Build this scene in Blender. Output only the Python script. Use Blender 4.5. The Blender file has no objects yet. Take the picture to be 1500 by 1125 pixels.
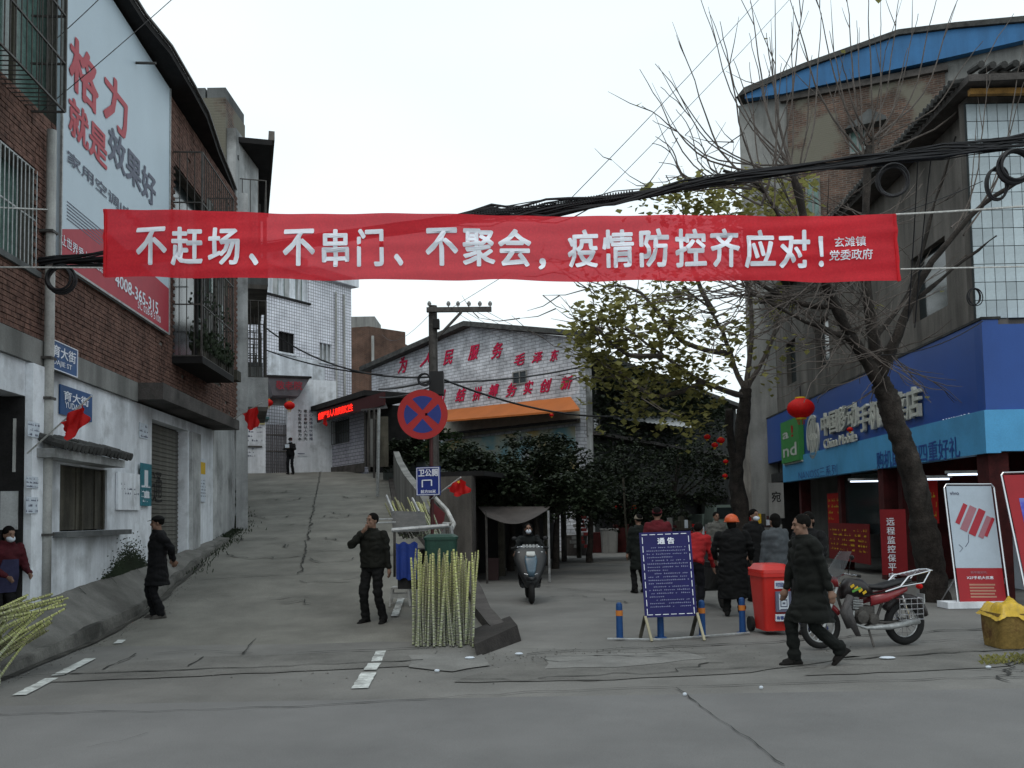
import bpy, math, random
import numpy as np
from mathutils import Vector, Matrix, noise
R = math.radians
random.seed(7); rng = np.random.default_rng(7)
sc = bpy.context.scene
COL = sc.collection

# ------------------------------------------------------------------ camera, sky, sun, exposure
FOC, HZ, ROLL, EYE = 1350.0, 755.0, R(-1.0), 1.62      # focal length in photo pixels, horizon row
PITCH = R(3.5); CY = HZ - FOC * math.tan(PITCH)         # row of the optical axis: the rest of the view comes from a lens shift
cam_d = bpy.data.cameras.new('camera'); cam = bpy.data.objects.new('camera', cam_d); COL.objects.link(cam)
cam_d.sensor_width = 36; cam_d.lens = 36 * FOC / 1500; cam_d.shift_y = (CY - 562.5) / 1500; cam_d.clip_end = 3000; cam_d.clip_start = 0.05
CR = Matrix.Rotation(R(90) + PITCH, 3, 'X') @ Matrix.Rotation(ROLL, 3, 'Z')
cam.matrix_world = Matrix.Translation((0, 0, EYE)) @ CR.to_4x4()
sc.camera = cam
world = bpy.data.worlds.new('World'); sc.world = world; world.use_nodes = True
SUN_EL, SUN_AZ = R(58), R(200)
wn = world.node_tree; wn.nodes.clear()
wo = wn.nodes.new('ShaderNodeOutputWorld'); wb = wn.nodes.new('ShaderNodeBackground')
sky = wn.nodes.new('ShaderNodeTexSky'); sky.sky_type = 'NISHITA'; sky.sun_disc = False
sky.sun_elevation = SUN_EL; sky.sun_rotation = SUN_AZ; sky.dust_density = 4; sky.air_density = 1.5
wt = wn.nodes.new('ShaderNodeTexCoord'); wm = wn.nodes.new('ShaderNodeMapping'); wm.inputs['Scale'].default_value = (1, 1, 2.6)
wz = wn.nodes.new('ShaderNodeTexNoise'); wz.inputs['Scale'].default_value = 1.6; wz.inputs['Detail'].default_value = 3
wr = wn.nodes.new('ShaderNodeValToRGB')
wr.color_ramp.elements[0].position = .35; wr.color_ramp.elements[0].color = (8.3, 9.6, 10.2, 1)
wr.color_ramp.elements[1].position = .65; wr.color_ramp.elements[1].color = (9.2, 10.1, 10.4, 1)
wx = wn.nodes.new('ShaderNodeMix'); wx.data_type = 'RGBA'; wx.inputs[0].default_value = 0.88
L = wn.links.new
L(wt.outputs['Generated'], wm.inputs[0]); L(wm.outputs[0], wz.inputs[0]); L(wz.outputs[0], wr.inputs[0])
L(sky.outputs[0], wx.inputs[6]); L(wr.outputs[0], wx.inputs[7]); L(wx.outputs[2], wb.inputs[0])
wb.inputs[1].default_value = 0.1; L(wb.outputs[0], wo.inputs[0])
sun_d = bpy.data.lights.new('sun', 'SUN'); sun_d.energy = 0.5; sun_d.angle = R(25); sun_d.color = (1, .96, .9)
sun = bpy.data.objects.new('sun', sun_d); COL.objects.link(sun)
sdir = Vector((math.sin(SUN_AZ) * math.cos(SUN_EL), math.cos(SUN_AZ) * math.cos(SUN_EL), math.sin(SUN_EL)))
sun.rotation_euler = sdir.to_track_quat('Z', 'Y').to_euler()
sc.view_settings.view_transform = 'Standard'; sc.view_settings.look = 'None'
sc.view_settings.exposure = 0.26; sc.view_settings.gamma = 1; sc.view_settings.use_curve_mapping = False
sc.cycles.max_bounces = 5; sc.cycles.diffuse_bounces = 3; sc.cycles.transparent_max_bounces = 8

# ------------------------------------------------------------------ helpers
def ray(px, py):
    return CR @ Vector(((px - 750) / FOC, (CY - py) / FOC, -1))
def U(px, py, Y):
    """point seen at photo pixel (px,py) at depth Y from the camera"""
    d = ray(px, py); return Vector((0, 0, EYE)) + d * (Y / d.y)
def G(px, py, z=0):
    d = ray(px, py); return Vector((0, 0, EYE)) + d * ((z - EYE) / d.z)
class Frame:
    """wall plane: P0 left end, P1 right end as seen by a viewer facing it; x right, y into the wall, z up"""
    def __init__(s, P0, P1, z0=0.0):
        u = Vector((P1[0] - P0[0], P1[1] - P0[1], 0)); s.L = u.length; u.normalize()
        y = Vector((0, 0, 1)).cross(u); s.u, s.y, s.o = u, y, Vector((P0[0], P0[1], z0))
        s.M = Matrix(((u.x, y.x, 0, s.o.x), (u.y, y.y, 0, s.o.y), (0, 0, 1, z0), (0, 0, 0, 1)))
    def hit(s, px, py, off=0.0):
        d = ray(px, py); o = s.o + s.y * off
        t = (o - Vector((0, 0, EYE))).dot(s.y) / d.dot(s.y)
        p = Vector((0, 0, EYE)) + d * t - s.o
        return p.dot(s.u), p.z
    def at(s, x, y, z): return s.M @ Vector((x, y, z))
def M3(loc=(0, 0, 0), rz=0, rx=0, ry=0, s=(1, 1, 1)):
    return Matrix.Translation(loc) @ Matrix.Rotation(rz, 4, 'Z') @ Matrix.Rotation(ry, 4, 'Y') @ Matrix.Rotation(rx, 4, 'X') @ Matrix.Diagonal((*s, 1))
TM = {}
def tag(o, label=None, cat=None, group=None, kind=None, category=None):
    cat = cat or category
    if label: o['label'] = label
    if cat: o['category'] = cat
    if group: o['group'] = group
    if kind: o['kind'] = kind
    return o
def thing(name, label, cat, loc=(0, 0, 0), rz=0, group=None):
    o = bpy.data.objects.new(name, None); COL.objects.link(o); o.empty_display_size = .2
    o.location = loc; o.rotation_euler = (0, 0, rz); TM[o.name] = M3(loc, rz)
    return tag(o, label, cat, group)
def link(name, me, parent=None, W=None):
    """link mesh me; W = world matrix of its own coordinates"""
    o = bpy.data.objects.new(name, me); COL.objects.link(o)
    W = W or Matrix.Identity(4)
    if parent is not None:
        o.parent = parent; o.matrix_basis = TM[parent.name].inverted() @ W
    else: o.matrix_basis = W
    TM[o.name] = W
    return o
def copy_thing(root, loc, rz=None, label=None):
    c = root.copy(); COL.objects.link(c); c.location = loc
    if rz is not None: c.rotation_euler = (0, 0, rz)
    if label: c['label'] = label
    TM[c.name] = M3(loc, rz or 0)
    def rec(a, b):
        for ch in a.children:
            k = ch.copy(); COL.objects.link(k); k.parent = b; rec(ch, k)
    rec(root, c)
    return c

BOXF = np.array([[0, 3, 2, 1], [4, 5, 6, 7], [0, 1, 5, 4], [1, 2, 6, 5], [2, 3, 7, 6], [3, 0, 4, 7]])
def basis(d):
    d = Vector(d).normalized(); a = Vector((0, 0, 1)) if abs(d.z) < .9 else Vector((1, 0, 0))
    x = a.cross(d).normalized(); return x, d.cross(x), d
class MB:
    def __init__(s, M=None): s.M = M or Matrix.Identity(4); s.V = []; s.F = []; s.n = 0
    def add(s, v, f, m=0):
        v = np.asarray(v, dtype=float).reshape(-1, 3)
        s.V.append(v)
        if isinstance(f, np.ndarray): s.F.append((f + s.n, m))
        else: s.F.append(([[i + s.n for i in q] for q in f], m))
        s.n += len(v); return s
    def box(s, x0, y0, z0, x1, y1, z1, m=0, R_=None):
        v = np.array([[x0, y0, z0], [x1, y0, z0], [x1, y1, z0], [x0, y1, z0], [x0, y0, z1], [x1, y0, z1], [x1, y1, z1], [x0, y1, z1]])
        if R_ is not None: v = np.array([R_ @ Vector(p) for p in v])
        return s.add(v, BOXF, m)
    def cbox(s, c, d, rot=None, m=0):
        h = np.array(d) / 2
        v = np.array([[-1, -1, -1], [1, -1, -1], [1, 1, -1], [-1, 1, -1], [-1, -1, 1], [1, -1, 1], [1, 1, 1], [-1, 1, 1]]) * h
        if rot is not None: v = np.array([rot @ Vector(p) for p in v])
        return s.add(v + np.array(c), BOXF, m)
    def bar(s, p, q, w, t=None, m=0):
        """square bar from p to q"""
        t = t or w; p, q = Vector(p), Vector(q); x, y, d = basis(q - p)
        v = [p + x * a * w / 2 + y * b * t / 2 for a, b in ((-1, -1), (1, -1), (1, 1), (-1, 1))]
        v += [q + x * a * w / 2 + y * b * t / 2 for a, b in ((-1, -1), (1, -1), (1, 1), (-1, 1))]
        return s.add(v, BOXF, m)
    def tube(s, pts, r, n=6, m=0, cap=True):
        pts = [Vector(p) for p in pts]; k = len(pts)
        rr = r if hasattr(r, '__len__') else [r] * k
        x = None; V = []
        ang = [2 * math.pi * i / n for i in range(n)]
        for i, p in enumerate(pts):
            d = (pts[min(i + 1, k - 1)] - pts[max(i - 1, 0)])
            if d.length < 1e-9: d = Vector((0, 0, 1))
            d.normalize()
            if x is None: x = basis(d)[0]
            else:
                x = x - d * x.dot(d)
                x = x.normalized() if x.length > 1e-6 else basis(d)[0]
            y = d.cross(x)
            V += [p + (x * math.cos(a) + y * math.sin(a)) * rr[i] for a in ang]
        F = [[i * n + j, i * n + (j + 1) % n, (i + 1) * n + (j + 1) % n, (i + 1) * n + j] for i in range(k - 1) for j in range(n)]
        s.add(V, np.array(F), m)
        if cap:
            b = s.n - len(V)
            s.F.append(([[b + j for j in range(n - 1, -1, -1)], [b + (k - 1) * n + j for j in range(n)]], m))
        return s
    def cap(s, p, q, r1, r2, n=10, m=0):
        p, q = Vector(p), Vector(q); d = (q - p); l = d.length; d = d.normalized() if l > 1e-6 else Vector((0, 0, 1))
        P, Q = [], []
        for a in (-85, -55, -25): P.append(p + d * r1 * math.sin(R(a))); Q.append(r1 * math.cos(R(a)))
        for a in (0, .5, 1): P.append(p + (q - p) * a); Q.append(r1 + (r2 - r1) * a)
        for a in (25, 55, 85): P.append(q + d * r2 * math.sin(R(a))); Q.append(r2 * math.cos(R(a)))
        return s.tube(P, Q, n, m)
    def loft(s, rings, n=16, m=0, caps=True, p=1.0):
        """rings of (centre, x-axis vector, y-axis vector); p<1 squares the outline"""
        V = []
        for c, a, b in rings:
            c, a, b = Vector(c), Vector(a), Vector(b)
            for i in range(n):
                t = 2 * math.pi * i / n; ct, st = math.cos(t), math.sin(t)
                V.append(c + a * math.copysign(abs(ct) ** p, ct) + b * math.copysign(abs(st) ** p, st))
        k = len(rings)
        s.add(V, np.array([[i * n + j, i * n + (j + 1) % n, (i + 1) * n + (j + 1) % n, (i + 1) * n + j] for i in range(k - 1) for j in range(n)]), m)
        if caps:
            b = s.n - len(V); s.F.append(([[b + j for j in range(n - 1, -1, -1)], [b + (k - 1) * n + j for j in range(n)]], m))
        return s
    def ell(s, c, r, rot=None, n=14, k=9, m=0, t0=0, t1=180):
        r = r if hasattr(r, '__len__') else (r, r, r); c = Vector(c); V = []
        for i in range(k + 1):
            th = R(max(t0, .5) + (min(t1, 179.5) - max(t0, .5)) * i / k)
            for j in range(n):
                a = 2 * math.pi * j / n
                v = Vector((r[0] * math.sin(th) * math.cos(a), r[1] * math.sin(th) * math.sin(a), r[2] * math.cos(th)))
                V.append(c + (rot @ v if rot else v))
        s.add(V, np.array([[i * n + j, (i + 1) * n + j, (i + 1) * n + (j + 1) % n, i * n + (j + 1) % n] for i in range(k) for j in range(n)]), m)
        b = s.n - len(V); s.F.append(([[b + j for j in range(n)], [b + k * n + j for j in range(n - 1, -1, -1)]], m))
        return s
    def lathe(s, c, prof, n=16, m=0, axis='Z'):
        V = []
        for r_, z in prof:
            for j in range(n):
                a = 2 * math.pi * j / n
                if axis == 'Z': V.append((c[0] + r_ * math.cos(a), c[1] + r_ * math.sin(a), c[2] + z))
                elif axis == 'Y': V.append((c[0] + r_ * math.cos(a), c[1] + z, c[2] + r_ * math.sin(a)))
                else: V.append((c[0] + z, c[1] + r_ * math.cos(a), c[2] + r_ * math.sin(a)))
        k = len(prof)
        return s.add(V, np.array([[i * n + j, i * n + (j + 1) % n, (i + 1) * n + (j + 1) % n, (i + 1) * n + j] for i in range(k - 1) for j in range(n)]), m)
    def torus(s, c, R0, r, ax='Y', n=28, k=8, m=0):
        c = Vector(c); P = []
        for i in range(n + 1):
            a = 2 * math.pi * i / n
            P.append(c + (Vector((math.cos(a), 0, math.sin(a))) if ax == 'Y' else Vector((0, math.cos(a), math.sin(a))) if ax == 'X' else Vector((math.cos(a), math.sin(a), 0))) * R0)
        return s.tube(P, r, k, m, cap=False)
    def prism(s, pts, y0, y1, m=0):
        """outline pts (x,z) extruded along y"""
        n = len(pts)
        V = [(x, y0, z) for x, z in pts] + [(x, y1, z) for x, z in pts]
        F = [list(range(n)), list(range(2 * n - 1, n - 1, -1))] + [[i, i + n, (i + 1) % n + n, (i + 1) % n] for i in range(n)]
        return s.add(V, F, m)
    def quad(s, a, b, c, d, m=0): return s.add([a, b, c, d], np.array([[0, 1, 2, 3]]), m)
    def mesh(s, name, mats, smooth=False, W=None):
        V = np.concatenate(s.V) if s.V else np.zeros((0, 3))
        F = []; MI = []; UV = []
        def uvof(pts):
            nn = np.cross(pts[1] - pts[0], pts[2] - pts[0]); a = int(np.argmax(np.abs(nn)))
            return pts[:, [1, 2]] if a == 0 else pts[:, [0, 2]] if a == 1 else pts[:, [0, 1]]
        for f, m in s.F:
            if isinstance(f, np.ndarray):
                P = V[f]; nn = np.abs(np.cross(P[:, 1] - P[:, 0], P[:, 2] - P[:, 0])); a = nn.argmax(1)
                uv = np.where((a == 0)[:, None, None], P[..., [1, 2]], np.where((a == 1)[:, None, None], P[..., [0, 2]], P[..., [0, 1]]))
                UV.append(uv.reshape(-1, 2)); F += f.tolist(); MI += [m] * len(f)
            else:
                for q in f: UV.append(uvof(V[q])); F.append(q); MI.append(m)
        T = (W.inverted() @ s.M) if W is not None else s.M
        T = np.array(T); X = V @ T[:3, :3].T + T[:3, 3]
        me = bpy.data.meshes.new(name); me.from_pydata(X.tolist(), [], F)
        if not isinstance(mats, (list, tuple)): mats = [mats]
        for m in mats: me.materials.append(m)
        me.polygons.foreach_set('material_index', MI)
        if smooth: me.polygons.foreach_set('use_smooth', [True] * len(F))
        ul = me.uv_layers.new(name='UVMap'); ul.data.foreach_set('uv', np.concatenate(UV).ravel())
        me.update(); return me
    def build(s, name, mats, parent=None, smooth=False, **kw):
        W = TM[parent.name] if parent is not None else None
        me = s.mesh(name, mats, smooth, W)
        o = bpy.data.objects.new(name, me); COL.objects.link(o)
        if parent is not None: o.parent = parent; TM[o.name] = W
        else: TM[o.name] = Matrix.Identity(4)
        if kw: tag(o, **kw)
        return o
def rebase(o, loc):
    """put a single-mesh thing's origin at its base"""
    loc = Vector(loc); o.data.transform(Matrix.Translation(-loc)); o.location = loc; TM[o.name] = Matrix.Translation(loc); return o
def boxmesh(name, mat, sx, sy, sz, bev=0):
    return MB().cbox((0, 0, 0), (sx, sy, sz)).mesh(name, mat)
def wall_boxes(mb, x0, x1, z0, z1, holes, y0, y1, m=0):
    xs = sorted({x0, x1, *[h[0] for h in holes], *[h[2] for h in holes]}); zs = sorted({z0, z1, *[h[1] for h in holes], *[h[3] for h in holes]})
    xs = [x for x in xs if x0 <= x <= x1]; zs = [z for z in zs if z0 <= z <= z1]
    for i in range(len(xs) - 1):
        run = None
        for j in range(len(zs) - 1):
            cx, cz = (xs[i] + xs[i + 1]) / 2, (zs[j] + zs[j + 1]) / 2
            solid = not any(h[0] < cx < h[2] and h[1] < cz < h[3] for h in holes)
            if solid and run is None: run = zs[j]
            if not solid and run is not None: mb.box(xs[i], y0, run, xs[i + 1], y1, zs[j], m); run = None
        if run is not None: mb.box(xs[i], y0, run, xs[i + 1], y1, zs[-1], m)
    return mb
# lettering: real glyph meshes laid on a surface
def glyphs(txt, bold=0.0, shear=0.0, spacing=1.0):
    cu = bpy.data.curves.new('t', 'FONT'); cu.body = txt; cu.size = 1; cu.shear = shear; cu.resolution_u = 2
    cu.space_character = spacing; cu.fill_mode = 'FRONT'
    o = bpy.data.objects.new('t', cu); COL.objects.link(o); dg = bpy.context.evaluated_depsgraph_get(); dg.update()
    me = bpy.data.meshes.new_from_object(o.evaluated_get(dg)); bpy.data.objects.remove(o); bpy.data.curves.remove(cu)
    return me
def lettering(txt, M, x0, z0, x1, z1, y, mat, parent, bold=0.02, shear=0, spacing=1.0, ext=0, warp=None, name='lettering'):
    """fit txt into the box x0..x1, z0..z1 of frame matrix M, y = offset (negative: in front)"""
    me = glyphs(txt, bold, shear, spacing); n = len(me.vertices)
    c = np.zeros(n * 3); me.vertices.foreach_get('co', c); c = c.reshape(-1, 3)
    lo, hi = c.min(0), c.max(0); w = np.zeros_like(c)
    w[:, 0] = x0 + (c[:, 0] - lo[0]) / (hi[0] - lo[0]) * (x1 - x0); w[:, 2] = z0 + (c[:, 1] - lo[1]) / (hi[1] - lo[1]) * (z1 - z0); w[:, 1] = y
    faces = [list(p.vertices) for p in me.polygons]; bpy.data.meshes.remove(me)
    if bold:      # heavier strokes: the glyph repeated a stroke's width around itself
        sx_, sz_ = (x1 - x0) / (hi[0] - lo[0]), (z1 - z0) / (hi[1] - lo[1]); q = []; fs = []; b_ = bold * .62
        offs = [(0, 0), (1, 0), (-1, 0), (0, .8), (0, -.8), (.7, .6), (-.7, .6), (.7, -.6), (-.7, -.6)]
        cx_, cz_ = (x0 + x1) / 2, (z0 + z1) / 2; fx, fz = 1 - 2 * b_ * sx_ / max(1e-6, x1 - x0), 1 - 1.6 * b_ * sz_ / max(1e-6, z1 - z0)
        for k, (ox, oz) in enumerate(offs):
            v = w.copy(); v[:, 0] = cx_ + (v[:, 0] - cx_) * fx + ox * b_ * sx_; v[:, 2] = cz_ + (v[:, 2] - cz_) * fz + oz * b_ * sz_; v[:, 1] -= k * .0004; q.append(v); fs += [[i + k * n for i in f] for f in faces]
        w = np.concatenate(q); faces = fs; n = len(w)
    mb = MB(M)
    if ext:
        edge = {}
        for f in faces:
            for a, b in zip(f, f[1:] + f[:1]): edge[(a, b)] = edge.get((a, b), 0) + 1
        rim = [(a, b) for (a, b) in edge if (b, a) not in edge]
        w2 = w.copy(); w2[:, 1] = y + ext
        faces = faces + [[b, a, a + n, b + n] for a, b in rim]; w = np.concatenate([w, w2])
    if warp is not None: w[:, 1] += warp(w[:, 0], w[:, 2])
    mb.add(w, faces)
    return mb.build(name, mat, parent)

# ------------------------------------------------------------------ materials
MATS = {}
def P(name, col, rough=.85, var=.25, scale=3.0, bump=.15, metal=0.0, streak=0.0, grime=0.0, grimecol=None, rnd=0.0, spec=.3, fine=40, emit=0, trans=0, coord='Object'):
    if name in MATS: return MATS[name]
    m = bpy.data.materials.new(name); m.use_nodes = True; nt = m.node_tree; N = nt.nodes; b = N['Principled BSDF']; K = nt.links.new
    b.inputs['Roughness'].default_value = rough; b.inputs['Metallic'].default_value = metal; b.inputs['Specular IOR Level'].default_value = spec
    tc = N.new('ShaderNodeTexCoord'); src = tc.outputs[coord if coord != 'Position' else 'Object']
    if coord == 'Position': src = N.new('ShaderNodeNewGeometry').outputs['Position']
    def noise_(sc_, det=5, vec=None):
        n = N.new('ShaderNodeTexNoise'); n.inputs['Scale'].default_value = sc_; n.inputs['Detail'].default_value = det; n.inputs['Roughness'].default_value = .62
        K(vec or src, n.inputs['Vector']); return n.outputs['Fac']
    def mul(a, lo, hi, p0=.3, p1=.7):
        r = N.new('ShaderNodeMapRange'); r.inputs[1].default_value = p0; r.inputs[2].default_value = p1; r.inputs[3].default_value = lo; r.inputs[4].default_value = hi
        K(a, r.inputs[0]); return r.outputs[0]
    c = N.new('ShaderNodeRGB'); c.outputs[0].default_value = (*col, 1); cur = c.outputs[0]
    def times(cur, f):
        v = N.new('ShaderNodeVectorMath'); v.operation = 'SCALE'; K(cur, v.inputs[0]); K(f, v.inputs['Scale']); return v.outputs[0]
    cur = times(cur, mul(noise_(scale), 1 - var, 1 + var))
    cur = times(cur, mul(noise_(fine, 3), 1 - var * .5, 1 + var * .5))
    if rnd:
        oi = N.new('ShaderNodeObjectInfo'); cur = times(cur, mul(oi.outputs['Random'], 1 - rnd, 1 + rnd, 0, 1))
    if streak:
        mp = N.new('ShaderNodeMapping'); mp.inputs['Scale'].default_value = (1.3, 1.3, .14); K(src, mp.inputs[0])
        cur = times(cur, mul(noise_(1.5, 6, mp.outputs[0]), 1 - streak, 1.05, .38, .6))
    if grime:
        g = mul(noise_(scale * .45, 8), 0, 1, .5, .66)
        x = N.new('ShaderNodeMix'); x.data_type = 'RGBA'; x.inputs[7].default_value = (*(grimecol or (col[0] * .25, col[1] * .25, col[2] * .22)), 1)
        gm = N.new('ShaderNodeMath'); gm.operation = 'MULTIPLY'; gm.inputs[1].default_value = grime; K(g, gm.inputs[0])
        K(gm.outputs[0], x.inputs[0]); K(cur, x.inputs[6]); cur = x.outputs[2]
    K(cur, b.inputs['Base Color'])
    if bump:
        bp = N.new('ShaderNodeBump'); bp.inputs['Strength'].default_value = bump; bp.inputs['Distance'].default_value = .02
        K(noise_(fine * .6, 6), bp.inputs['Height']); K(bp.outputs[0], b.inputs['Normal'])
    if emit: b.inputs['Emission Color'].default_value = (*col, 1); b.inputs['Emission Strength'].default_value = emit
    if trans:
        out = N['Material Output']; t = N.new('ShaderNodeBsdfTranslucent'); K(cur, t.inputs[0]); ms = N.new('ShaderNodeMixShader'); ms.inputs[0].default_value = trans
        K(b.outputs[0], ms.inputs[1]); K(t.outputs[0], ms.inputs[2]); K(ms.outputs[0], out.inputs[0])
    MATS[name] = m; return m
def GRID(name, c1, c2, mortar, w, h, ms=.01, offset=.5, rough=.85, streak=.3, bump=.5, grime=0.0, plaster=None):
    """coursed masonry or tiling in metres on the wall's own uv"""
    if name in MATS: return MATS[name]
    m = bpy.data.materials.new(name); m.use_nodes = True; nt = m.node_tree; N = nt.nodes; b = N['Principled BSDF']; K = nt.links.new
    b.inputs['Roughness'].default_value = rough; b.inputs['Specular IOR Level'].default_value = .3
    tc = N.new('ShaderNodeTexCoord'); br = N.new('ShaderNodeTexBrick'); K(tc.outputs['UV'], br.inputs['Vector'])
    br.offset = offset; br.inputs['Scale'].default_value = 1; br.inputs['Brick Width'].default_value = w; br.inputs['Row Height'].default_value = h; br.inputs['Mortar Size'].default_value = ms
    br.inputs['Mortar Smooth'].default_value = .2
    br.inputs['Color1'].default_value = (*c1, 1); br.inputs['Color2'].default_value = (*c2, 1); br.inputs['Mortar'].default_value = (*mortar, 1)
    nz = N.new('ShaderNodeTexNoise'); nz.inputs['Scale'].default_value = 1.3; nz.inputs['Detail'].default_value = 8; nz.inputs['Roughness'].default_value = .65; K(tc.outputs['Object'], nz.inputs['Vector'])
    r = N.new('ShaderNodeMapRange'); r.inputs[1].default_value = .35; r.inputs[2].default_value = .65; r.inputs[3].default_value = 1 - streak; r.inputs[4].default_value = 1.12; K(nz.outputs[0], r.inputs[0])
    v = N.new('ShaderNodeVectorMath'); v.operation = 'SCALE'; K(br.outputs[0], v.inputs[0]); K(r.outputs[0], v.inputs['Scale']); cur = v.outputs[0]
    if plaster:
        n2 = N.new('ShaderNodeTexNoise'); n2.inputs['Scale'].default_value = plaster[3]; n2.inputs['Detail'].default_value = 7; K(tc.outputs['Object'], n2.inputs['Vector'])
        r2 = N.new('ShaderNodeMapRange'); r2.inputs[1].default_value = plaster[4]; r2.inputs[2].default_value = plaster[4] + .06; K(n2.outputs[0], r2.inputs[0])
        x = N.new('ShaderNodeMix'); x.data_type = 'RGBA'; x.inputs[7].default_value = (*plaster[:3], 1); K(r2.outputs[0], x.inputs[0]); K(cur, x.inputs[6]); cur = x.outputs[2]
    K(cur, b.inputs['Base Color'])
    bp = N.new('ShaderNodeBump'); bp.invert = True; bp.inputs['Strength'].default_value = bump; bp.inputs['Distance'].default_value = .015; K(br.outputs['Fac'], bp.inputs['Height'])
    K(bp.outputs[0], b.inputs['Normal']); MATS[name] = m; return m
def SOLID(name, col, rough=.6, **k): return P(name, col, rough, var=k.pop('var', .08), bump=k.pop('bump', 0), **k)

m_white = P('whitewash', (.74, .77, .81), .9, var=.10, scale=3.5, streak=.26, grime=.4, grimecol=(.14, .14, .13), bump=.2)
m_white2 = P('old_whitewash', (.48, .49, .49), .9, var=.2, scale=1.4, streak=.35, grime=.75, grimecol=(.06, .06, .055), bump=.3)
m_render = P('grey_render', (.145, .132, .118), .95, var=.25, scale=.7, streak=.45, grime=.5, grimecol=(.045, .045, .042), bump=.3)
m_render_l = P('pale_render', (.24, .24, .23), .95, var=.2, scale=.8, streak=.4, grime=.4, grimecol=(.08, .08, .07), bump=.3)
m_dark = P('near_black', (.018, .017, .017), .95, var=.4)  # near-black: stands in for shade inside rooms and under eaves; also print, trim
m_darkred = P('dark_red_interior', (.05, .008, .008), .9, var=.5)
m_concrete = P('concrete', (.11, .115, .115), .95, var=.28, scale=1.2, streak=.3, grime=.45, grimecol=(.035, .036, .034), bump=.4)
m_kerb = P('kerb_concrete', (.075, .068, .064), .95, var=.35, scale=2.2, grime=.7, grimecol=(.02, .018, .016), bump=.6)
m_wet = P('dark_block', (.03, .026, .024), .95, var=.4, scale=3, bump=.6)
m_brick = P('red_brick', (.155, .085, .066), .95, var=.6, scale=9, fine=60, bump=.5, streak=.3, coord='Position')
m_mortar = P('mortar', (.20, .185, .165), .95, var=.3, scale=4, streak=.3)
m_brickwall = GRID('brick_courses', (.12, .045, .03), (.075, .032, .024), (.14, .125, .11), .25, .07, .011, streak=.5)
m_brickfar = GRID('plain_brick_courses', (.13, .062, .04), (.10, .048, .033), (.13, .10, .08), .25, .07, .011, streak=.45)
m_brickplaster = GRID('brick_with_plaster', (.15, .085, .06), (.08, .05, .04), (.16, .14, .12), .25, .075, .012, streak=.55, plaster=(.15, .14, .11, .6, .52))
m_tilewall = GRID('white_tiles', (.80, .80, .86), (.72, .73, .79), (.20, .20, .22), .17, .16, .014, offset=0, streak=.16, rough=.5)
m_tile = P('glazed_tile', (.40, .47, .50), .35, var=.12, rnd=.18, spec=.5, bump=.03)
m_timber = P('old_timber', (.085, .078, .06), .9, var=.4, scale=2, streak=.6, bump=.4)
m_rooftile = P('dark_roof_tile', (.05, .05, .048), .95, var=.5, scale=4, rnd=.3, bump=.5)
m_steel = P('rusty_steel', (.07, .065, .06), .6, var=.4, metal=.3, scale=9)
m_galv = P('galvanised_steel', (.36, .37, .37), .5, var=.3, metal=.4, scale=8)
m_chrome = P('chrome', (.62, .62, .64), .22, var=.05, metal=1, bump=0)
m_black = SOLID('black_plastic', (.012, .012, .013), .45)
m_rubber = SOLID('rubber', (.014, .014, .014), .85)
m_glass = P('dark_window_glass', (.02, .028, .03), .12, var=.2, bump=0, spec=.6)
m_glass_g = P('greenish_window_glass', (.10, .17, .15), .2, var=.35, scale=5, bump=0, spec=.5)
m_pvc = P('white_pipe', (.42, .42, .40), .5, var=.2, streak=.4, bump=.03)
m_shutter = P('steel_shutter', (.15, .145, .125), .6, var=.35, scale=3, metal=.15, streak=.5, bump=.15)
m_road = P('road_concrete', (.160, .156, .146), .92, var=.28, scale=.55, fine=80, grime=.5, grimecol=(.11, .11, .105), bump=.35, coord='Position')
m_road2 = P('main_road_concrete', (.150, .148, .145), .85, var=.24, scale=.35, grime=.45, grimecol=(.105, .106, .106), fine=95, bump=.4, coord='Position')
m_ramp = P('lane_concrete', (.175, .170, .150), .95, var=.30, scale=.8, fine=60, grime=.4, grimecol=(.10, .10, .09), bump=.5, coord='Position')
m_pave = P('pavement_concrete', (.155, .15, .138), .95, var=.3, scale=2.0, fine=50, grime=.6, grimecol=(.075, .072, .064), bump=.7, coord='Position')
m_crack = SOLID('crack', (.035, .035, .032), 1)
m_paint = P('worn_road_paint', (.52, .54, .52), .8, var=.3, scale=9, grime=.95, grimecol=(.19, .19, .18), bump=.2)
m_red = P('banner_red', (.80, .038, .055), .7, var=.16, scale=.8, bump=.06, trans=.5)
_nt = m_red.node_tree; _o = _nt.nodes['Material Output']; _s = _o.inputs[0].links[0].from_socket; _t = _nt.nodes.new('ShaderNodeBsdfTransparent'); _t.inputs[0].default_value = (1, .45, .5, 1)
_m = _nt.nodes.new('ShaderNodeMixShader'); _m.inputs[0].default_value = .075; _nt.links.new(_s, _m.inputs[1]); _nt.links.new(_t.outputs[0], _m.inputs[2]); _nt.links.new(_m.outputs[0], _o.inputs[0])   # thin cloth
m_flag = P('flag_red', (.50, .012, .012), .7, var=.1, bump=.05, trans=.3)
m_letter = SOLID('letter_white', (.80, .83, .90), .7)
m_white_ink = SOLID('white_print', (.6, .62, .66), .6)
m_signblue = P('sign_blue', (.018, .075, .21), .45, var=.15, bump=.02)
m_yellow = SOLID('yellow', (.6, .38, .02), .6)
m_lantern = P('lantern_red', (.62, .01, .008), .6, var=.15, scale=12, bump=.2, trans=.35)
m_ledred = SOLID('led_red', (1.0, .02, .01), .5, emit=1.2)
m_skin = P('skin', (.20, .115, .08), .6, var=.12, scale=9, bump=.05)
m_hair = P('black_hair', (.006, .0055, .005), .95, spec=.1, var=.3, scale=30)
m_mask = SOLID('mask_white', (.55, .60, .66), .8)
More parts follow.
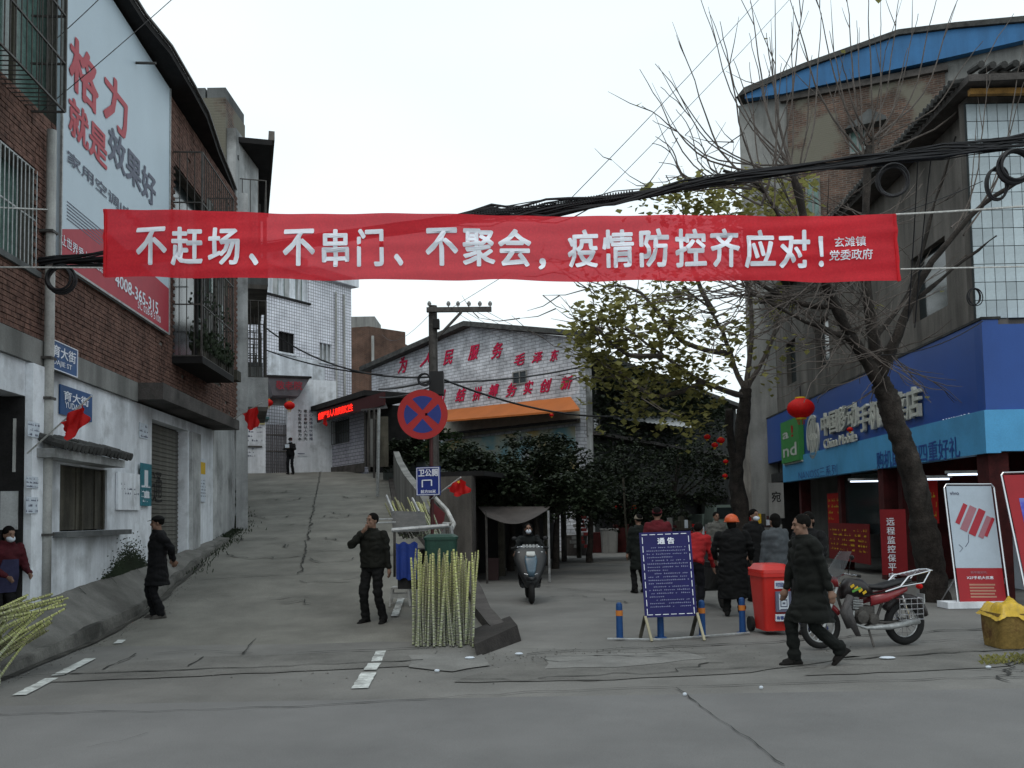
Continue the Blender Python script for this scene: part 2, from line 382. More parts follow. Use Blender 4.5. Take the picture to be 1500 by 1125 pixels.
m_leaf = P('leaf_olive', (.22, .21, .07), .7, var=.55, scale=1.1, bump=0, trans=.5, coord='Position')
m_leafdk = P('leaf_dark', (.020, .030, .014), .7, var=.5, scale=1.6, bump=0, trans=.15, coord='Position')
m_bark = P('bark', (.036, .030, .026), .95, var=.6, scale=5, streak=.4, grime=.5, grimecol=(.012, .012, .010), bump=.9)
m_twig = P('twig_bark', (.10, .085, .075), .9, var=.35, scale=5, bump=.2)
m_cable = P('cable_black', (.016, .016, .018), .55, var=.3, bump=.05)
m_rope = P('white_rope', (.5, .5, .48), .8, var=.3, scale=30)
# ------------------------------------------------------------------ ground
def lerp_tab(tab, y):
    if y <= tab[0][0]: return tab[0][1:]
    for a, b in zip(tab, tab[1:]):
        if y <= b[0]:
            t = (y - a[0]) / (b[0] - a[0]); return tuple(p + (q - p) * t for p, q in zip(a[1:], b[1:]))
    return tab[-1][1:]
def sheet(name, tab, mat, ny, nx, amp=.0, kind='structure', label=None):
    """tab rows: Y, x left, z left, x right, z right"""
    ys = np.linspace(tab[0][0], tab[-1][0], ny); V = []
    for y in ys:
        xl, zl, xr, zr = lerp_tab(tab, y)
        for i in range(nx):
            t = i / (nx - 1); x = xl + (xr - xl) * t
            V.append((x, y, zl + (zr - zl) * t + amp * noise.noise((x * .9, y * .9, 3.1)) + amp * .4 * noise.noise((x * 4, y * 4, 1))))
    F = np.array([[j * nx + i, j * nx + i + 1, (j + 1) * nx + i + 1, (j + 1) * nx + i] for j in range(ny - 1) for i in range(nx - 1)])
    return MB().add(V, F).build(name, mat, smooth=True, kind=kind)
MB().quad((-400, -200, -.05), (400, -200, -.05), (400, 600, -.05), (-400, 600, -.05)).build('ground', m_pave, kind='structure')
sheet('main_road', [(-30, -60, 0, 60, 0), (8.35, -60, 0, 60, 0), (8.9, -.001, 0, 60, 0)][:2], m_road2, 40, 60, .004)
sheet('side_lane', [(8.35, -14, -.004, 20, -.004), (12, -9, -.012, 18, -.004), (30, -3, -.012, 18, -.01), (90, 0, -.012, 40, -.01)], m_road, 120, 60, .0015)
RAMP = [(12.0, -6.2, -.02, .05, -.02), (12.7, -6.25, 0.004, -.15, 0.02), (14.2, -6.4, .10, -.4, .10), (15.5, -6.5, .26, -.55, .26), (17, -6.7, .46, -.78, .47), (20, -7.1, .83, -1.6, .83), (24.3, -7.6, 1.34, -2.5, 1.34),
        (30, -9.4, 2.0, -3.7, 2.0), (36, -11.2, 2.85, -4.6, 2.85), (40, -12.6, 3.42, -5.2, 3.42), (43, -13.6, 3.80, -5.7, 3.80), (49, -16, 3.90, -6.5, 3.90), (56, -18, 3.95, -7, 3.95)]
def ramp_z(y): return lerp_tab(RAMP, y)[1]
sheet('ramp_lane', RAMP, m_ramp, 110, 22, .012)
# ledge pavement along the left houses: cross-sloping slab with a rough kerb face
PAVE = [(6, -6.05, .25, -5.2, .03), (9.5, -6.25, .38, -5.45, .04), (11.5, -6.35, .50, -5.74, .10), (15, -6.6, .74, -6.02, .30), (17.5, -6.8, .90, -6.35, .62), (20, -6.98, 1.02, -6.65, .92), (22.5, -7.15, 1.22, -6.95, 1.18)]
sheet('pavement', PAVE, m_pave, 70, 8, .03)
kb = MB(); ys = np.linspace(6, 22.5, 60); V = []
for y in ys:
    _, _, xr, zr = lerp_tab(PAVE, y); j = .09 * noise.noise((y * 1.3, 0, 0)) + .05 * noise.noise((y * 6, 0, 0))
    V += [(xr - .10, y, zr + .01), (xr - .09, y, zr + .028 + j * .2), (xr + .03 + j * .4, y, zr + .022 + j * .2), (xr + .05 + j * .5, y, zr - .06), (xr + .07 + j * .5, y, -.1)]
kb.add(V, np.array([[i * 5 + k, i * 5 + k + 1, i * 5 + k + 6, i * 5 + k + 5] for i in range(59) for k in range(4)]))
kb.build('kerb', P('kerb_worn', (.135, .13, .118), .95, var=.4, scale=2.5, grime=.9, grimecol=(.035, .034, .03), bump=.7, coord='Position'), kind='structure')
for k in range(9):
    y0 = 10 + k * 1.25; a_, b_, c__, d_ = lerp_tab(PAVE, y0); MB().add([(a_ + .05, y0, b_ + .012), (c__ - .18, y0 + .12, d_ + .035), (c__ - .18, y0 + .14, d_ + .035), (a_ + .05, y0 + .022, b_ + .012)], [[0, 1, 2, 3]]).build('pavement_joint', m_crack, kind='structure')
gut = MB(); V = []
for i, y in enumerate(np.linspace(8.8, 19, 60)):
    x = lerp_tab(PAVE, y)[2] + .08; z = max(.006, ramp_z(y) + .022) if y > 12.2 else .006; w = .10 + .07 * noise.noise((y * 1.1, 2, 2)); V += [(x, y, z), (x + w, y, z)]
gut.add(V, np.array([[2 * i, 2 * i + 1, 2 * i + 3, 2 * i + 2] for i in range(59)])).build('gutter_dirt', P('gutter_mud', (.05, .048, .042), .95, var=.5, scale=3, bump=.6, coord='Position'), kind='structure')
# retaining wall of the ramp on the side-lane side, with kerb upstand
rw = MB(); V = []
ys = np.linspace(12.2, 46, 70)
for y in ys:
    _, _, xr, zr = lerp_tab(RAMP, y); j = .02 * noise.noise((y * 2, 5, 0)); up = .12 if y < 19 else .10
    V += [(xr - .22, y, zr - .05), (xr - .20, y, zr + up + j), (xr + .03, y, zr + up + j), (xr + .10, y, -.1)]
rw.add(V, np.array([[i * 4 + k, i * 4 + k + 1, i * 4 + k + 5, i * 4 + k + 4] for i in range(69) for k in range(3)]))
rw.add(V[:4], [[0, 1, 2, 3]])
rw.build('retaining_wall', m_kerb, label='low stained kerb wall edging the ramp above the side lane', category='wall')
# broken concrete block at the corner of the ramp
cb = MB(); a, b, c_, d_ = G(700, 962), G(765, 938), G(752, 925), G(690, 940)
cb.add([(a.x, a.y, -.05), (b.x, b.y, -.05), (c_.x, c_.y + .6, -.05), (d_.x, d_.y + .5, -.05), (a.x - .04, a.y + .06, .13), (b.x - .06, b.y + .06, .19), (c_.x - .05, c_.y + .6, .15), (d_.x + .0, d_.y + .5, .10)], BOXF)
cb.build('kerb_block', m_wet, label='dark broken concrete block at the foot of the ramp wall', category='concrete block')
# cracks and joints: thin dark strips 5 mm above the surface
def crack(name, pts, w=.02, z=.006, jag=.04, zf=None, mat=None):
    P_ = []
    for a, b in zip(pts, pts[1:]):
        n = max(2, int((Vector(b) - Vector(a)).length / .12))
        for i in range(n):
            t = i / n; P_.append(Vector(a).lerp(Vector(b), t))
    P_.append(Vector(pts[-1])); V = []
    for i, p in enumerate(P_):
        d = (P_[min(i + 1, len(P_) - 1)] - P_[max(0, i - 1)]); d.z = 0; d.normalize(); nrm = Vector((-d.y, d.x, 0))
        p = p + nrm * jag * noise.noise((p.x * 3.3, p.y * 3.3, 9)) * 1.6
        ww = w * (.35 + 1.1 * abs(noise.noise((p.x * 5, p.y * 5, 2))) * 1.6)
        zz = (zf(p.y) if zf else 0) + z
        V += [(p.x + nrm.x * ww, p.y + nrm.y * ww, zz), (p.x - nrm.x * ww, p.y - nrm.y * ww, zz)]
    return MB().add(V, np.array([[2 * i, 2 * i + 1, 2 * i + 3, 2 * i + 2] for i in range(len(P_) - 1)])).build(name, mat or m_crack, kind='structure')
g = lambda *q: [G(*p) for p in q]
crack('road_joint', g((-150, 1060), (0, 1048), (450, 1036), (750, 1016), (1000, 1006), (1500, 992), (1700, 990)), .010, .012, .05)
crack('road_crack', g((0, 992), (200, 985), (460, 975), (620, 968)), .02, .012, .08)
crack('road_crack', g((435, 957), (560, 952), (640, 948)), .018, .012, .03)
crack('road_crack', g((150, 982), (200, 958)), .014, .012, .03)
crack('road_crack', g((275, 977), (298, 963)), .012, .012, .02)
crack('road_crack', g((355, 959), (376, 934)), .010, .012, .02)
crack('road_crack', g((225, 958), (290, 953), (370, 957)), .012, .012, .03)
crack('road_crack', g((770, 958), (900, 951), (1100, 943), (1260, 932), (1500, 918)), .022, .012, .08)
crack('road_crack', g((790, 996), (860, 990), (960, 988), (1030, 975), (1060, 972)), .016, .012, .15)
crack('road_crack', g((1235, 967), (1350, 960), (1500, 952)), .022, .012, .08)
crack('road_crack', g((990, 1008), (1060, 1060), (1150, 1122)), .005, .012, .03)
crack('road_crack', g((1462, 998), (1482, 972), (1490, 960)), .02, .012, .1)
crack('road_crack', g((130, 1098), (180, 1088), (215, 1075)), .004, .012, .06)
crack('road_crack', g((800, 860), (880, 868), (960, 862)), .014, .012, .1)
crack('road_crack', g((760, 880), (840, 872), (930, 884)), .014, .012, .1)
crack('road_crack', g((820, 846), (900, 850), (1000, 844)), .014, .012, .12)
def rg(px, py):   # point of the ramp surface seen at a pixel
    y = 13.0
    for _ in range(60):
        z = ramp_z(y); d = ray(px, py); t = y / d.y; zz = EYE + d.z * t
        if zz <= z: break
        y += .6
    lo, hi = y - .6, y
    for _ in range(20):
        mid = (lo + hi) / 2; d = ray(px, py)
        if EYE + d.z * mid / d.y > ramp_z(mid): lo = mid
        else: hi = mid
    d = ray(px, py); return Vector((d.x * lo / d.y, lo, 0))
r_ = lambda *q: [rg(*p) for p in q]
crack('ramp_joint', r_((440, 842), (452, 780), (462, 730), (468, 700), (470, 688)), .02, .03, .06, ramp_z)
crack('ramp_joint', r_((250, 852), (330, 847), (440, 842), (540, 838), (640, 842)), .015, .03, .05, ramp_z)
for k, (x0, x1, y) in enumerate([(360, 430, 757), (470, 520, 757), (395, 450, 731), (480, 560, 752), (400, 460, 768), (340, 420, 790), (470, 560, 790), (330, 440, 815), (450, 520, 820), (560, 610, 812), (400, 440, 800), (380, 430, 720), (500, 545, 728)]):
    crack('ramp_crack', r_((x0, y), ((x0 + x1) / 2, y + 3), (x1, y - 1)), .03, .03, .25, ramp_z)
rc_ = random.Random(5)
for k in range(26):
    y0 = rc_.uniform(9.3, 12.5); x0 = rc_.uniform(-1, 7); a = rc_.uniform(-.35, .35); l = rc_.uniform(.3, 1.5)
    crack('road_crack', [Vector((x0, y0, -.004)), Vector((x0 + l * .5, y0 + a * .5 + rc_.uniform(-.1, .1), 0)), Vector((x0 + l, y0 + a, 0))], rc_.uniform(.004, .012), .014, .12)
for k in range(30):
    y0 = rc_.uniform(15, 34); x0 = lerp_tab(RAMP, y0)[0] + rc_.uniform(.5, 4.5); l = rc_.uniform(.3, 1.3); crack('ramp_crack', [Vector((x0, y0, 0)), Vector((x0 + l * .6, y0 + rc_.uniform(-.15, .15), 0)), Vector((x0 + l, y0, 0))], rc_.uniform(.01, .025), .03, .2, ramp_z)
gr_ = MB()
for k in range(900):
    if k % 3 == 0: x, y = rc_.gauss(.6, .9), rc_.gauss(10.6, .35)
    elif k % 3 == 1: x, y = rc_.uniform(-6, 9), 10.2 + rc_.gauss(0, .5)
    else: y = rc_.uniform(9.5, 20); x = lerp_tab(PAVE, y)[2] + .2 + abs(rc_.gauss(0, .12))
    z = ramp_z(y) if (lerp_tab(RAMP, y)[0] < x < lerp_tab(RAMP, y)[2] and y > 12.2) else 0; q = rc_.uniform(.002, .008) * (1.6 if rc_.random() < .06 else 1)
    gr_.cbox((x, y, z + q * .5), (q * 2, q * 1.6, q), M3(rz=rc_.uniform(0, 3)).to_3x3())
gr_.build('grit', m_pave, kind='stuff', label='small stones and grit scattered over the road joints and gutter', category='grit')
def patch(name, pts, mat, z, zf=None, jit=.05, seed=1):
    rr = random.Random(seed); V = []; P_ = [Vector(p) for p in pts]
    for a, b in zip(P_, P_[1:] + P_[:1]):
        k = max(2, int((b - a).length / .25))
        for i in range(k): q = a.lerp(b, i / k); V.append((q.x + rr.uniform(-jit, jit), q.y + rr.uniform(-jit, jit), (zf(q.y) if zf else 0) + z))
    return MB().add(V, [list(range(len(V)))]).build(name, mat, kind='structure')
m_p1 = P('patched_concrete', (.142, .138, .128), .95, var=.3, scale=1.1, grime=.5, grimecol=(.07, .068, .062), bump=.6, coord='Position'); m_p2 = P('pale_patch', (.185, .182, .172), .95, var=.25, scale=1.6, grime=.4, grimecol=(.13, .13, .12), bump=.5, coord='Position')
m_damp = P('damp_concrete', (.135, .14, .145), .38, var=.3, scale=2, spec=.5, bump=.15, coord='Position')
patch('road_patch', g((60, 1000), (250, 992), (470, 982), (620, 975), (640, 952), (480, 958), (300, 962), (150, 975)), m_p1, .004, jit=.03)
patch('road_patch', g((660, 1000), (900, 996), (1100, 985), (1260, 962), (1120, 950), (900, 958), (740, 972)), m_p1, .004, jit=.03, seed=2)
patch('road_patch', g((1180, 990), (1330, 984), (1480, 976), (1540, 955), (1380, 950), (1240, 962)), m_p1, .004, jit=.03, seed=3)
patch('road_patch', g((600, 960), (700, 956), (720, 975), (660, 985), (600, 978)), m_p2, .008, jit=.03, seed=4)
patch('road_patch', g((800, 962), (1000, 955), (1040, 965), (900, 978), (800, 980)), m_p2, .008, jit=.03, seed=5)
# worn white dashes
def dash(px0, py0, px1, py1, w, f=G):
    a, b = f(px0, py0), f(px1, py1); d = (b - a).normalized(); n = Vector((-d.y, d.x, 0)) * w / 2; mb = MB()
    L_ = (b - a).length; k = max(3, int(L_ / .09)); V = []
    zf = ramp_z if f is rg else (lambda y: 0)
    for i in range(k + 1):
        p = a + d * L_ * i / k
        e1, e2 = 1 + .25 * noise.noise((i * .9, px0, 1)), 1 + .25 * noise.noise((i * .9, px0, 7))
        V += [(p.x + n.x * e1, p.y + n.y * e1, zf(p.y) + (.03 if f is rg else .007)), (p.x - n.x * e2, p.y - n.y * e2, zf(p.y) + (.03 if f is rg else .007))]
    return mb.add(V, np.array([[2 * i, 2 * i + 1, 2 * i + 3, 2 * i + 2] for i in range(k)])).build('road_marking', m_paint, kind='structure')
dash(28, 1019, 76, 994, .13); dash(84, 990, 133, 965, .13); dash(172, 943, 209, 914, .11, G)
dash(527, 1009, 540, 986, .16); dash(542, 982, 549, 972, .14); dash(551, 970, 558, 954, .12); dash(578, 905, 588, 878, .11, rg)
# litter and small patches
pt = MB()
for (px, py, s) in [(1300, 966, .09), (1448, 980, .03), (1115, 1010, .02), (640, 985, .03), (688, 966, .06), (760, 960, .05), (1003, 1020, .02)]:
    p = G(px, py); pt.ell((p.x, p.y, .02), (s, s * .6, .015), n=7, k=4)
pt.build('litter', m_mask, kind='stuff', label='pale scraps of litter lying on the concrete road', category='litter')
wd = MB()
for i in range(120):
    c = G(1440 + rng.uniform(0, 70), 962 + rng.uniform(0, 12)); a = rng.uniform(0, 6.28); h = rng.uniform(.02, .07)
    wd.quad((c.x, c.y, 0), (c.x + .02 * math.cos(a), c.y + .02 * math.sin(a), 0), (c.x + .06 * math.cos(a), c.y + .06 * math.sin(a), h), (c.x + .04 * math.cos(a + .4), c.y + .04 * math.sin(a + .4), h))
wd.build('weeds', m_leaf, kind='stuff', label='thin green weeds in the gutter beside the yellow basket', category='weeds')
wd = MB()
for i in range(5000):
    y = rng.uniform(18, 30); xl = lerp_tab(RAMP, y)[0]; x = xl + abs(rng.normal(0, .28)); z = ramp_z(y); a = rng.uniform(0, 6.28); h = rng.uniform(.02, .08)
    wd.quad((x, y, z), (x + .02 * math.cos(a), y + .02 * math.sin(a), z), (x + .04 * math.cos(a), y + .04 * math.sin(a), z + h), (x + .03 * math.cos(a + .5), y + .03 * math.sin(a + .5), z + h))
wd.build('verge_weeds', m_leafdk, kind='stuff', label='dark weeds and rubbish along the left edge of the ramp', category='weeds')

# ------------------------------------------------------------------ left building
FL = Frame((-5.5 - .074 * 7, 7), (-5.5 - .074 * 24.3, 24.3)); ML = FL.M
sL = lambda px, off=0: FL.hit(px, 700, off)[0]
LB = thing('brick_house', 'brick house with whitewashed ground floor carrying the huge air conditioner billboard', 'house', (FL.o.x, FL.o.y, 0))
HOLES = [(sL(-260), -.5, sL(36), 3.3), (sL(88), 1.5, sL(157), 2.47), (sL(222), .3, sL(275), 3.56)]
wall_boxes(MB(ML), 0, sL(312), -.5, 3.76, HOLES, 0, .3).build('wall', m_white, LB)
MB(ML).box(sL(36) - .03, .003, -.3, sL(36) - .003, .34, 3.295).build('doorway_shade', m_dark, LB); MB(ML).box(sL(36) - .05, .06, 1.55, sL(36) - .031, .28, 2.05).build('door_notice', m_white2, LB); MB(ML).box(sL(36) - .06, .1, 2.3, sL(36) - .031, .13, 3.0).build('door_frame', m_pvc, LB)  # dark sheet over the white jamb: painted-in shade of the doorway
MB(ML).box(sL(35), -.10, -.3, sL(60), -.002, 3.74).build('pillar', m_white, LB)
MB(ML).box(-.5, -.06, 3.762, sL(196), .3, 4.10).build('beam', m_render_l, LB)
MB(ML).box(sL(277), -.06, -.3, sL(290), -.002, 3.55).build('pillar', m_white2, LB)
BH = [(sL(-60), 5.03, sL(46), 6.4), (0.2, 7.3, sL(84), 9.6), (sL(252), 4.9, sL(322), 9.0)]
wall_boxes(MB(ML), -.5, FL.L, 4.102, 10.35, BH, .02, .3).build('brick_backing', m_mortar, LB)
wall_boxes(MB(ML), sL(312), FL.L, -.3, 4.102, [], .1, .3).build('rear_wall', m_white2, LB)
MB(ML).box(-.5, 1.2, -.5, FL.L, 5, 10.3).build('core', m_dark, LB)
MB(ML).box(-.5, .3, 3.8, FL.L, 1.2, 4.0).build('floor_slab', m_render, LB)
# bricks, individually laid: the nearest as parts, the rest joined
def bricks(frame, x0, x1, z0, z1, skip, parent, M, nparts, yf=0.0, seed=1, bw=.25, bh=.072):
    rr = random.Random(seed); bm = boxmesh('brick', m_brick, bw - .012, .03, bh - .012); mb = MB(M); cand = []
    row = 0; z = z0
    while z < z1:
        x = x0 - (row % 2) * bw / 2
        while x < x1:
            cx, cz = x + bw / 2, z + bh / 2
            if cx - bw / 2 >= x0 - .13 and not any(a < cx < c and b < cz < d for a, b, c, d in skip): cand.append((cx, cz))
            x += bw
        z += bh; row += 1
    cand.sort(key=lambda q: abs(frame.at(q[0], 0, q[1]).length)); k = 0
    for cx, cz in cand:
        w = frame.at(cx, 0, cz); pr = CR.transposed() @ (w - Vector((0, 0, EYE))); vx, vy = 750 + FOC * pr.x / -pr.z, CY - FOC * pr.y / -pr.z
        y = yf + rr.uniform(-.006, .004)
        if k < nparts and vx > 0 and vy > 0:
            W = M @ Matrix.Translation((cx, y, cz)); link('brick', bm, parent, W); k += 1
        elif rr.random() > .012: mb.cbox((cx, y, cz), (bw - .012, .03, bh - .012))
    mb.build('brickwork', m_brick, parent, kind='stuff')
bb0, bb1 = sL(74), sL(239)
skipL = BH + [(bb0 + .1, 5.4, bb1 - .1, 10.3)]
bricks(FL, -.4, FL.L, 4.12, 10.3, skipL, LB, ML, 280)
# front eave (bent line), roof
EV = [(-5.9, 8), (-6.12, 12), (-6.34, 15.7), (-6.29, 16.8), (-6.41, 18.4), (-6.53, 19.6), (-6.9, 21.6), (-7.15, 23.2), (-7.35, 24.4)]
mb = MB(); V = []
for x, y in EV: V += [(x, y, 10.38), (x, y, 10.52), (x - 4.5, y, 12.2), (x - 1.6, y, 10.36)]
n = len(EV); mb.add(V, np.array([[i * 4 + a, i * 4 + b, i * 4 + 4 + b, i * 4 + 4 + a] for i in range(n - 1) for a, b in ((0, 1), (1, 2), (3, 0))]))
mb.build('roof', m_dark, LB)
gt = MB().tube([(x + .03, y, 10.53) for x, y in EV], .035, 5); gt.build('gutter', m_steel, LB)
# billboard
BBt = thing('billboard', 'pale blue and red air conditioner billboard fixed across the brick wall', 'billboard', FL.at(bb0, 0, 5.3))
MB(ML).box(bb0, -.09, 5.31, bb1, -.02, 10.30).build('board', P('billboard_vinyl', (.50, .60, .67), .5, var=.05, scale=.6, bump=0), BBt)
mb = MB(ML); mb.bar((bb0, -.095, 5.31), (bb0, -.095, 10.3), .03); mb.bar((bb1, -.095, 5.31), (bb1, -.095, 10.3), .035); mb.bar((bb0, -.095, 5.31), (bb1, -.095, 5.31), .035)
mb.build('board_frame', m_galv, BBt)
def LQ(p): return FL.hit(p[0], p[1], -.1)
rb = [LQ(p) for p in ((75, 324), (150, 372), (238, 423))]
m_bred = SOLID('print_red', (.40, .035, .055), .55); m_bpink = SOLID('print_pink', (.44, .05, .07), .55); m_bgrey = SOLID('print_grey', (.10, .11, .16), .55)
V = [(bb0 + .02, -.094, 5.33), (bb1 - .02, -.094, 5.33), (bb1 - .02, -.094, 6.22), (sL(200, -.09), -.094, 6.25), (sL(150, -.09), -.094, 6.33), (bb0 + .02, -.094, rb[0][1])]
MB(ML).add(V, [[0, 1, 2, 3, 4, 5]]).build('red_band', m_bred, BBt)
def lt(txt, p0, p1, z0, z1, mat, bold=.02, **k):
    lettering(txt, ML, sL(p0, -.1), z0, sL(p1, -.1), z1, -.1, mat, BBt, bold, **k)
def zL(px, py): return FL.hit(px, py, -.1)[1]
lt('格', 94, 139, zL(116, 141), zL(116, 60), m_bpink, .05); lt('力', 146, 183, zL(164, 184), zL(164, 108), m_bpink, .05)
lt('就是', 94, 153, zL(122, 216), zL(122, 159), m_bpink, .05); lt('效果好', 154, 226, zL(190, 267), zL(190, 216), m_bgrey, .05)
lt('家用空调|中央空调', 93, 234, zL(118, 258), zL(118, 236), m_bgrey, .01)
lt('让世界爱上中国造', 84, 150, zL(110, 372), zL(110, 356), m_letter, .01)
lt('4008-365-315', 166, 230, zL(198, 438), zL(198, 419), m_letter, .03); lt('SC 028-8 5100', 200, 234, zL(218, 462), zL(218, 452), m_letter, .0)
mb = MB(ML)
for k in range(6): z = zL(120, 318) - k * .05 + .05; mb.box(sL(94, -.1), -.096, z, sL(150 - 3 * (k % 3), -.1), -.094, z + .014)
mb.build('small_print', m_bgrey, BBt)
mb = MB(ML); q = FL.hit(199, 92, -.1); mb.tube([(q[0], -.1, q[1]), (q[0], -.45, q[1])], .025, 5)
mb.build('lamp_arm', m_steel, BBt)
# pipe
pp = thing('drainpipe', 'white plastic drainpipe running down the corner pillar of the brick house', 'pipe', FL.at(sL(66, -.12), -.12, .4))
xp = sL(68, -.12); MB(ML).tube([(xp, -.13, .5), (xp, -.13, 2), (xp + .01, -.13, 4), (xp, -.13, 7.05)], .065, 12).build('pipe', m_pvc, pp, smooth=True)
for z in (1.45, 3.3, 3.85, 5.6): MB(ML).box(xp - .09, -.2, z, xp + .09, -.01, z + .035).build('bracket', m_steel, pp)
# ground floor window with boards, sill, tiled awning
bw0, bw1 = sL(88), sL(157); wn_ = MB(ML); nb = 5
MB(ML).box(bw0, .16, 1.5, bw1, .2, 2.47).build('window_backing', m_dark, LB)
for i in range(nb):
    a = bw0 + (bw1 - bw0) * i / nb
    MB(ML).box(a + .012, .06 + .015 * (i % 2), 1.52, a + (bw1 - bw0) / nb - .012, .1 + .015 * (i % 2), 2.46).build('board', m_timber, LB)
for x in (bw0 + .02, (bw0 + bw1) / 2 - .05, bw1 - .1): MB(ML).box(x, .02, 1.505, x + .07, .058, 2.465).build('window_post', m_timber, LB)
MB(ML).box(sL(78), -.2, 1.42, sL(176), .15, 1.498).build('window_sill', m_concrete, LB)
aw = MB(ML); a0, a1 = sL(76, -.3), sL(180, -.3)
aw.prism([(a0, 2.50), (a1, 2.50), (a1, 2.62), (a0, 2.62)], -.33, -.002); aw.build('awning_slab', m_white2, LB)
tm = MB()
for i in range(6): pass
tl = MB().tube([(0, -.22, 0), (0, 0, .07), (0, .2, .14)], [.062, .058, .05], 7).mesh('roof_tile', m_rooftile)
nT = 19
for j in range(2):
    for i in range(nT):
        x = a0 + (a1 - a0) * (i + .5) / nT
        link('roof_tile', tl, LB, ML @ M3((x, -.24 + j * .2, 2.66 + j * .07 + random.uniform(-.01, .012)), rz=random.uniform(-.08, .08)))
mb = MB(ML)
for i in range(260):
    x = random.uniform(a0, a1); y = random.uniform(-.36, -.02); z = 2.72 + (.36 + y) * .25; s = .03
    mb.quad((x, y, z), (x + s, y, z), (x + s * 1.4, y + .01, z + s * 1.3), (x + .01, y - .01, z + s * 1.5))
mb.build('moss', m_leafdk, LB, kind='stuff')
# roller shutter
s0, s1 = sL(222), sL(275)
slat = MB().box(-(s1 - s0) / 2, -.012, -.042, (s1 - s0) / 2, .012, .042).box(-(s1 - s0) / 2, -.024, -.03, (s1 - s0) / 2, -.012, .0).mesh('slat', m_shutter)
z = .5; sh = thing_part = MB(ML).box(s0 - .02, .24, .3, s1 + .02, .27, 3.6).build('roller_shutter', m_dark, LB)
while z < 3.5: link('slat', slat, sh, ML @ M3(((s0 + s1) / 2, .22, z), rx=random.uniform(-.04, .04))); z += .088
lettering('通', ML, s0 + .7, 2.0, s0 + 1.3, 2.6, .19, m_dark, LB, .0); lettering('下水道疏', ML, s0 + .75, 1.3, s0 + 1.25, 1.75, .19, m_dark, LB, .01)
# canopy over the shutter and rough brick underside
mb = MB(ML); mb.prism([(sL(196), 3.80), (sL(320), 3.82), (sL(320), 4.05), (sL(196), 4.1)], -.5, .1); mb.build('canopy_slab', m_kerb, LB)
# wall notices, posters, cables on the white wall
def plate(frame, M, px0, px1, pyc0, pyc1, mat, parent, off=-.02, th=.012, name='notice'):
    a, b = frame.hit((px0 + px1) / 2, pyc1, off), frame.hit((px0 + px1) / 2, pyc0, off)
    x0, x1 = frame.hit(px0, 700, off)[0], frame.hit(px1, 700, off)[0]
    MB(M).box(x0, off, a[1], x1, off + th, b[1]).build(name, mat, parent); return x0, a[1], x1, b[1]
pb = thing('street_sign', 'blue street name plate at the top of the whitewashed wall', 'street sign', FL.at(sL(72), 0, 3.6))
x0, z0, x1, z1 = plate(FL, ML, 73, 111, 504, 545, m_signblue, pb, -.16, .02, 'plate')
lettering('育大街', ML, x0 + .03, z0 + (z1 - z0) * .45, x1 - .06, z1 - .05, -.164, m_letter, pb, .03); lettering('DAJIE ST', ML, x0 + .05, z0 + .05, x1 - .2, z0 + .14, -.164, m_letter, pb, .01)
mb = MB(ML)
for a, b in (((x0, z0), (x1, z0)), ((x0, z1), (x1, z1)), ((x1, z0), (x1, z1)), ((x0, z0), (x0, z1))): mb.bar((a[0], -.165, a[1]), (b[0], -.165, b[1]), .012)
mb.build('plate_border', m_letter, pb)
pb = thing('street_sign', 'darker blue street name plate half covered by the red flag', 'street sign', FL.at(sL(88), 0, 3.0))
x0, z0, x1, z1 = plate(FL, ML, 87, 134, 570, 612, m_signblue, pb, -.03, .02, 'plate')
lettering('育大街', ML, x0 + .1, z0 + (z1 - z0) * .5, x1 - .15, z1 - .07, -.034, m_letter, pb, .03); lettering('YUDAJIE', ML, x0 + .15, z0 + .08, x1 - .4, z0 + .2, -.034, m_letter, pb, .01)
def scrib(frame, M, x0, z0, x1, z1, rows, parent, mat, y, seed=3, fill=.7, name='print_rows', col=None):
    rr = random.Random(seed); mb = MB(M); h = (z1 - z0) / rows
    for r in range(rows):
        x = x0; z = z0 + r * h
        while x < x1:
            w = h * rr.uniform(.3, .6)
            if rr.random() < fill:
                mb.box(x, y, z + h * .25, min(x + w, x1), y + .001, z + h * (.3 + rr.random() * .35))
                if rr.random() < .6: mb.box(x + w * .3, y - .0005, z + h * .2, x + w * .45, y, z + h * .75)
            x += w * 1.3
    return mb.build(name, mat, parent)
meter = thing('meter_cover', 'pale board fixed on the white wall beside the shuttered door', 'board', FL.at(sL(175), 0, 1.7))
x0, z0, x1, z1 = plate(FL, ML, 173, 206, 693, 747, m_white, meter, -.05, .04, 'panel'); scrib(FL, ML, x0 + .1, z0 + .25, x1 - .05, z1 - .15, 3, meter, m_bgrey, -.053, 5, .4)
po = thing('poster', 'teal poster with pale figures left of the roller shutter', 'poster', FL.at(sL(210), 0, 1.7))
x0, z0, x1, z1 = plate(FL, ML, 206, 222, 679, 741, SOLID('poster_teal', (.02, .15, .19), .6, var=.4), po, -.06, .01, 'sheet')
MB(ML).cbox(((x0 + x1) / 2, -.062, z0 + .5), (.2, .002, .3)).cbox(((x0 + x1) / 2 + .03, -.062, z0 + .2), (.3, .002, .12)).build('figure', m_white_ink, po); scrib(FL, ML, x0 + .05, z0 + .05, x1 - .05, z0 + .4, 4, po, m_letter, -.063, 8, .6)
po = thing('poster', 'narrow paper notice with an orange top on the wall right of the shutter', 'poster', FL.at(sL(296), 0, 1.7))
x0, z0, x1, z1 = plate(FL, ML, 293, 301, 672, 735, m_mask, po, -.02, .01, 'sheet'); MB(ML).box(x0 + .02, -.023, z1 - .35, x1 - .02, -.0205, z1 - .08).build('picture', m_yellow, po)
scrib(FL, ML, x0, z0 + .1, x1, z1 - .45, 6, po, m_bgrey, -.022, 9)
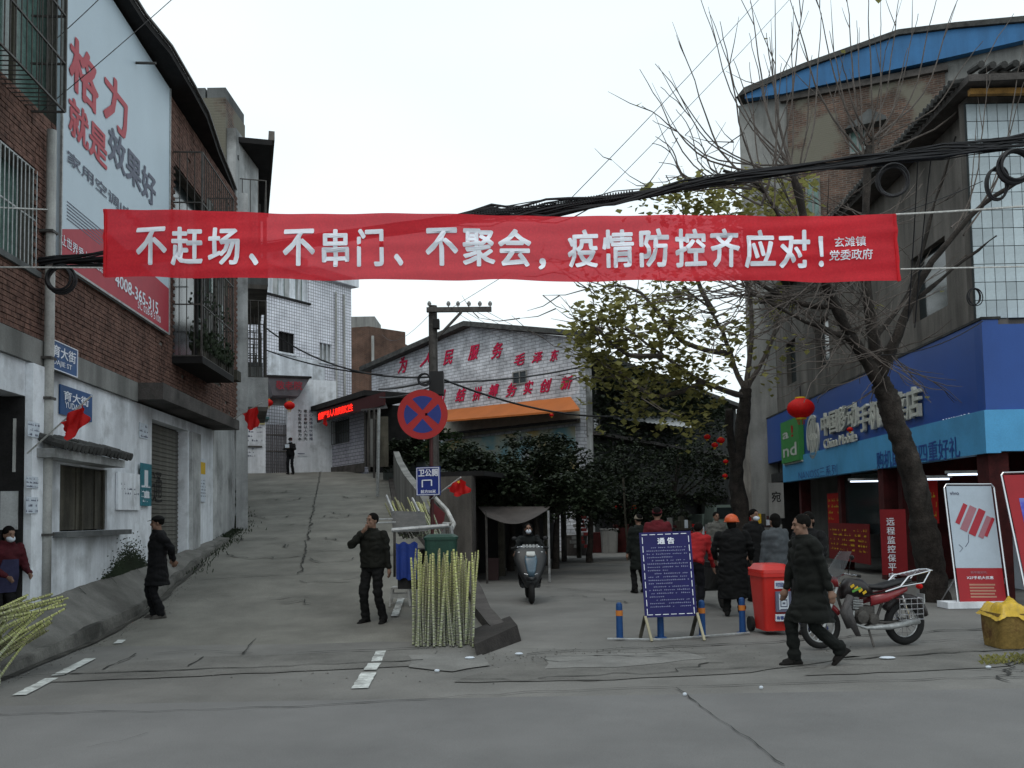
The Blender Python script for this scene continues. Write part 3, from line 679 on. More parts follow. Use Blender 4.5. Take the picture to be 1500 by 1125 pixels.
for k, (a, b, c_, d_, lab) in enumerate([(39, 56, 778 - 80, 715, 'small pasted slip at chest height on the white corner pillar'), (39, 56, 728, 752, 'lowest pasted slip with blue lines on the white corner pillar'), (40, 57, 618, 640, 'smudged pasted slip high on the white corner pillar'), (204, 216, 620, 642, 'smudged phone number slip beside the top corner of the roller shutter')]):
    off = -.115 if a < 100 else -.015
    po = thing('pasted_slip', lab, 'notice', FL.at(sL(a), 0, 2), group='advert slips pasted on the white wall'); x0, z0, x1, z1 = plate(FL, ML, a, b, c_, d_, m_mask, po, off, .008, 'slip'); scrib(FL, ML, x0, z0, x1, z1, 3, po, m_bgrey, off - .002, k + 20, .7)
st_ = MB(ML)
for (px, py) in [(48, 560), (50, 580), (46, 645), (72, 690), (75, 740)]:
    q = FL.hit(px, py, -.02)
    for i in range(8): st_.box(q[0] + random.uniform(-.1, .1), -.118 if px < 60 else -.004, q[1] + random.uniform(-.1, .1), q[0] + random.uniform(-.08, .12), -.116 if px < 60 else -.002, q[1] + random.uniform(-.08, .12))
# bottom damp growth on the wall
mb = MB(ML)
for i in range(6000):
    t = random.random(); x = sL(165) + (sL(205) - sL(165)) * t + random.gauss(0, .25); zg = .68 + .02 * (x - 6); h = .42 * math.exp(-((t - .55) / .35) ** 2)
    z = zg + abs(random.gauss(0, .5)) * h; s = .014; y = -random.uniform(.003, .05)
    mb.quad((x, y, z), (x + s, y - .01, z), (x + s * 1.3, y - .02, z + s), (x + .01, y, z + s * 1.3))
mb.build('wall_moss', m_leafdk, LB, kind='stuff')
# window glass, bars
def bars(frame_M, x0, x1, z0, z1, y, n, parent, mat, r=.009, rails=(.0, .5, 1.0), name='window_bars'):
    rl = MB(frame_M)
    for t in rails: rl.bar((x0, y, z0 + (z1 - z0) * t), (x1, y, z0 + (z1 - z0) * t), .022)
    p = rl.build(name, mat, parent); bm = MB().tube([(0, 0, 0), (0, 0, z1 - z0)], r, 5).mesh('bar', mat)
    for i in range(n + 1): link('bar', bm, p, frame_M @ M3((x0 + (x1 - x0) * i / n, y - .016, z0)))
    return p
MB(ML).box(*[BH[0][0], .22, BH[0][1], BH[0][2], .26, BH[0][3]]).build('window_glass', m_glass_g, LB)
bars(ML, BH[0][0], BH[0][2], BH[0][1], BH[0][3], .0, 16, LB, m_galv)
MB(ML).box(BH[0][0] - .1, -.06, 4.95, BH[0][2] + .08, .02, 5.03).build('window_sill', m_concrete, LB)
MB(ML).box(BH[1][0], .22, BH[1][1], BH[1][2], .26, BH[1][3]).build('window_glass', m_glass_g, LB)
for i in range(9): MB(ML).box(BH[1][0] + .2 + i * .55, .1, 7.3, BH[1][0] + .28 + i * .55, .16, 9.6).build('window_mullion', m_pvc if i % 2 else m_timber, LB)
def cage(M, x0, x1, z0, z1, out, n, parent, mat, nz=2, r=.009, floor=True, yb=0.0):
    c = MB(M)
    for z in [z0 + (z1 - z0) * i / nz for i in range(nz + 1)]:
        c.bar((x0, yb - out, z), (x1, yb - out, z), .025); c.bar((x0, yb - out, z), (x0, yb, z), .025); c.bar((x1, yb - out, z), (x1, yb, z), .025)
    for x, y in ((x0, yb - out), (x1, yb - out)): c.bar((x, y, z0), (x, y, z1), .035)
    if floor:
        for i in range(int((x1 - x0) / .12)): c.bar((x0 + i * .12, yb - out, z0), (x0 + i * .12, yb, z0), .012)
    p = c.build('security_cage', mat, parent); bm = MB().tube([(0, 0, 0), (0, 0, z1 - z0)], r, 5).mesh('bar', mat)
    for i in range(1, n): link('bar', bm, p, M @ M3((x0 + (x1 - x0) * i / n, yb - out, z0)))
    for s in (x0, x1):
        for i in range(1, 4): link('bar', bm, p, M @ M3((s, yb - out * i / 4, z0)))
    return p
cage(ML, .8, sL(88, -.45), 7.15, 9.8, .45, 30, LB, m_steel, 4)
# long hanging balcony with bars beyond the billboard
c0, c1 = sL(250), sL(341, -.6)
MB(ML).prism([(c0, 4.82), (c1, 4.82), (c1, 4.96), (c0, 4.96)], -.62, .0).build('balcony_slab', m_dark, LB)
cage(ML, c0, c1, 4.97, 9.2, .6, 15, LB, m_steel, 4, .010, floor=False)
for i in range(14): x = c0 + .2 + i * (c1 - c0 - .4) / 14; MB(ML).box(x, -.56 + .04 * (i % 4), 5.3 + random.uniform(-.3, 2.2), x + random.uniform(.08, .3), -.53 + .04 * (i % 4), 6.6 + random.uniform(0, 2.3)).build('hung_cloth', [m_timber, m_dark, m_white2, m_steel, m_glass_g, m_brickwall][i % 6], LB)
for i in range(9):
    x = c0 + (c1 - c0) * (i + .3) / 9; MB(ML).box(x, -.48 + .05 * (i % 3), 4.98, x + random.uniform(.12, .5), -.43 + .05 * (i % 3), 6.8 + random.uniform(-.8, 2.0)).build('balcony_panel', [m_dark, m_glass_g, m_timber, m_render_l, m_dark][i % 5], LB)
MB(ML).box(BH[2][0], .22, BH[2][1], BH[2][2], .26, BH[2][3]).build('window_glass', m_glass, LB)
mb = MB(ML)
for i in range(1600):
    x = random.uniform(c0, c1 - .2); y = random.uniform(-.68, -.3); z = 5.1 + abs(random.gauss(0, .25)) + (.9 * (random.random() < .1)); s = .05
    a = random.uniform(0, 6.28); mb.quad((x, y, z), (x + s * math.cos(a), y + s * math.sin(a), z + .01), (x + s * 1.4 * math.cos(a), y + s * math.sin(a), z + s), (x, y, z + s * 1.2))
mb.build('balcony_plants', m_leafdk, LB, kind='stuff')
for i in range(5):
    x = c0 + .15 + i * .8; MB(ML).box(x, -.57, 4.98, x + .45, -.36, 5.22).build('planter', m_timber, LB)

# ------------------------------------------------------------------ old houses further up the left side of the ramp
def mass(name, label, P0, P1, z0, z1, depth, mat, cat='house', roofmat=None, th=.1, holes=(), interior=True):
    f = Frame(P0, P1); t = thing(name, label, cat, (P0[0], P0[1], z0)); wall_boxes(MB(f.M), 0, f.L, z0, z1, list(holes), 0, .25).build('wall', mat, t)
    b = MB(f.M); b.box(0, .25, z0, .2, depth, z1); b.box(f.L - .2, .25, z0, f.L, depth, z1); b.box(.2, depth - .2, z0, f.L - .2, depth, z1); b.build('side_wall', mat, t)
    MB(f.M).box(.2, .9, z0, f.L - .2, depth - .2, z1 - .02).build('core', m_dark, t)
    MB(f.M).box(-.1, -.12, z1 + .002, f.L + .1, depth + .1, z1 + th).build('roof', roofmat or m_concrete, t)
    return f, t
F3, H3 = mass('old_house', 'soot stained house with caged balconies and a wide dark eave above the ramp', (-7.4, 24.5), (-9.3, 31), 1.1, 11.4, 6, m_white2)
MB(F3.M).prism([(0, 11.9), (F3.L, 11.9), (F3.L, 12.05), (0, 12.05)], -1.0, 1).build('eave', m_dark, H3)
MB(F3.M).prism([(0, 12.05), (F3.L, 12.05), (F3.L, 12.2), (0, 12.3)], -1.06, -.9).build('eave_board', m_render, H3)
tw = thing('stair_tower', 'ruined brick stair tower with broken parapet above the caged balconies', 'tower', (-8, 24, 9))
MB().box(-9.5, 24.2, 9, -7.55, 26.0, 13.0).build('wall', m_brickplaster, tw)
for (x, z, w) in ((-9.0, 13.0, .9), (-8.05, 13.0, .5)): MB().box(x, 24.2, z, x + w, 25.9, z + .28).build('parapet', m_concrete, tw)
MB().box(-7.548, 24.3, 9, -7.3, 26.5, 12.2).build('plaster_side', m_white2, tw)
tw.location = (0, 0, 0); 
for ch in tw.children: ch.data.transform(Matrix.Translation((-8, 24, 9)))
def balcony(f, t, x0, x1, z, h, out, mat, railn=10, cageh=0):
    MB(f.M).box(x0, -out, z, x1, -.001, z + .12).build('balcony_slab', m_render, t)
    if mat is not None: MB(f.M).box(x0, -out - .03, z + .12, x1, -out + .05, z + .12 + h).build('balcony_front', mat, t)
    if mat is not None: MB(f.M).box(x0, -out + .05, z + .12, x0 + .08, -.001, z + .12 + h).build('balcony_side', mat, t)
    if cageh: cage(f.M, x0 + .02, x1 - .02, z + .13 + (h if mat is not None else 0), z + .13 + cageh, out - .02, railn, t, m_steel, 2, .012, floor=False)
balcony(F3, H3, .1, 3.3, 4.55, .8, .85, m_white2, 12, 2.9); balcony(F3, H3, .1, 3.4, 7.9, .7, .85, m_concrete, 12, 2.9)
balcony(F3, H3, 3.6, 6.6, 5.3, .9, .75, m_render_l, 10, 2.6); balcony(F3, H3, 3.6, 6.6, 8.5, .8, .75, m_white2, 8, 2.8)
for x in (.0, 3.45): MB(F3.M).box(x, -.35, 1.0, x + .16, -.05, 10.5).build('pier', m_white2, H3)
for k, (x, z) in enumerate(((.7, 5.7), (2.0, 5.8), (1.2, 9.2), (4.4, 6.6), (5.6, 6.7), (4.8, 9.9), (2.6, 9.0))):
    MB(F3.M).box(x, -.02, z, x + .8, -.002, z + 1.1).build('window', m_glass, H3)
MB(F3.M).prism([(3.4, 4.7), (6.4, 4.9), (6.4, 4.96), (3.4, 4.76)], -1.0, -.1).build('awning', SOLID('teal_sheet', (.10, .19, .20), .6, var=.3), H3)
F4, H4 = mass('old_house', 'last old house before the white notice wall with two small balconies', (-9.4, 31.2), (-11.6, 38.4), 1.9, 10.2, 6, m_render_l)
balcony(F4, H4, .4, 2.6, 6.4, .55, .9, m_concrete, 9, 1.6); balcony(F4, H4, 3.4, 5.6, 6.0, .7, .8, m_render, 9, 1.8); balcony(F4, H4, .4, 2.6, 8.9, .5, .9, m_white2, 8, 1.2)
for (x, z) in ((.8, 7.1), (1.9, 7.1), (4.2, 6.9), (1.0, 9.4)): MB(F4.M).box(x, -.02, z, x + .7, -.002, z + 1.0).build('window', m_glass, H4)
dp = thing('drainpipe', 'rust streaked drainpipe at the joint between the two old balcony houses', 'pipe', F3.at(F3.L - .1, -.1, 1.8)); MB(F3.M).tube([(F3.L - .1, -.12, 1.9), (F3.L - .1, -.14, 6), (F3.L - .1, -.12, 11)], .07, 8).build('pipe', m_pvc, dp)
ac = thing('air_conditioner', 'dirty outdoor air conditioner unit hung under the far balconies', 'air conditioner', F4.at(1.2, -.5, 5.8)); MB(F4.M).box(.9, -.5, 5.75, 1.7, -.2, 6.3).build('casing', m_render_l, ac); MB(F4.M).lathe((1.3, -.51, 6.02), [(.2, 0), (.2, -.01), (.02, -.015)], 16, axis='Y').build('fan', m_black, ac)

# plant trough at the left edge
tr = thing('plant_trough', 'white foam trough of dark plants against the foot of the stained wall', 'planter', rg(330, 758)); c = rg(330, 760); zz = ramp_z(c.y)
MB().box(c.x - .55, c.y - .3, zz, c.x + .15, c.y + .5, zz + .32).build('trough', m_white, tr)
mb = MB()
for i in range(500):
    p = (c.x - .2 + random.gauss(0, .25), c.y + .1 + random.gauss(0, .25), zz + .35 + abs(random.gauss(0, .18))); s = .07; a = random.uniform(0, 6)
    mb.quad(p, (p[0] + s * math.cos(a), p[1] + s * math.sin(a), p[2]), (p[0] + s * math.cos(a), p[1], p[2] + s), (p[0], p[1], p[2] + s))
mb.build('foliage', m_leafdk, tr)
wl = thing('garden_wall', 'low stained plaster wall leaning out past the plant trough', 'wall', (-8.0, 26, 1.2)); f = Frame((-7.55, 23.0), (-8.9, 29.5)); MB(f.M).box(0, -.15, .9, 6.6, -.01, 2.9).build('wall', m_white2, wl)

# ------------------------------------------------------------------ head of the ramp: notice wall, gate, white tiled block
FE = Frame((-13.4, 42.9), (-9.1, 44.6)); zE = lambda px, py, off=0: FE.hit(px, py, off)[1]; xE = lambda px, off=0: FE.hit(px, 650, off)[0]
nw = thing('notice_wall', 'white notice wall with black lettering left of the dark gate', 'wall', FE.at(0, 0, 3.7))
MB(FE.M).box(-1.5, 0, 3.4, xE(389), .3, zE(380, 608)).build('wall', m_white, nw)
scrib(FE, FE.M, xE(352), zE(370, 648), xE(384), zE(370, 622), 4, nw, m_bgrey, -.01, 31, .6); scrib(FE, FE.M, xE(353), zE(370, 670), xE(372), zE(370, 654), 3, nw, m_bgrey, -.01, 32, .8)
MB(FE.M).box(xE(346), -.06, zE(365, 655), xE(384), -.002, zE(365, 653)).build('ledge', m_steel, nw)
pb_ = thing('poster', 'cream and orange strip poster at the top of the white notice wall', 'poster', FE.at(xE(382), 0, 5.5)); MB(FE.M).box(xE(380), -.05, zE(384, 622), xE(388), -.02, zE(384, 592)).build('sheet', SOLID('cream', (.42, .38, .2), .7, var=.4), pb_)
gt = thing('iron_gate', 'dark iron bar gate across the passage behind the walker', 'gate', FE.at(xE(405), .1, 3.8))
gx0, gx1 = xE(390), xE(420)
MB(FE.M).box(gx0, .02, zE(405, 662), gx1, .05, zE(405, 660)).box(gx0, .02, zE(405, 638), gx1, .05, zE(405, 636)).build('rail', m_steel, gt)
gb = MB().box(-.03, -.012, 0, .03, .012, 2.4).mesh('gate_bar', P('gate_steel', (.10, .095, .10), .6, var=.3))
for i in range(11): link('gate_bar', gb, gt, FE.M @ M3((gx0 + (gx1 - gx0) * (i + .5) / 11, .06, 3.75)))
pw = thing('gate_wall', 'pale plastered wall with vertical black couplets right of the iron gate', 'wall', FE.at(xE(420), 0, 3.7))
MB(FE.M).box(xE(420), 0, 3.4, FE.L + .6, .4, zE(440, 556)).build('wall', m_white, pw)
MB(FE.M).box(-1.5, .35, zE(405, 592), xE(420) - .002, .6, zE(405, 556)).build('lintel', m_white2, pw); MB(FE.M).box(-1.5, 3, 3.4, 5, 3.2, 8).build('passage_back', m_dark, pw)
for k, (px, t_) in enumerate(((438.5, '为老服务诚信为本'), (447, '敬业奉献以人为先'), (455, '真心真情排忧解难'))):
    for i, ch in enumerate(t_):
        z1 = zE(px, 600 + i * 5.8); z0 = zE(px, 604.6 + i * 5.8); x = xE(px - 2); lettering(ch, FE.M, x, z0, x + .17, z1, -.012, m_dark if k < 2 else m_bgrey, pw, .02)
MB(FE.M).box(xE(435), -.03, zE(440, 668), xE(450), -.002, zE(440, 647)).build('notice', m_white_ink, pw); MB(FE.M).box(xE(436), -.045, zE(440, 665), xE(446), -.031, zE(440, 664)).build('notice_line', m_bgrey, pw)
cp = thing('entrance_canopy', 'grey tapered canopy with red lettering over the gate', 'canopy', FE.at(xE(418), 0, 6))
tz0, tz1 = zE(400, 551, -1.2), zE(400, 578, -1.2); ca0, ca1 = xE(391, -1.2), xE(455, -1.2)
mb = MB(FE.M); mb.add([(ca0, -1.2, tz0), (ca1, -1.2, tz0), (ca1 - .5, -1.0, tz1), (ca0 + .3, -1.0, tz1), (ca0, .3, tz0), (ca1, .3, tz0), (ca1 - .5, .3, tz1), (ca0 + .3, .3, tz1)], [[0, 3, 2, 1], [4, 5, 6, 7], [0, 1, 5, 4], [3, 7, 6, 2], [0, 4, 7, 3], [1, 2, 6, 5]])
mb.build('fascia', SOLID('canopy_grey', (.16, .155, .17), .8, var=.2), cp); mb = MB(FE.M); mb.bar((ca0, -1.24, tz0), (ca1 + .05, -1.24, tz0), .09); mb.build('rim', m_dark, cp)
lettering('敬老院', FE.M, xE(404, -1.2), tz1 + .25, xE(443, -1.2), tz0 - .2, -1.235, SOLID('dull_red', (.26, .02, .035), .7), cp, .03)
# white tiled block
FW = Frame((-15.0, 40.2), (-8.7, 50.1)); WZ = FW.hit(517, 422)[1]
WB = thing('tiled_building', 'tall white tiled building with two drainpipes at the head of the ramp', 'building', (-12, 45, 3.6))
wh = []
def HW(px0, px1, y0, y1, pc=None):
    pc = pc or (px0 + px1) / 2; return (FW.hit(px0, 500)[0], FW.hit(pc, y1)[1], FW.hit(px1, 500)[0], FW.hit(pc, y0)[1])
wh = [HW(372, 452, 375, 441, 440), HW(408, 431, 487, 517), HW(468, 486, 503, 531)]
wall_boxes(MB(FW.M), -2, FW.L, 3, WZ, wh, 0, .3).build('wall', m_tilewall, WB)
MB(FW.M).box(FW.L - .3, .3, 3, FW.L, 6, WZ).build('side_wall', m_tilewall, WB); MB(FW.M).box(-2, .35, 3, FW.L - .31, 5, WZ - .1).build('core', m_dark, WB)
MB(FW.M).box(FW.L - 3.2, -.35, WZ + .002, FW.L + .25, 6, WZ + .45).build('parapet', m_white, WB); MB(FW.M).box(-2, -.05, WZ + .002, FW.L - 3.21, 6, WZ + .25).build('parapet', m_white, WB)
for h in wh:
    MB(FW.M).box(h[0], .15, h[1], h[2], .2, h[3]).build('window_glass', m_glass_g if h is wh[0] else (m_dark if h is wh[1] else m_white2), WB)
    n = 6 if h is wh[0] else 3; fr = MB(FW.M)
    for i in range(n + 1): x = h[0] + (h[2] - h[0]) * i / n; fr.box(x - .03, .05, h[1], x + .03, .12, h[3])
    fr.build('window_frame', m_white if h is not wh[1] else m_dark, WB)
    MB(FW.M).box(h[0] - .1, -.1, h[1] - .1, h[2] + .1, .1, h[1] - .002).build('window_sill', m_dark if h is wh[0] else m_white, WB)
for i in range(9):
    x = wh[0][0] + (wh[0][2] - wh[0][0]) * (i + .2) / 9; MB(FW.M).box(x, .125, wh[0][1], x + .35, .135, wh[0][3]).build('curtain', m_white2 if i % 2 else m_white, WB)
x0, z0, x1, z1 = HW(392, 475, 522, 557, 430); MB(FW.M).box(x0, -.03, z0, x1, -.002, z1).build('plaster_band', m_white, WB)
for px in (491, 503): dp = thing('drainpipe', 'thin white drainpipe on the tiled building, the %s of the pair' % ('one nearer the windows' if px == 491 else 'one nearer the corner'), 'pipe', FW.at(FW.hit(px, 500)[0], -.1, 5), group='drainpipes of the tiled building'); x = FW.hit(px, 500)[0]; MB(FW.M).tube([(x, -.08, 5), (x, -.08, WZ - .5)], .06, 6).build('pipe', m_pvc, dp)
# low tiled guardhouse with the LED strip
FD = Frame((-9.55, 46), (-6.5, 41.2)); dz = lambda px, py, off=0: FD.hit(px, py, off)[1]; dx = lambda px, off=0: FD.hit(px, 650, off)[0]
GD = thing('guardhouse', 'low white tiled guardhouse with barred window and glowing red sign strip', 'building', FD.at(0, 0, 3.8))
gw = (dx(480), dz(495, 650), dx(512), dz(495, 616)); gw2 = (dx(460.5) if False else .05, dz(473, 632), .45, dz(473, 612))
wall_boxes(MB(FD.M), -.1, dx(532), 3.0, 6.8, [gw], 0, .25).build('wall', GRID('long_white_tiles', (.44, .44, .50), (.36, .36, .42), (.12, .12, .13), .42, .16, .014, offset=.5, streak=.25), GD)
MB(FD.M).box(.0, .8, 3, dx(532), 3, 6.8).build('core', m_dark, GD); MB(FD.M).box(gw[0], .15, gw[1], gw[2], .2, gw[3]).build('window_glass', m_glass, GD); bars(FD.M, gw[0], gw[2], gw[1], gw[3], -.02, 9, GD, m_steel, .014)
MB(FD.M).box(.05, -.03, gw2[1] + 1.0, .5, -.002, gw2[1] + 1.9).build('notice_board', m_dark, GD)
MB(FD.M).box(-.8, -1.0, 6.82, dx(566), 1.5, 7.05).build('roof', m_dark, GD); MB(FD.M).box(-.2, -.06, 3.7, dx(534), -.002, 4.1).build('plinth', m_kerb, GD)
led = thing('led_sign', 'glowing red scrolling sign strip under the guardhouse roof', 'sign', FD.at(dx(467, -.9), -.9, 6.6)); lx0, lx1, lz0, lz1 = dx(466, -.95), dx(517, -.95), dz(490, 609, -.95), dz(490, 598, -.95)
MB(FD.M).box(lx0 - .2, -.93, lz0 - .1, dx(562, -.95), -.85, lz1 + .1).build('housing', SOLID('led_housing', (.05, .008, .008), .6), led)
lettering('疫情防控人人有责讲究卫生', FD.M, lx0, lz0, lx1, lz1, -.94, m_ledred, led, .05)
ps = thing('alley_canopy', 'dark tarpaulin lean-to on poles beside the guardhouse', 'canopy', (-6, 40, 3.2))
MB().add([U(530, 596, 41), U(565, 590, 39), U(568, 598, 36), U(528, 602, 38)], [[0, 1, 2, 3]]).build('sheet', m_dark, ps)
for (px, p0, Y) in ((553, 727, 32.4), (548, 700, 35), (541, 690, 37), (535, 684, 39.5)):
    a = U(px, p0, Y); b = U(px + (2 if px == 553 else 0), 598, Y); MB().tube([a, b], .045 if px != 553 else .06, 6).build('pole', m_galv if px == 553 else m_steel, ps)
for i in range(5): a = U(533 + i * 4.5, 605, 40 - i * 1.3); b = U(533 + i * 4.5, 684, 40 - i * 1.3); MB().box(a.x, a.y, b.z, a.x + .45, a.y + .04, a.z + random.uniform(-.3, .1)).build('hanging_sheet', [m_dark, m_render, m_render_l, m_dark, m_timber][i], ps)
# brick block behind
bk = thing('brick_building', 'plain red brick block rising behind the tiled building', 'building', (-9, 61, 3))
c0_, c1_, c2_ = U(514, 480, 61.5), U(540, 478, 60), U(597, 505, 66.9)
MB(Frame((c0_.x, c0_.y), (c1_.x, c1_.y)).M).box(0, 0, 3, (Vector((c1_.x - c0_.x, c1_.y - c0_.y))).length, 3, c1_.z).build('wall', m_brickfar, bk)
MB(Frame((c1_.x, c1_.y), (c2_.x, c2_.y)).M).box(0.001, 0, 3, (Vector((c2_.x - c1_.x, c2_.y - c1_.y))).length, 3, c1_.z).build('wall', m_brickfar, bk)
MB().box(U(516, 470, 63).x, 62, c1_.z + .01, U(552, 470, 63).x, 65, c1_.z + 1.1).build('water_tank', m_render_l, bk)
p = U(546, 500, 59.8); dp = thing('drainpipe', 'white vent pipe on the plain brick block', 'pipe', (p.x, p.y, 6)); MB().tube([(p.x, p.y, 6), (p.x, p.y, U(546, 492, 59.8).z)], .09, 8).build('pipe', m_pvc, dp)

# ------------------------------------------------------------------ gabled hall with red slogans
FG = Frame((-7.9, 52), (3.0, 40)); hg = lambda px, py, off=0: FG.hit(px, py, off)
HALL = thing('gabled_hall', 'white painted brick hall with a gable roof and two rows of red slogan characters', 'hall', FG.at(FG.L / 2, 0, 0))
gl, ga, gr = hg(543, 541), hg(690, 479), hg(845, 495)
MB(FG.M).prism([(0, 0), (FG.L, 0), (FG.L, gr[1]), (ga[0], ga[1]), (0, gl[1])], 0, .4).build('wall', GRID('painted_brick', (.66, .67, .71), (.58, .59, .63), (.34, .34, .36), .5, .16, .02, streak=.45, grime=.3), HALL)
MB(FG.M).prism([(-.5, gl[1] - .1), (ga[0], ga[1]), (FG.L + .3, gr[1]), (FG.L + .3, gr[1] + .22), (ga[0], ga[1] + .25), (-.5, gl[1] + .15)], -.5, .8).build('roof', m_rooftile, HALL)
MB(FG.M).box(FG.L - .3, .4, 0, FG.L, .8, gr[1]).build('side_wall', m_white2, HALL)
m_slog = SOLID('slogan_red', (.50, .012, .06), .7, var=.25)
for ch, px, py, w, h in (('为', 590, 535, 14, 24), ('人', 624, 527, 18, 20), ('民', 657, 524, 15, 22), ('服', 694, 517, 17, 22), ('务', 728, 514, 17, 24), ('毛', 761, 527, 16, 18), ('泽', 787, 524, 16, 16), ('东', 812, 521, 13, 17),
                         ('团', 646, 582, 14, 20), ('结', 675, 579, 16, 20), ('拼', 699, 577, 14, 20), ('搏', 723, 573, 16, 20), ('务', 749, 571, 16, 21), ('实', 774, 568, 15, 20), ('创', 800, 565, 17, 20), ('新', 830, 561, 19, 20)):
    a, b = hg(px - w / 2, py + h / 2, -.02), hg(px + w / 2, py - h / 2, -.02); lettering(ch, FG.M, a[0], (a[1] + hg(px, py + h / 2)[1]) / 2, b[0], hg(px, py - h / 2)[1], -.04, m_slog, HALL, .04, shear=.35, ext=.03)
a0, a1 = hg(650, 610), hg(836, 581); b0, b1 = hg(650, 616, -1.3), hg(849, 599, -1.3)
MB(FG.M).add([(a0[0], -.01, (hg(656, 600)[1])), (a1[0], -.01, a1[1]), (b1[0], -1.3, b1[1]), (b0[0], -1.3, b0[1]), (a0[0], -.01, hg(656, 600)[1] - .05), (a1[0], -.01, a1[1] - .05), (b1[0], -1.3, b1[1] - .08), (b0[0], -1.3, b0[1] - .08)], [[0, 1, 2, 3], [7, 6, 5, 4], [3, 2, 6, 7], [0, 3, 7, 4], [1, 5, 6, 2]]).build('awning', P('orange_sheet', (.42, .12, .025), .6, var=.15, scale=.6, bump=.05), HALL)
MB(FG.M).box(a0[0], -.02, hg(740, 632)[1], FG.L, -.002, hg(740, 608)[1]).build('lower_band', SOLID('cream_wall', (.42, .39, .33), .9, var=.2), HALL)
q0, q1 = hg(640, 636, -.5), hg(845, 614, -.5); MB(FG.M).add([(q0[0], -.5, q0[1]), (q1[0], -.5, q1[1]), (q1[0], -.01, q1[1] + .1), (q0[0], -.01, q0[1] + .1), (q0[0], -.5, q0[1] - .1), (q1[0], -.5, q1[1] - .1)], [[0, 1, 2, 3], [0, 4, 5, 1]]).build('ledge', m_dark, HALL)
mu = MATS.get('mural')
def mural(name, cols, scale):
    m = bpy.data.materials.new(name); m.use_nodes = True; nt = m.node_tree; b = nt.nodes['Principled BSDF']; b.inputs['Roughness'].default_value = .9
    tc = nt.nodes.new('ShaderNodeTexCoord'); nz = nt.nodes.new('ShaderNodeTexNoise'); nz.inputs['Scale'].default_value = scale; nz.inputs['Detail'].default_value = 4; rp = nt.nodes.new('ShaderNodeValToRGB')
    nt.links.new(tc.outputs['Object'], nz.inputs['Vector']); nt.links.new(nz.outputs[0], rp.inputs[0]); nt.links.new(rp.outputs[0], b.inputs['Base Color'])
    e = rp.color_ramp.elements
    while len(e) < len(cols): e.new(.5)
    for i, c in enumerate(cols): e[i].position = .3 + .4 * i / (len(cols) - 1); e[i].color = (*c, 1)
    return m
MB(FG.M).box(0.3, -.02, 3.5, FG.L - .3, -.003, hg(740, 636)[1]).build('mural', mural('mural', [(.32, .34, .33), (.34, .24, .08), (.30, .32, .26), (.12, .26, .30), (.36, .36, .36)], .5), HALL)
scrib(FG, FG.M, hg(752, 640, -.03)[0], hg(765, 647)[1], hg(778, 640, -.03)[0], hg(765, 636)[1], 1, HALL, m_bgrey, -.03, 5, .95)
def hwin(frame, M, t, px0, px1, y0, y1, mat=None):
    pc = (px0 + px1) / 2; x0, x1, z0, z1 = frame.hit(px0, 600)[0], frame.hit(px1, 600)[0], frame.hit(pc, y1)[1], frame.hit(pc, y0)[1]
    w = MB(M).box(x0, -.03, z0, x1, -.002, z1).build('window', mat or m_glass, t); fr = MB(M)
    for x in (x0, (x0 + x1) / 2, x1): fr.box(x - .03, -.06, z0, x + .03, -.032, z1)
    for z in (z0, z1): fr.box(x0 - .03, -.064, z - .03, x1 + .03, -.0605, z + .03)
    fr.build('window_frame', m_render_l, w); return w
hwin(FG, FG.M, HALL, 753, 773, 544, 562, m_glass); hwin(FG, FG.M, HALL, 559, 572, 603, 626); 
# parapet and tiled bank between ramp head and hall
pr_ = thing('parapet_wall', 'grey rendered parapet stepping down the right edge of the ramp', 'wall', (-3, 28, 1.5)); V = []
PY = [(20.5, .55), (24, .95), (28, 1.15), (32, 1.3), (37, 1.3)]
for y, h in PY:
    xr, zr = lerp_tab(RAMP, y)[2:]; V += [(xr - .02, y, zr - .3), (xr - .02, y, zr + h), (xr + .2, y, zr + h), (xr + .2, y, zr - .3)]
mb = MB().add(V, [[i * 4 + k, i * 4 + (k + 1) % 4, i * 4 + 4 + (k + 1) % 4, i * 4 + 4 + k] for i in range(len(PY) - 1) for k in range(4)]); mb.add(V[:4], [[0, 1, 2, 3]]); mb.build('wall', m_render_l, pr_)
bank = thing('tiled_planter_wall', 'low pale block wall in front of the bushes beyond the ramp', 'wall', (-4, 38, 0)); f = Frame((-5.4, 38.5), (-.8, 34.5)); MB(f.M).box(0, 0, 0, f.L, .3, 4.1).build('wall', GRID('block_wall', (.14, .16, .15), (.11, .13, .12), (.05, .055, .05), .8, .35, .02, streak=.4), bank)

# ------------------------------------------------------------------ left side of the side lane: stalls and the long grey building
FS = Frame((-.95, 22.6), (2.5, 34.5)); ST = thing('market_shed', 'dark open fronted market shed along the side lane', 'shed', FS.at(0, 0, 0))
MB(FS.M).box(0, 1.0, 0, FS.L, 1.15, 2.6).build('back_wall', m_dark, ST); MB(FS.M).box(-.1, -.3, 2.6, FS.L, 1.2, 2.72).build('roof', m_dark, ST); MB(FS.M).box(-.2, 0, 0, -.02, 1.1, 2.6).build('side_wall', m_render, ST)
for i in range(6): MB(FS.M).box(i * FS.L / 5 - .08, -.02, 0, i * FS.L / 5 + .08, .14, 2.6).build('post', m_timber if i % 2 else m_kerb, ST)
FM = Frame((3.45, 40.6), (15.2, 62)); GM = thing('grey_building', 'long sooty grey two storey building beyond the market shed', 'building', FM.at(0, 0, 0)); mh = [(1, 0, 5, 2.6), (6, 0, 10, 2.6), (12, 0, 17, 2.6), (19, 0, 26, 2.6)]
wall_boxes(MB(FM.M), 0, FM.L, 0, 8.5, mh, 0, .3).build('wall', P('sooty_render', (.038, .04, .038), .95, var=.35, scale=.7, streak=.5, grime=.6, grimecol=(.03, .033, .03)), GM)
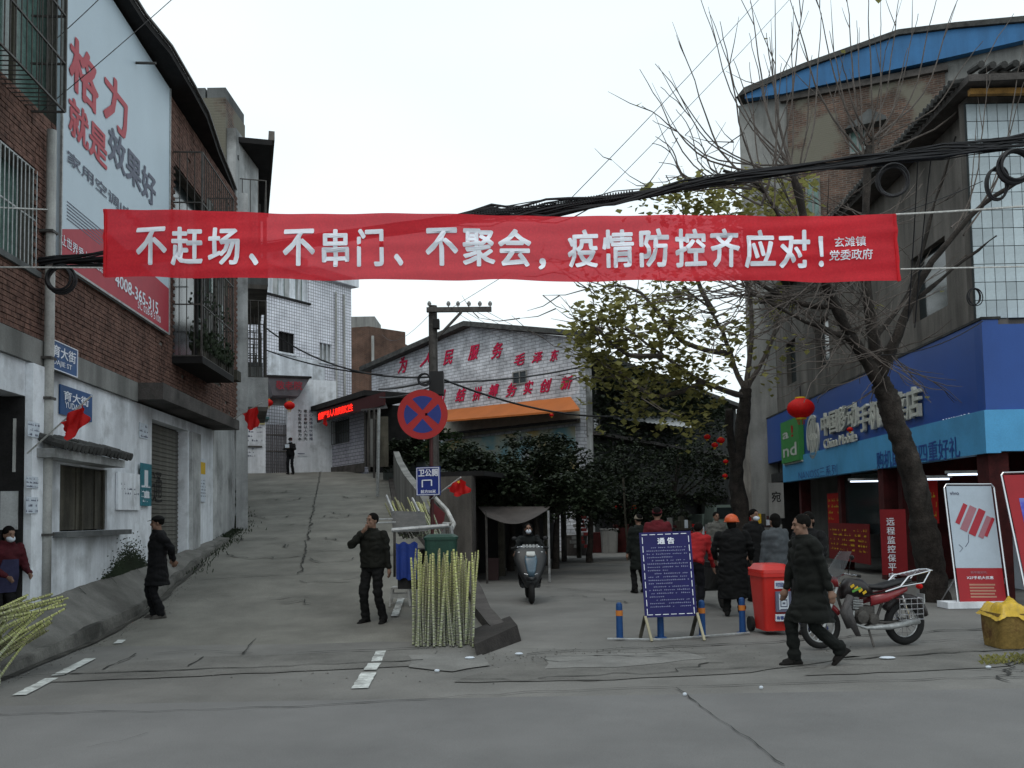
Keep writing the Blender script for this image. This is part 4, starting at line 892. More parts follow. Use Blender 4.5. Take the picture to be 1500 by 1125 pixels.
MB(FM.M).box(.2, .6, 0, FM.L, .9, 8.4).build('core', m_dark, GM); MB(FM.M).box(-.1, -.6, 8.51, FM.L, .9, 8.75).build('roof', m_rooftile, GM)
MB(FM.M).prism([(0, 5.1), (FM.L, 5.1), (FM.L, 5.25), (0, 5.25)], -.35, -.002).build('string_course', m_kerb, GM)
for px0, px1, y0, y1 in ((858, 872, 552, 575), (858, 876, 612, 640), (925, 940, 560, 582), (965, 978, 575, 592), (895, 905, 640, 672), (935, 945, 650, 675)): hwin(FM, FM.M, GM, px0, px1, y0, y1, m_glass)
cs = thing('corrugated_awning', 'pale corrugated sheet awning on the long grey building', 'awning', FM.at(3, -.5, 6)); e0, e1, e2, e3 = FM.hit(889, 611, -.2), FM.hit(978, 610, -.2), FM.hit(978, 632, -1.2), FM.hit(965, 628, -1.2)
pts = [FM.hit(889, 612, -.1), FM.hit(980, 609, -.1)]; n = 40; V = []
for i in range(n + 1):
    t = i / n; x = pts[0][0] + (pts[1][0] - pts[0][0]) * t; zt = pts[0][1] + (pts[1][1] - pts[0][1]) * t; w = .04 * (i % 2); V += [(x, -.1, zt + w), (x, -.1 - 1.4 * (t + .1), zt - .05 - .75 * t + w)]
MB(FM.M).add(V, np.array([[2 * i, 2 * i + 1, 2 * i + 3, 2 * i + 2] for i in range(n)])).build('sheet', m_galv, cs)
mass('far_building', 'plain dark building closing the far end of the side lane', (6, 76), (34, 74), 0, 9.5, 6, m_render)
mass('far_shop', 'brown rendered shop row on the far right of the side lane', (20.5, 62), (10.4, 37), 0, 6.5, 5, m_render, holes=[(2, 0, 6, 2.6), (8, 0, 12, 2.6), (14, 0, 18, 2.6), (20, 0, 25, 2.6)])

# ------------------------------------------------------------------ right: shop building, tall brick gable behind
FR = Frame((7.4 + .052 * 32.3, 32.3), (7.4 + .052 * 15.9, 15.9)); FF = Frame((8.23, 15.9), (14.5, 15.9)); MR, MF = FR.M, FF.M
RB = thing('shop_building', 'grey rendered shop building with a blue fascia on the right corner', 'building', (8.3, 16, 0))
w1 = FR.hit(1318, 500)[0], FR.hit(1368, 500)[0]
wall_boxes(MB(MR), 0, FR.L - .3, 2.6, 9.0, [(w1[0], 5.6, w1[1], 7.0), (1.5, 5.8, 2.7, 7.2), (5.0, 5.8, 6.4, 7.2)], .3, .6).build('wall', m_render, RB)
for h in ((w1[0], 5.6, w1[1], 7.0), (1.5, 5.8, 2.7, 7.2), (5.0, 5.8, 6.4, 7.2)): MB(MR).box(h[0], .45, h[1], h[2], .5, h[3]).build('window', m_glass, RB)
MB(MF).box(.075, .3, 2.6, 6.2, .6, 9.0).build('front_wall', m_render, RB); MB(MR).box(0, 1.5, 4.9, FR.L - 1.2, 6, 8.9).build('core', m_dark, RB)
MB(MR).box(-.3, -.15, 9.02, FR.L + .3, 7, 9.14).build('roof_slab', m_kerb, RB); MB(MF).box(.3, -.12, 9.15, 6.3, 7, 9.27).build('roof_slab', m_kerb, RB)
MB(MF).bar((-.05, -.05, 8.93), (6.2, -.05, 8.93), .1).build('roof_beam', P('ochre_timber', (.28, .15, .04), .8, var=.4), RB)
tl = MB().tube([(0, -.2, -.03), (0, .2, .03)], [.065, .06], 7).mesh('roof_tile', m_rooftile)
for i in range(60): link('roof_tile', tl, RB, MR @ M3((FR.L - .1 - i * .19, -.12, 9.2 + random.uniform(-.015, .015))))
for i in range(12): link('roof_tile', tl, RB, MF @ M3((.05 + i * .2, -.12, 9.33 + random.uniform(-.02, .02))))
# glazed tiles of the corner face, one by one
TLm = boxmesh('tile', m_tile, .172, .02, .312); MB(MF).box(.02, .27, 4.95, 1.75, .298, 8.88).build('tile_bed', SOLID('grout_dark', (.03, .035, .035), .9), RB)
for i in range(9):
    for j in range(12):
        if random.random() < 2: link('tile', TLm, RB, MF @ M3((.13 + i * .185, .262, 5.12 + j * .325)))
# ground floor
m_fbx = SOLID('box_blue', (.03, .12, .42), .5)
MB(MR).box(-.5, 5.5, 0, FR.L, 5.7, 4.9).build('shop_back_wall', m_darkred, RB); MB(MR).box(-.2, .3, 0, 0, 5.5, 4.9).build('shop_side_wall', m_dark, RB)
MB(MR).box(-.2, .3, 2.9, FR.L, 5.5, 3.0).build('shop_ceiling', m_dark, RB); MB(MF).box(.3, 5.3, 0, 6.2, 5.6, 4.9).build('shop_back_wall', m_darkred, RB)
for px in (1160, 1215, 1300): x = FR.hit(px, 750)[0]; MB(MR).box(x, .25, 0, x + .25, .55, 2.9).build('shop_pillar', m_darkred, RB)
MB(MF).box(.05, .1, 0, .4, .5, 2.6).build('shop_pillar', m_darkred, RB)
x0, x1 = FR.hit(1215, 750)[0], FR.hit(1300, 750)[0]; MB(MR).box(x0 + .3, .35, 1.0, x1 - .05, .37, 2.5).build('shop_window', m_glass, RB)
pl = MB(MR)
sx0, sx1 = FR.hit(1222, 750, .5)[0], FR.hit(1290, 750, .5)[0]
po = thing('poster', 'dark red shop poster with small gold lettering low beside the pillar', 'poster', FR.at(sx0, .2, .4)); MB(MR).box(sx0 + .4, .2, .25, sx1, .22, 1.25).build('sheet', SOLID('poster_red', (.16, .008, .01), .6), po); scrib(FR, MR, sx0 + .6, .5, sx1 - .2, 1.15, 5, po, m_yellow, .195, 41, .5)
FX = Frame((7.15, 17.9), (7.6, 17.8)) 
vb = thing('vertical_banner', 'tall narrow red banner with white vertical writing by the shop door', 'banner', U(1310, 850, 18.6)); a, b = U(1293, 850, 18.6), U(1322, 700, 18.6)
a2 = U(1326, 850, 18.6); f = Frame((a.x, 18.6), (a2.x, 18.45)); MB(f.M).box(0, 0, .3, f.L, .02, U(1310, 746, 18.6).z).build('cloth', P('banner_deep_red', (.22, .010, .014), .7, var=.1, bump=0), vb)
for i, ch in enumerate('远程监控保平安'): zc = U(1310, 764 + i * 13.3, 18.6).z; lettering(ch, f.M, f.L * .24, zc - .075, f.L * .24 + .15, zc + .075, -.006, m_letter, vb, .02)
# stock inside the shop: counters, shelves and boxes
for k, (s_, w_, d_, h_, m_) in enumerate(((6.2, 2.2, 2.4, 1.0, m_white), (9.2, 1.8, 2.2, .95, m_mask), (11.6, 2.2, 3.0, 1.0, m_white), (13.6, 1.2, 1.6, 1.1, m_mask))):
    t = thing('display_counter', ['white glass topped counter deepest in the phone shop', 'short pale counter behind the red pillar of the shop', 'long white counter behind the bare tree trunk', 'narrow pale counter behind the white phone poster'][k], 'counter', FR.at(s_, d_, 0), group='counters in the phone shop')
    MB(MR).box(s_, d_, 0, s_ + w_, d_ + .5, h_).build('cabinet', m_, t); MB(MR).box(s_ - .03, d_ - .03, h_ + .001, s_ + w_ + .03, d_ + .53, h_ + .04).build('top', m_glass_g, t)
rs = random.Random(12); cols = [m_white, m_flag, m_fbx, m_mask, m_yellow, m_darkred]
sh_ = thing('wall_shelves', 'back wall shelves of coloured phone boxes inside the shop', 'shelves', FR.at(8, 5.2, .8))
for z in (1.1, 1.5, 1.9, 2.3): MB(MR).box(3, 5.05, z, FR.L - .6, 5.45, z + .03).build('shelf', m_white, sh_)
for i in range(110):
    s_ = rs.uniform(3, FR.L - .9); z = rs.choice((1.13, 1.53, 1.93)); h_ = rs.uniform(.12, .3); MB(MR).box(s_, 5.1 + .001 * i, z, s_ + rs.uniform(.1, .35), 5.3, z + h_).build('box', rs.choice(cols), sh_)
for k, (s_, z0_, w_, h_, m_, lab) in enumerate(((5.0, 1.2, 1.2, .9, m_flag, 'red poster on the glass at the far end of the shop'), (7.6, 1.5, .8, .7, m_white, 'white poster on the glass left of the vertical red banner'), (12.3, 1.3, .7, 1.0, m_flag, 'red poster on the glass right of the tree trunk'))):
    t = thing('poster', lab, 'poster', FR.at(s_, .5, z0_)); MB(MR).box(s_, .48, z0_, s_ + w_, .49, z0_ + h_).build('sheet', m_, t); scrib(FR, MR, s_ + .1, z0_ + .1, s_ + w_ - .1, z0_ + h_ - .1, 4, t, m_yellow if m_ is m_flag else m_flag, .475, 50 + k, .6)
# blue fascia
SG = thing('shop_fascia', 'long blue phone shop fascia with raised white characters and a light blue lower band', 'shop sign', (8.4, 24, 2.6))
m_fb = P('fascia_blue', (.016, .068, .28), .4, var=.12, scale=.5, bump=.02, spec=.4); m_fl = P('fascia_light_blue', (.07, .31, .56), .45, var=.18, scale=.8, bump=0, spec=.4)
MB(MR).box(-.4, 0, 3.3, FR.L, .28, 4.88).build('panel', m_fb, SG); MB(MF).box(0.001, 0, 3.3, 6.2, .28, 4.80).build('panel', m_fb, SG)
MB(MR).box(FR.hit(1147, 700, -.05)[0], -.05, 2.55, FR.L + .05, .2, 3.298).build('light_band', m_fl, SG); MB(MF).box(.05, -.05, 2.58, 6.2, .2, 3.298).build('light_band', m_fl, SG)
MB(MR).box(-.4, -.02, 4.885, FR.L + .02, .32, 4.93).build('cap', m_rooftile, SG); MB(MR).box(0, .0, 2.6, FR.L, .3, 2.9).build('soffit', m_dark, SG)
m_cream = SOLID('letter_cream', (.46, .47, .42), .5, var=.2)
def fr(txt, px0, px1, py0, py1, mat, off=-.1, bold=.02, ext=.08, sh=0):
    pc = (px0 + px1) / 2; lettering(txt, MR, FR.hit(px0, 650, off)[0], FR.hit(pc, py1, off)[1], FR.hit(px1, 650, off)[0], FR.hit(pc, py0, off)[1], off, mat, SG, bold, ext=ext, shear=sh)
fr('中国移动', 1203, 1256, 596, 632, m_cream, bold=.035); fr('手机专卖店', 1258, 1349, 578, 622, m_cream, bold=.035); fr('China Mobile', 1206, 1254, 637, 652, m_cream, bold=.02, ext=.04)
fr('玄滩镇玉滩店', 1380, 1424, 609, 619, m_letter, -.02, .02, .015)
fr('购机即可享四重好礼', 1283, 1406, 650, 679, m_fb, -.055, .02, 0); fr('NANOSS三系列', 1168, 1225, 685, 700, m_fb, -.055, .0, 0)
x0, x1, z0, z1 = FR.hit(1146, 650, -.12)[0], FR.hit(1172, 650, -.12)[0], FR.hit(1158, 677, -.12)[1], FR.hit(1158, 615, -.12)[1]
lb = MB(MR).box(x0, -.16, z0, x1, -.002, z1).build('green_logo_box', SOLID('logo_green', (.05, .24, .06), .4), SG)
MB(MR).box(x0 - .05, -.1, z0 - .05, x1 + .05, -.003, z0 - .001).build('logo_box_edge', m_cream, SG)
lettering('a', MR, x0 + .25, (z0 + z1) / 2 + .1, (x0 + x1) / 2 - .05, z1 - .35, -.165, m_cream, lb if False else SG, .03); lettering('nd', MR, x0 + .25, z0 + .18, x1 - .25, (z0 + z1) / 2 - .08, -.165, m_cream, SG, .03)
lettering('!', MR, (x0 + x1) / 2 + .25, (z0 + z1) / 2 + .1, (x0 + x1) / 2 + .5, z1 - .2, -.165, m_flag, SG, .03)
cx, cz = FR.hit(1187, 640, -.1); lr = .64
ring_ = [(cx + lr * math.cos(a), cz + lr * math.sin(a)) for a in np.linspace(0, 6.283, 33)]; rin = [(cx + lr * .84 * math.cos(a), cz + lr * .84 * math.sin(a)) for a in np.linspace(0, 6.283, 33)]; rb_ = MB(MR)
for i in range(32):
    if i not in (3, 4, 19, 20): rb_.prism([ring_[i], ring_[i + 1], rin[i + 1], rin[i]], -.05, -.003)
rb_.build('round_logo_rim', m_cream, SG)
for k in range(-2, 3):
    h_ = lr * .8 * math.sqrt(1 - (k / 2.9) ** 2); x_ = cx + k * lr * .27; w_ = lr * .075
    MB(MR).prism([(x_ - w_ - .08, cz - h_), (x_ + w_ - .08, cz - h_), (x_ + w_ + .06, cz - h_ * .2), (x_ + w_ - .06, cz + h_ * .2), (x_ + w_ + .08, cz + h_), (x_ - w_ + .08, cz + h_), (x_ - w_ - .06, cz + h_ * .2), (x_ - w_ + .06, cz - h_ * .2)], -.05, -.003).build('logo_bar', m_cream, SG)
# shop lights (lit tubes)
for k, (px, py, Y, w) in enumerate(((1270, 705, 22.5, .8), (1368, 702, 18.5, .6), (1412, 695, 17.8, .6))):
    a = U(px, py, Y); t = thing('tube_light', ['lit tube light seen left of the bare tree trunk', 'lit tube light right of the bare tree trunk', 'lit tube light above the white phone poster'][k], 'lamp', a, group='tube lights in the phone shop'); MB().cbox(a, (w, .05, .035)).build('tube', SOLID('tube_glow', (.75, .85, 1), .5, emit=1.6), t); MB().cbox(a + Vector((0, 0, .05)), (w + .1, .08, .05)).build('batten', m_galv, t)
# tall gabled brick building
FT = Frame((8.55, 33), (17.5, 28.6)); TB = thing('gabled_brick_building', 'tall brick and render building with a blue metal gable behind the shops', 'building', FT.at(2, 0, 0)); ht = lambda px, py, off=0: FT.hit(px, py, off)
w0, w9 = ht(1100, 151), ht(1560, 52)
MB(FT.M).prism([(0, 0), (w9[0], 0), (w9[0], w9[1]), (0, w0[1])], 0, .4).build('wall', m_render_l, TB); MB(FT.M).prism([(0, 0), (.3, 0), (.3, w0[1]), (0, w0[1])], .4, 9).build('side_wall', m_render, TB)
bp0, bp1, bp2, bp3 = ht(1152, 150, -.06), ht(1384, 106, -.06), ht(1384, 460, -.06), ht(1152, 460, -.06)
MB(FT.M).prism([(bp0[0], 7), (bp1[0], 7), (bp1[0], bp1[1]), (bp0[0], bp0[1])], -.08, -.002).build('brick_panel', m_brickplaster, TB)
MB(FT.M).bar((bp0[0] - .2, -.12, bp0[1] + .12), (bp1[0] + .1, -.12, bp1[1] + .12), .22).build('lintel_beam', m_kerb, TB)
rp = [ht(1094, 143), ht(1180, 108), ht(1317, 60), ht(1400, 50), ht(1560, 36)]; bt = [ht(1560, 52), ht(1383, 92), ht(1149, 143), ht(1094, 150)]
MB(FT.M).prism([(p[0], p[1]) for p in rp + bt], -.35, -.05).build('blue_gable_sheet', P('roof_blue', (.025, .13, .30), .5, var=.15, scale=.8, streak=.2, bump=.03), TB)
MB(FT.M).prism([(rp[0][0] - .3, rp[0][1] - .1)] + [(p[0], p[1] + .02) for p in rp[1:]] + [(p[0], p[1] + .2) for p in rp[::-1]], -.45, 9).build('roof', m_rooftile, TB)
hwin(FT, FT.M @ Matrix.Translation((0, -.08, 0)), TB, 1262, 1284, 188, 222, m_glass_g); hwin(FT, FT.M @ Matrix.Translation((0, -.08, 0)), TB, 1194, 1213, 262, 338, m_glass_g)
MB(FT.M).prism([(ht(1240, 190)[0], ht(1240, 190)[1] - .2), (ht(1275, 165)[0], ht(1240, 190)[1] + .35), (ht(1300, 190)[0], ht(1240, 190)[1] - .0), (ht(1300, 190)[0], ht(1240, 190)[1] - .12)], -.6, -.09).build('window_hood', m_concrete, TB)
# ------------------------------------------------------------------ banner across the street
YB = 11.0
bt = thing('banner', 'long red cloth banner with white characters strung across the street', 'banner', U(735, 410, YB))
c = [U(152, 307, YB), U(1312, 314, YB), U(1320, 412, YB), U(150, 405, YB)]
def wav(x, z): return .03 * np.sin(x * 2.1 + z * 1.3) + .012 * np.sin(x * 7.3 - z * 3) + .013 * np.sin(z * 19 + x * .8) + .008 * np.sin(z * 34 - x * 1.7 + 2 * np.sin(x * .6))
NX, NZ = 170, 36; V = []
for j in range(NZ + 1):
    for i in range(NX + 1):
        u, v = i / NX, j / NZ; top = c[0].lerp(c[1], u); bot = c[3].lerp(c[2], u)
        top.z -= .16 * 4 * u * (1 - u) * .25; bot.z -= .16 * 4 * u * (1 - u) * .12 - .01 * math.sin(u * 40); p = bot.lerp(top, v); p.y += float(wav(p.x, p.z)); V.append(p)
MB().add(V, np.array([[j * (NX + 1) + i, j * (NX + 1) + i + 1, (j + 1) * (NX + 1) + i + 1, (j + 1) * (NX + 1) + i] for j in range(NZ) for i in range(NX)])).build('cloth', m_red, bt, smooth=True)
MB().tube([c[0] + Vector((.03, -.01, 0)), c[3] + Vector((.03, -.01, 0))], .018, 6).build('batten', m_red, bt); MB().tube([c[1] - Vector((.03, .01, 0)), c[2] - Vector((.03, .01, 0))], .018, 6).build('batten', m_red, bt)
IM = Matrix.Translation((0, YB, 0))
def ban(ch, px0, px1, py0, py1, bold=.045, mat=m_letter):
    a, b = U(px0, py1, YB), U(px1, py0, YB); lettering(ch, IM, a.x, a.z, b.x, b.z, -.012, mat, bt, bold, warp=wav)
for ch, a, b in (('不', 199, 246), ('赶', 252, 299), ('场', 306, 353), ('不', 414, 461), ('串', 471, 511), ('门', 523, 562), ('不', 624, 671), ('聚', 678, 725), ('会', 730, 778), ('疫', 832, 876), ('情', 883, 928), ('防', 937, 979), ('控', 989, 1033), ('齐', 1040, 1082), ('应', 1091, 1135), ('对', 1142, 1187)):
    s = (a - 199) / 988 * 4; ban(ch, a, b, 333 + s * .9, 390 + s * .8)
for a in (365, 577): ban('、', a, a + 14, 371, 390, .06)
ban('，', 789, 800, 377, 395, .06); ban('！', 1201, 1207, 345, 390, .03)
ban('玄滩镇', 1224, 1268, 346, 361, .02); ban('党委政府', 1216, 1277, 365, 381, .02)
def sag(a, b, s=0, n=12, j=0.0): return [Vector(a).lerp(Vector(b), i / n) + Vector((random.uniform(-j, j), random.uniform(-j, j), -s * 4 * (i / n) * (1 - i / n) + random.uniform(-j, j))) for i in range(n + 1)]
def rope(label, pts, r=.008, mat=m_rope, name='rope', cat='rope', group=None, n=5):
    o = MB().tube(pts, r, n).build(name, mat); rebase(o, pts[0]); return tag(o, label, cat, group)
rope('twisted white rope tying the top right corner of the banner', sag(c[1], U(1560, 297, 10.6), .01), .014)
rope('thin white cord from the lower right corner of the banner', sag(c[2] + Vector((0, 0, .15)), U(1560, 389, 10.6)), .010)
rope('white cord tying the lower left corner of the banner', sag(U(-60, 391, 10.8), U(152, 392, YB)), .010); rope('twisted cord above, running to the barred left window', sag(U(-40, 302, 10.8), U(70, 307, 12.4)), .010)
# ------------------------------------------------------------------ overhead cables
CBn = thing('cable_bundle', 'heavy sagging bundle of black telephone cables crossing above the banner', 'cables', U(850, 300, 12.6))
path = [(-60, 392), (0, 388), (80, 383), (150, 378), (300, 372), (480, 350), (640, 328), (720, 314), (800, 305), (900, 291), (1000, 273), (1100, 257), (1250, 238), (1380, 222), (1500, 206), (1600, 190)]
def bund(k):
    ph = k * 1.7; P_ = []
    for i, (x, y) in enumerate(path):
        sp = 9 + (6 if 680 < x < 900 else 0) + (3 if x > 1300 else 0) + (2 if x < 200 else 0)
        P_.append(U(x, y + sp * math.sin(ph + i * (1.1 + .13 * (k % 7))) * (.25 + .95 * ((k * 37) % 10) / 10), 12.4 + .06 * math.cos(ph + i)))
    out = []
    for a, b in zip(P_, P_[1:]):
        for t in (0, .33, .66): out.append(a.lerp(b, t) + Vector((0, 0, .012 * math.sin(len(out) * 1.3 + ph))))
    return out
for k in range(22): MB().tube(bund(k), random.choice((.008, .012, .018)), 5).build('cable', m_cable, CBn)
for k in range(4):
    x0 = 690 + k * 25; MB().tube([U(x0 + j * 25, 318 - j * 3.2 + (6 + 3 * k) * math.sin(j * .8), 12.4) for j in range(9)], .008, 4).build('loose_cable', m_cable, CBn)
ml = MB()
for i in range(60): x = 690 + i * 4; ml.torus(U(x, 319 - (x - 690) * .14, 12.4), .07, .006, 'X', 8, 4)
ml.build('lashing', m_cable, CBn)
def coil(lab, px, py, Y, rpx, n=5, th=.014, sq=1.0):
    c_ = U(px, py, Y); t = thing('cable_coil', lab, 'cable coil', c_); r = rpx * Y / FOC
    for k in range(n):
        o = c_ + Vector((random.uniform(-.02, .02), random.uniform(-.04, .04), random.uniform(-.02, .02))); rr = r * random.uniform(.88, 1.05); ti = random.uniform(-.25, .25)
        MB().tube([o + Vector((rr * math.cos(a), rr * ti * math.sin(a), rr * sq * math.sin(a))) for a in np.linspace(0, 6.283, 26)], th, 5).build('cable_loop', m_cable, t)
coil('round coil of spare cable hanging under the bundle at the right, before the grey wall', 1308, 265, 12.4, 23); coil('coil of spare cable hanging on the white drainpipe by the billboard', 89, 409, 11.9, 20, 6)
coil('large double coil of cable at the right edge over the white tiles', 1486, 243, 12.2, 24, 7, .02); coil('oval cable coil left of the big double coil', 1462, 268, 12.3, 16, 4, .014, 1.5)
coil('small tangle of cable low on the grey wall above the blue fascia', 1428, 435, 15.6, 10, 3, .01, 1.3); coil('coil of cable on the wooden utility pole', 622, 556, 19.4, 9, 4)
def wires(lab, pts, r=.006, name='overhead_wire'): return rope(lab, pts, r, m_cable, name, 'wire', n=4)
wires('thin wire running from the top left across the billboard', sag(U(262, -10, 14), U(62, 162, 12.6), .02)); wires('thin wire across the first billboard character at the top', sag(U(150, -6, 13), U(70, 68, 12.4), .01))
wires('long thin wire rising across the sky toward the bare branches, lower one', sag(U(1120, -10, 24), U(835, 292, 17), .05), .008); wires('long thin wire rising across the sky toward the bare branches, upper one', sag(U(1165, -10, 25), U(878, 290, 17.5), .05), .007)
wires('black cable drooping from the old balconies to the wooden pole', sag(U(386, 478, 26), U(636, 552, 20), .45), .022); wires('second black cable below it in front of the tiled building', sag(U(388, 512, 26), U(560, 549, 21.5), .12), .018)
wires('black cable from the wooden pole down across the orange awning', sag(U(640, 552, 20), U(905, 610, 26), .25), .026); wires('black cable running from the pole to the leafy tree', sag(U(640, 560, 20), U(860, 535, 27), .12), .022)
wires('cable from the guardhouse roof to the wooden pole', sag(U(555, 570, 30), U(636, 556, 20), .05), .03); wires('red and black cable under the slogans left of the pole', sag(U(556, 582, 30), U(640, 563, 20), .1), .02)
for k in range(4): wires(['first', 'second', 'third', 'fourth'][k] + ' thin line, counted from the pole, off the wooden crossarm toward the right', sag(U(660 + k * 15, 452, 20), U(770 + k * 22, 505, 55), .2), .006)
wires('thin line from the wooden crossarm toward the banner', sag(U(660, 452, 20), U(745, 400, 13), .0), .005); wires('thin line from the pole top left to the brick block', sag(U(632, 458, 20), U(560, 490, 58), .5), .007)
wires('cable dropping along the right wall from the bundle', sag(U(1345, 225, 12.5), U(1330, 470, 15), .1), .008); wires('second cable dropping along the right wall from the bundle', sag(U(1365, 222, 12.5), U(1340, 480, 15), -.1), .008)
wires('slack cable from the right wall to the tile corner', sag(U(1200, 340, 15), U(1440, 265, 15), .1), .007); wires('slack cable hanging over the blue fascia', sag(U(1290, 520, 15.3), U(1440, 470, 15.5), .15), .009)
# utility pole
p0 = U(636, 700, 20); pt_ = U(634, 448, 20)
up = thing('utility_pole', 'dark wooden utility pole with a one sided crossarm behind the round sign', 'pole', (p0.x, 20, .8)); MB().tube([(p0.x, 20, .6), (pt_.x, 20, pt_.z)], [.12, .095], 10).build('pole', m_steel, up)
ca, cb_ = U(625, 454, 19.85), U(720, 453, 19.85); MB().bar(ca, cb_, .1).build('crossarm', m_steel, up); MB().bar(U(643, 492, 19.85), U(676, 457, 19.8), .05).build('brace', m_steel, up)
ins = MB().lathe((0, 0, 0), [(.012, 0), (.012, .05), (.04, .05), (.045, .1), (.02, .14)], 8).mesh('insulator', m_render_l)
for px in (629, 657, 671, 687, 703, 718): a = U(px, 454, 19.85); link('insulator', ins, up, Matrix.Translation((a.x, a.y, a.z + .05)))
MB().cbox(U(639, 475, 19.9), (.14, .2, .2)).build('switch_box', m_dark, up); MB().cbox(U(640, 562, 19.85), (.3, .3, .5)).build('junction_box', m_black, up)
# no-stopping sign
sg_ = thing('no_stopping_sign', 'round blue and red no stopping sign on the pole', 'road sign', U(619, 607, 14.5)); c_ = U(619, 607, 14.5); rr = 37 * 14.5 / FOC
m_sr = SOLID('sign_red', (.36, .02, .02), .5, var=.1); m_sb = SOLID('sign_navy', (.018, .035, .20), .45)
MB().lathe(c_, [(0, 0), (rr, 0), (rr, .02), (0, .02)], 40, axis='Y').build('disc', m_sr, sg_)
for k in range(4):
    a0 = math.pi / 2 * k + .0 ; P_ = []; ri = rr * .74
    for i in range(13):
        a = a0 - R(45) + R(12) + (R(66)) * i / 12 - R(0); P_.append((c_.x + ri * math.cos(a), c_.z + ri * math.sin(a)))
    q = (c_.x + rr * .17 * math.cos(a0), c_.z + rr * .17 * math.sin(a0)); MB().prism([q] + P_, c_.y - .003, c_.y).build('blue_sector', m_sb, sg_)
# public toilet sign on post
ts = thing('toilet_sign', 'blue public toilet direction sign on a thin post', 'road sign', (U(632, 800, 14.4).x, 14.4, .1))
f = Frame((U(610, 705, 14.4).x, 14.45), (U(646, 705, 14.4).x, 14.3)); zc0, zc1 = U(627, 726, 14.4).z, U(627, 684, 14.4).z
MB(f.M).box(0, -.02, zc0, f.L, 0, zc1).build('plate', m_sb, ts); bd = MB(f.M)
for a, b in (((.015, zc0 + .015), (f.L - .015, zc0 + .015)), ((.015, zc1 - .015), (f.L - .015, zc1 - .015)), ((.015, zc0 + .015), (.015, zc1 - .015)), ((f.L - .015, zc0 + .015), (f.L - .015, zc1 - .015))): bd.bar((a[0], -.024, a[1]), (b[0], -.024, b[1]), .009)
for a, b in (((.11, zc0 + .13), (.11, zc0 + .24)), ((.11, zc0 + .24), (.27, zc0 + .24)), ((.27, zc0 + .24), (.27, zc0 + .15))): bd.bar((a[0], -.024, a[1]), (b[0], -.024, b[1]), .016)
bd.build('border', m_letter, ts); lettering('卫公厕', f.M, .04, zc1 - .15, f.L - .03, zc1 - .035, -.023, m_letter, ts, .04); lettering('前方50米', f.M, .08, zc0 + .035, f.L - .07, zc0 + .09, -.023, m_letter, ts, .03)
MB().tube([(U(632, 720, 14.5).x, 14.57, .0), (U(632, 720, 14.5).x, 14.57, 3.15)], .028, 8).build('post', SOLID('post_brown', (.06, .02, .02), .6), ts)
mb = MB(); mb.bar((U(632, 600, 14.5).x - .1, 14.52, c_.z), (U(632, 600, 14.5).x + .05, 14.52, c_.z), .04); mb.build('clamp', m_steel, ts)

# ------------------------------------------------------------------ flags and lanterns
def flag(lab, base, tip, pts, Y, dy=0.0):
    t = thing('flag', lab, 'flag', U(*base, Y)); a, b = U(*base, Y), U(*tip, Y - .5); MB().tube([a, b], .011, 6).build('pole', m_rope, t)
    P4 = [U(x, y, Y - .5 + dy * k) for k, (x, y) in enumerate(pts)]; n = 10; V = []
    for j in range(n + 1):
        for i in range(n + 1):
            p = P4[0].lerp(P4[1], i / n).lerp(P4[3].lerp(P4[2], i / n), j / n); p.y += .05 * math.sin(i * .9 + j * .5); p.x += .02 * math.sin(j * 1.3 + i); V.append(p)
    MB().add(V, np.array([[j * (n + 1) + i, j * (n + 1) + i + 1, (j + 1) * (n + 1) + i + 1, (j + 1) * (n + 1) + i] for j in range(n) for i in range(n)])).build('cloth', m_flag, t, smooth=True)
    return t
flag('red flag on a slanted stick in front of the lower blue street plate', (40, 664), (134, 580), [(88, 619), (121, 592), (131, 616), (100, 646)], 11.8)
flag('red flag on a slanted stick beside the white notice wall', (322, 724 - 100), (384, 590), [(355, 606), (378, 594), (379, 624), (366, 631)], 22)
f3 = flag('red flag with a yellow star hanging out over the side lane', (628, 734), (675, 699), [(655, 715), (676, 700), (691, 720), (669, 728)], 14.6)
a = U(672, 706, 14.05); mb = MB(); mb.prism([(a.x + (.028 if i % 2 else .011) * math.sin(i * math.pi / 5), a.z + (.028 if i % 2 else .011) * math.cos(i * math.pi / 5)) for i in range(10)], a.y - .06, a.y - .055); mb.build('star', m_yellow, f3)
flag('small dark red flag hanging at the guardhouse wall', (468, 622), (480, 608), [(473, 611), (479, 605), (479, 625), (474, 622)], 38)
def lantern(lab, px, py, Y, rpx, grp='red paper lanterns'):
    c_ = U(px, py, Y); r = rpx * Y / FOC; t = thing('lantern', lab, 'lantern', c_ - Vector((0, 0, r)), group=grp)
    prof = [(r * .38, -r * .74)] + [(r * math.cos(R(a)) * (1 if i % 2 else .97), r * .74 * math.sin(R(a))) for i, a in enumerate(range(-66, 67, 6))] + [(r * .38, r * .74)]
    MB().lathe(c_, prof, 24).build('shade', m_lantern, t, smooth=True); MB().lathe(c_, [(r * .4, -r * .82), (r * .4, -r * .72)], 12).lathe(c_, [(r * .4, r * .72), (r * .4, r * .82)], 12).build('ring', m_yellow, t)
    MB().tube([c_ + Vector((0, 0, r * .8)), c_ + Vector((0, 0, r * 1.6))], r * .03 + .004, 4).build('string', m_cable, t); ts_ = MB()
    for k in range(6): ts_.tube([c_ + Vector((.3 * r * math.cos(k), .3 * r * math.sin(k), -r * .8)), c_ + Vector((.2 * r * math.cos(k), .2 * r * math.sin(k), -r * 1.2))], .006, 4)
    ts_.build('tassel', m_yellow if rpx < 15 else m_lantern, t)
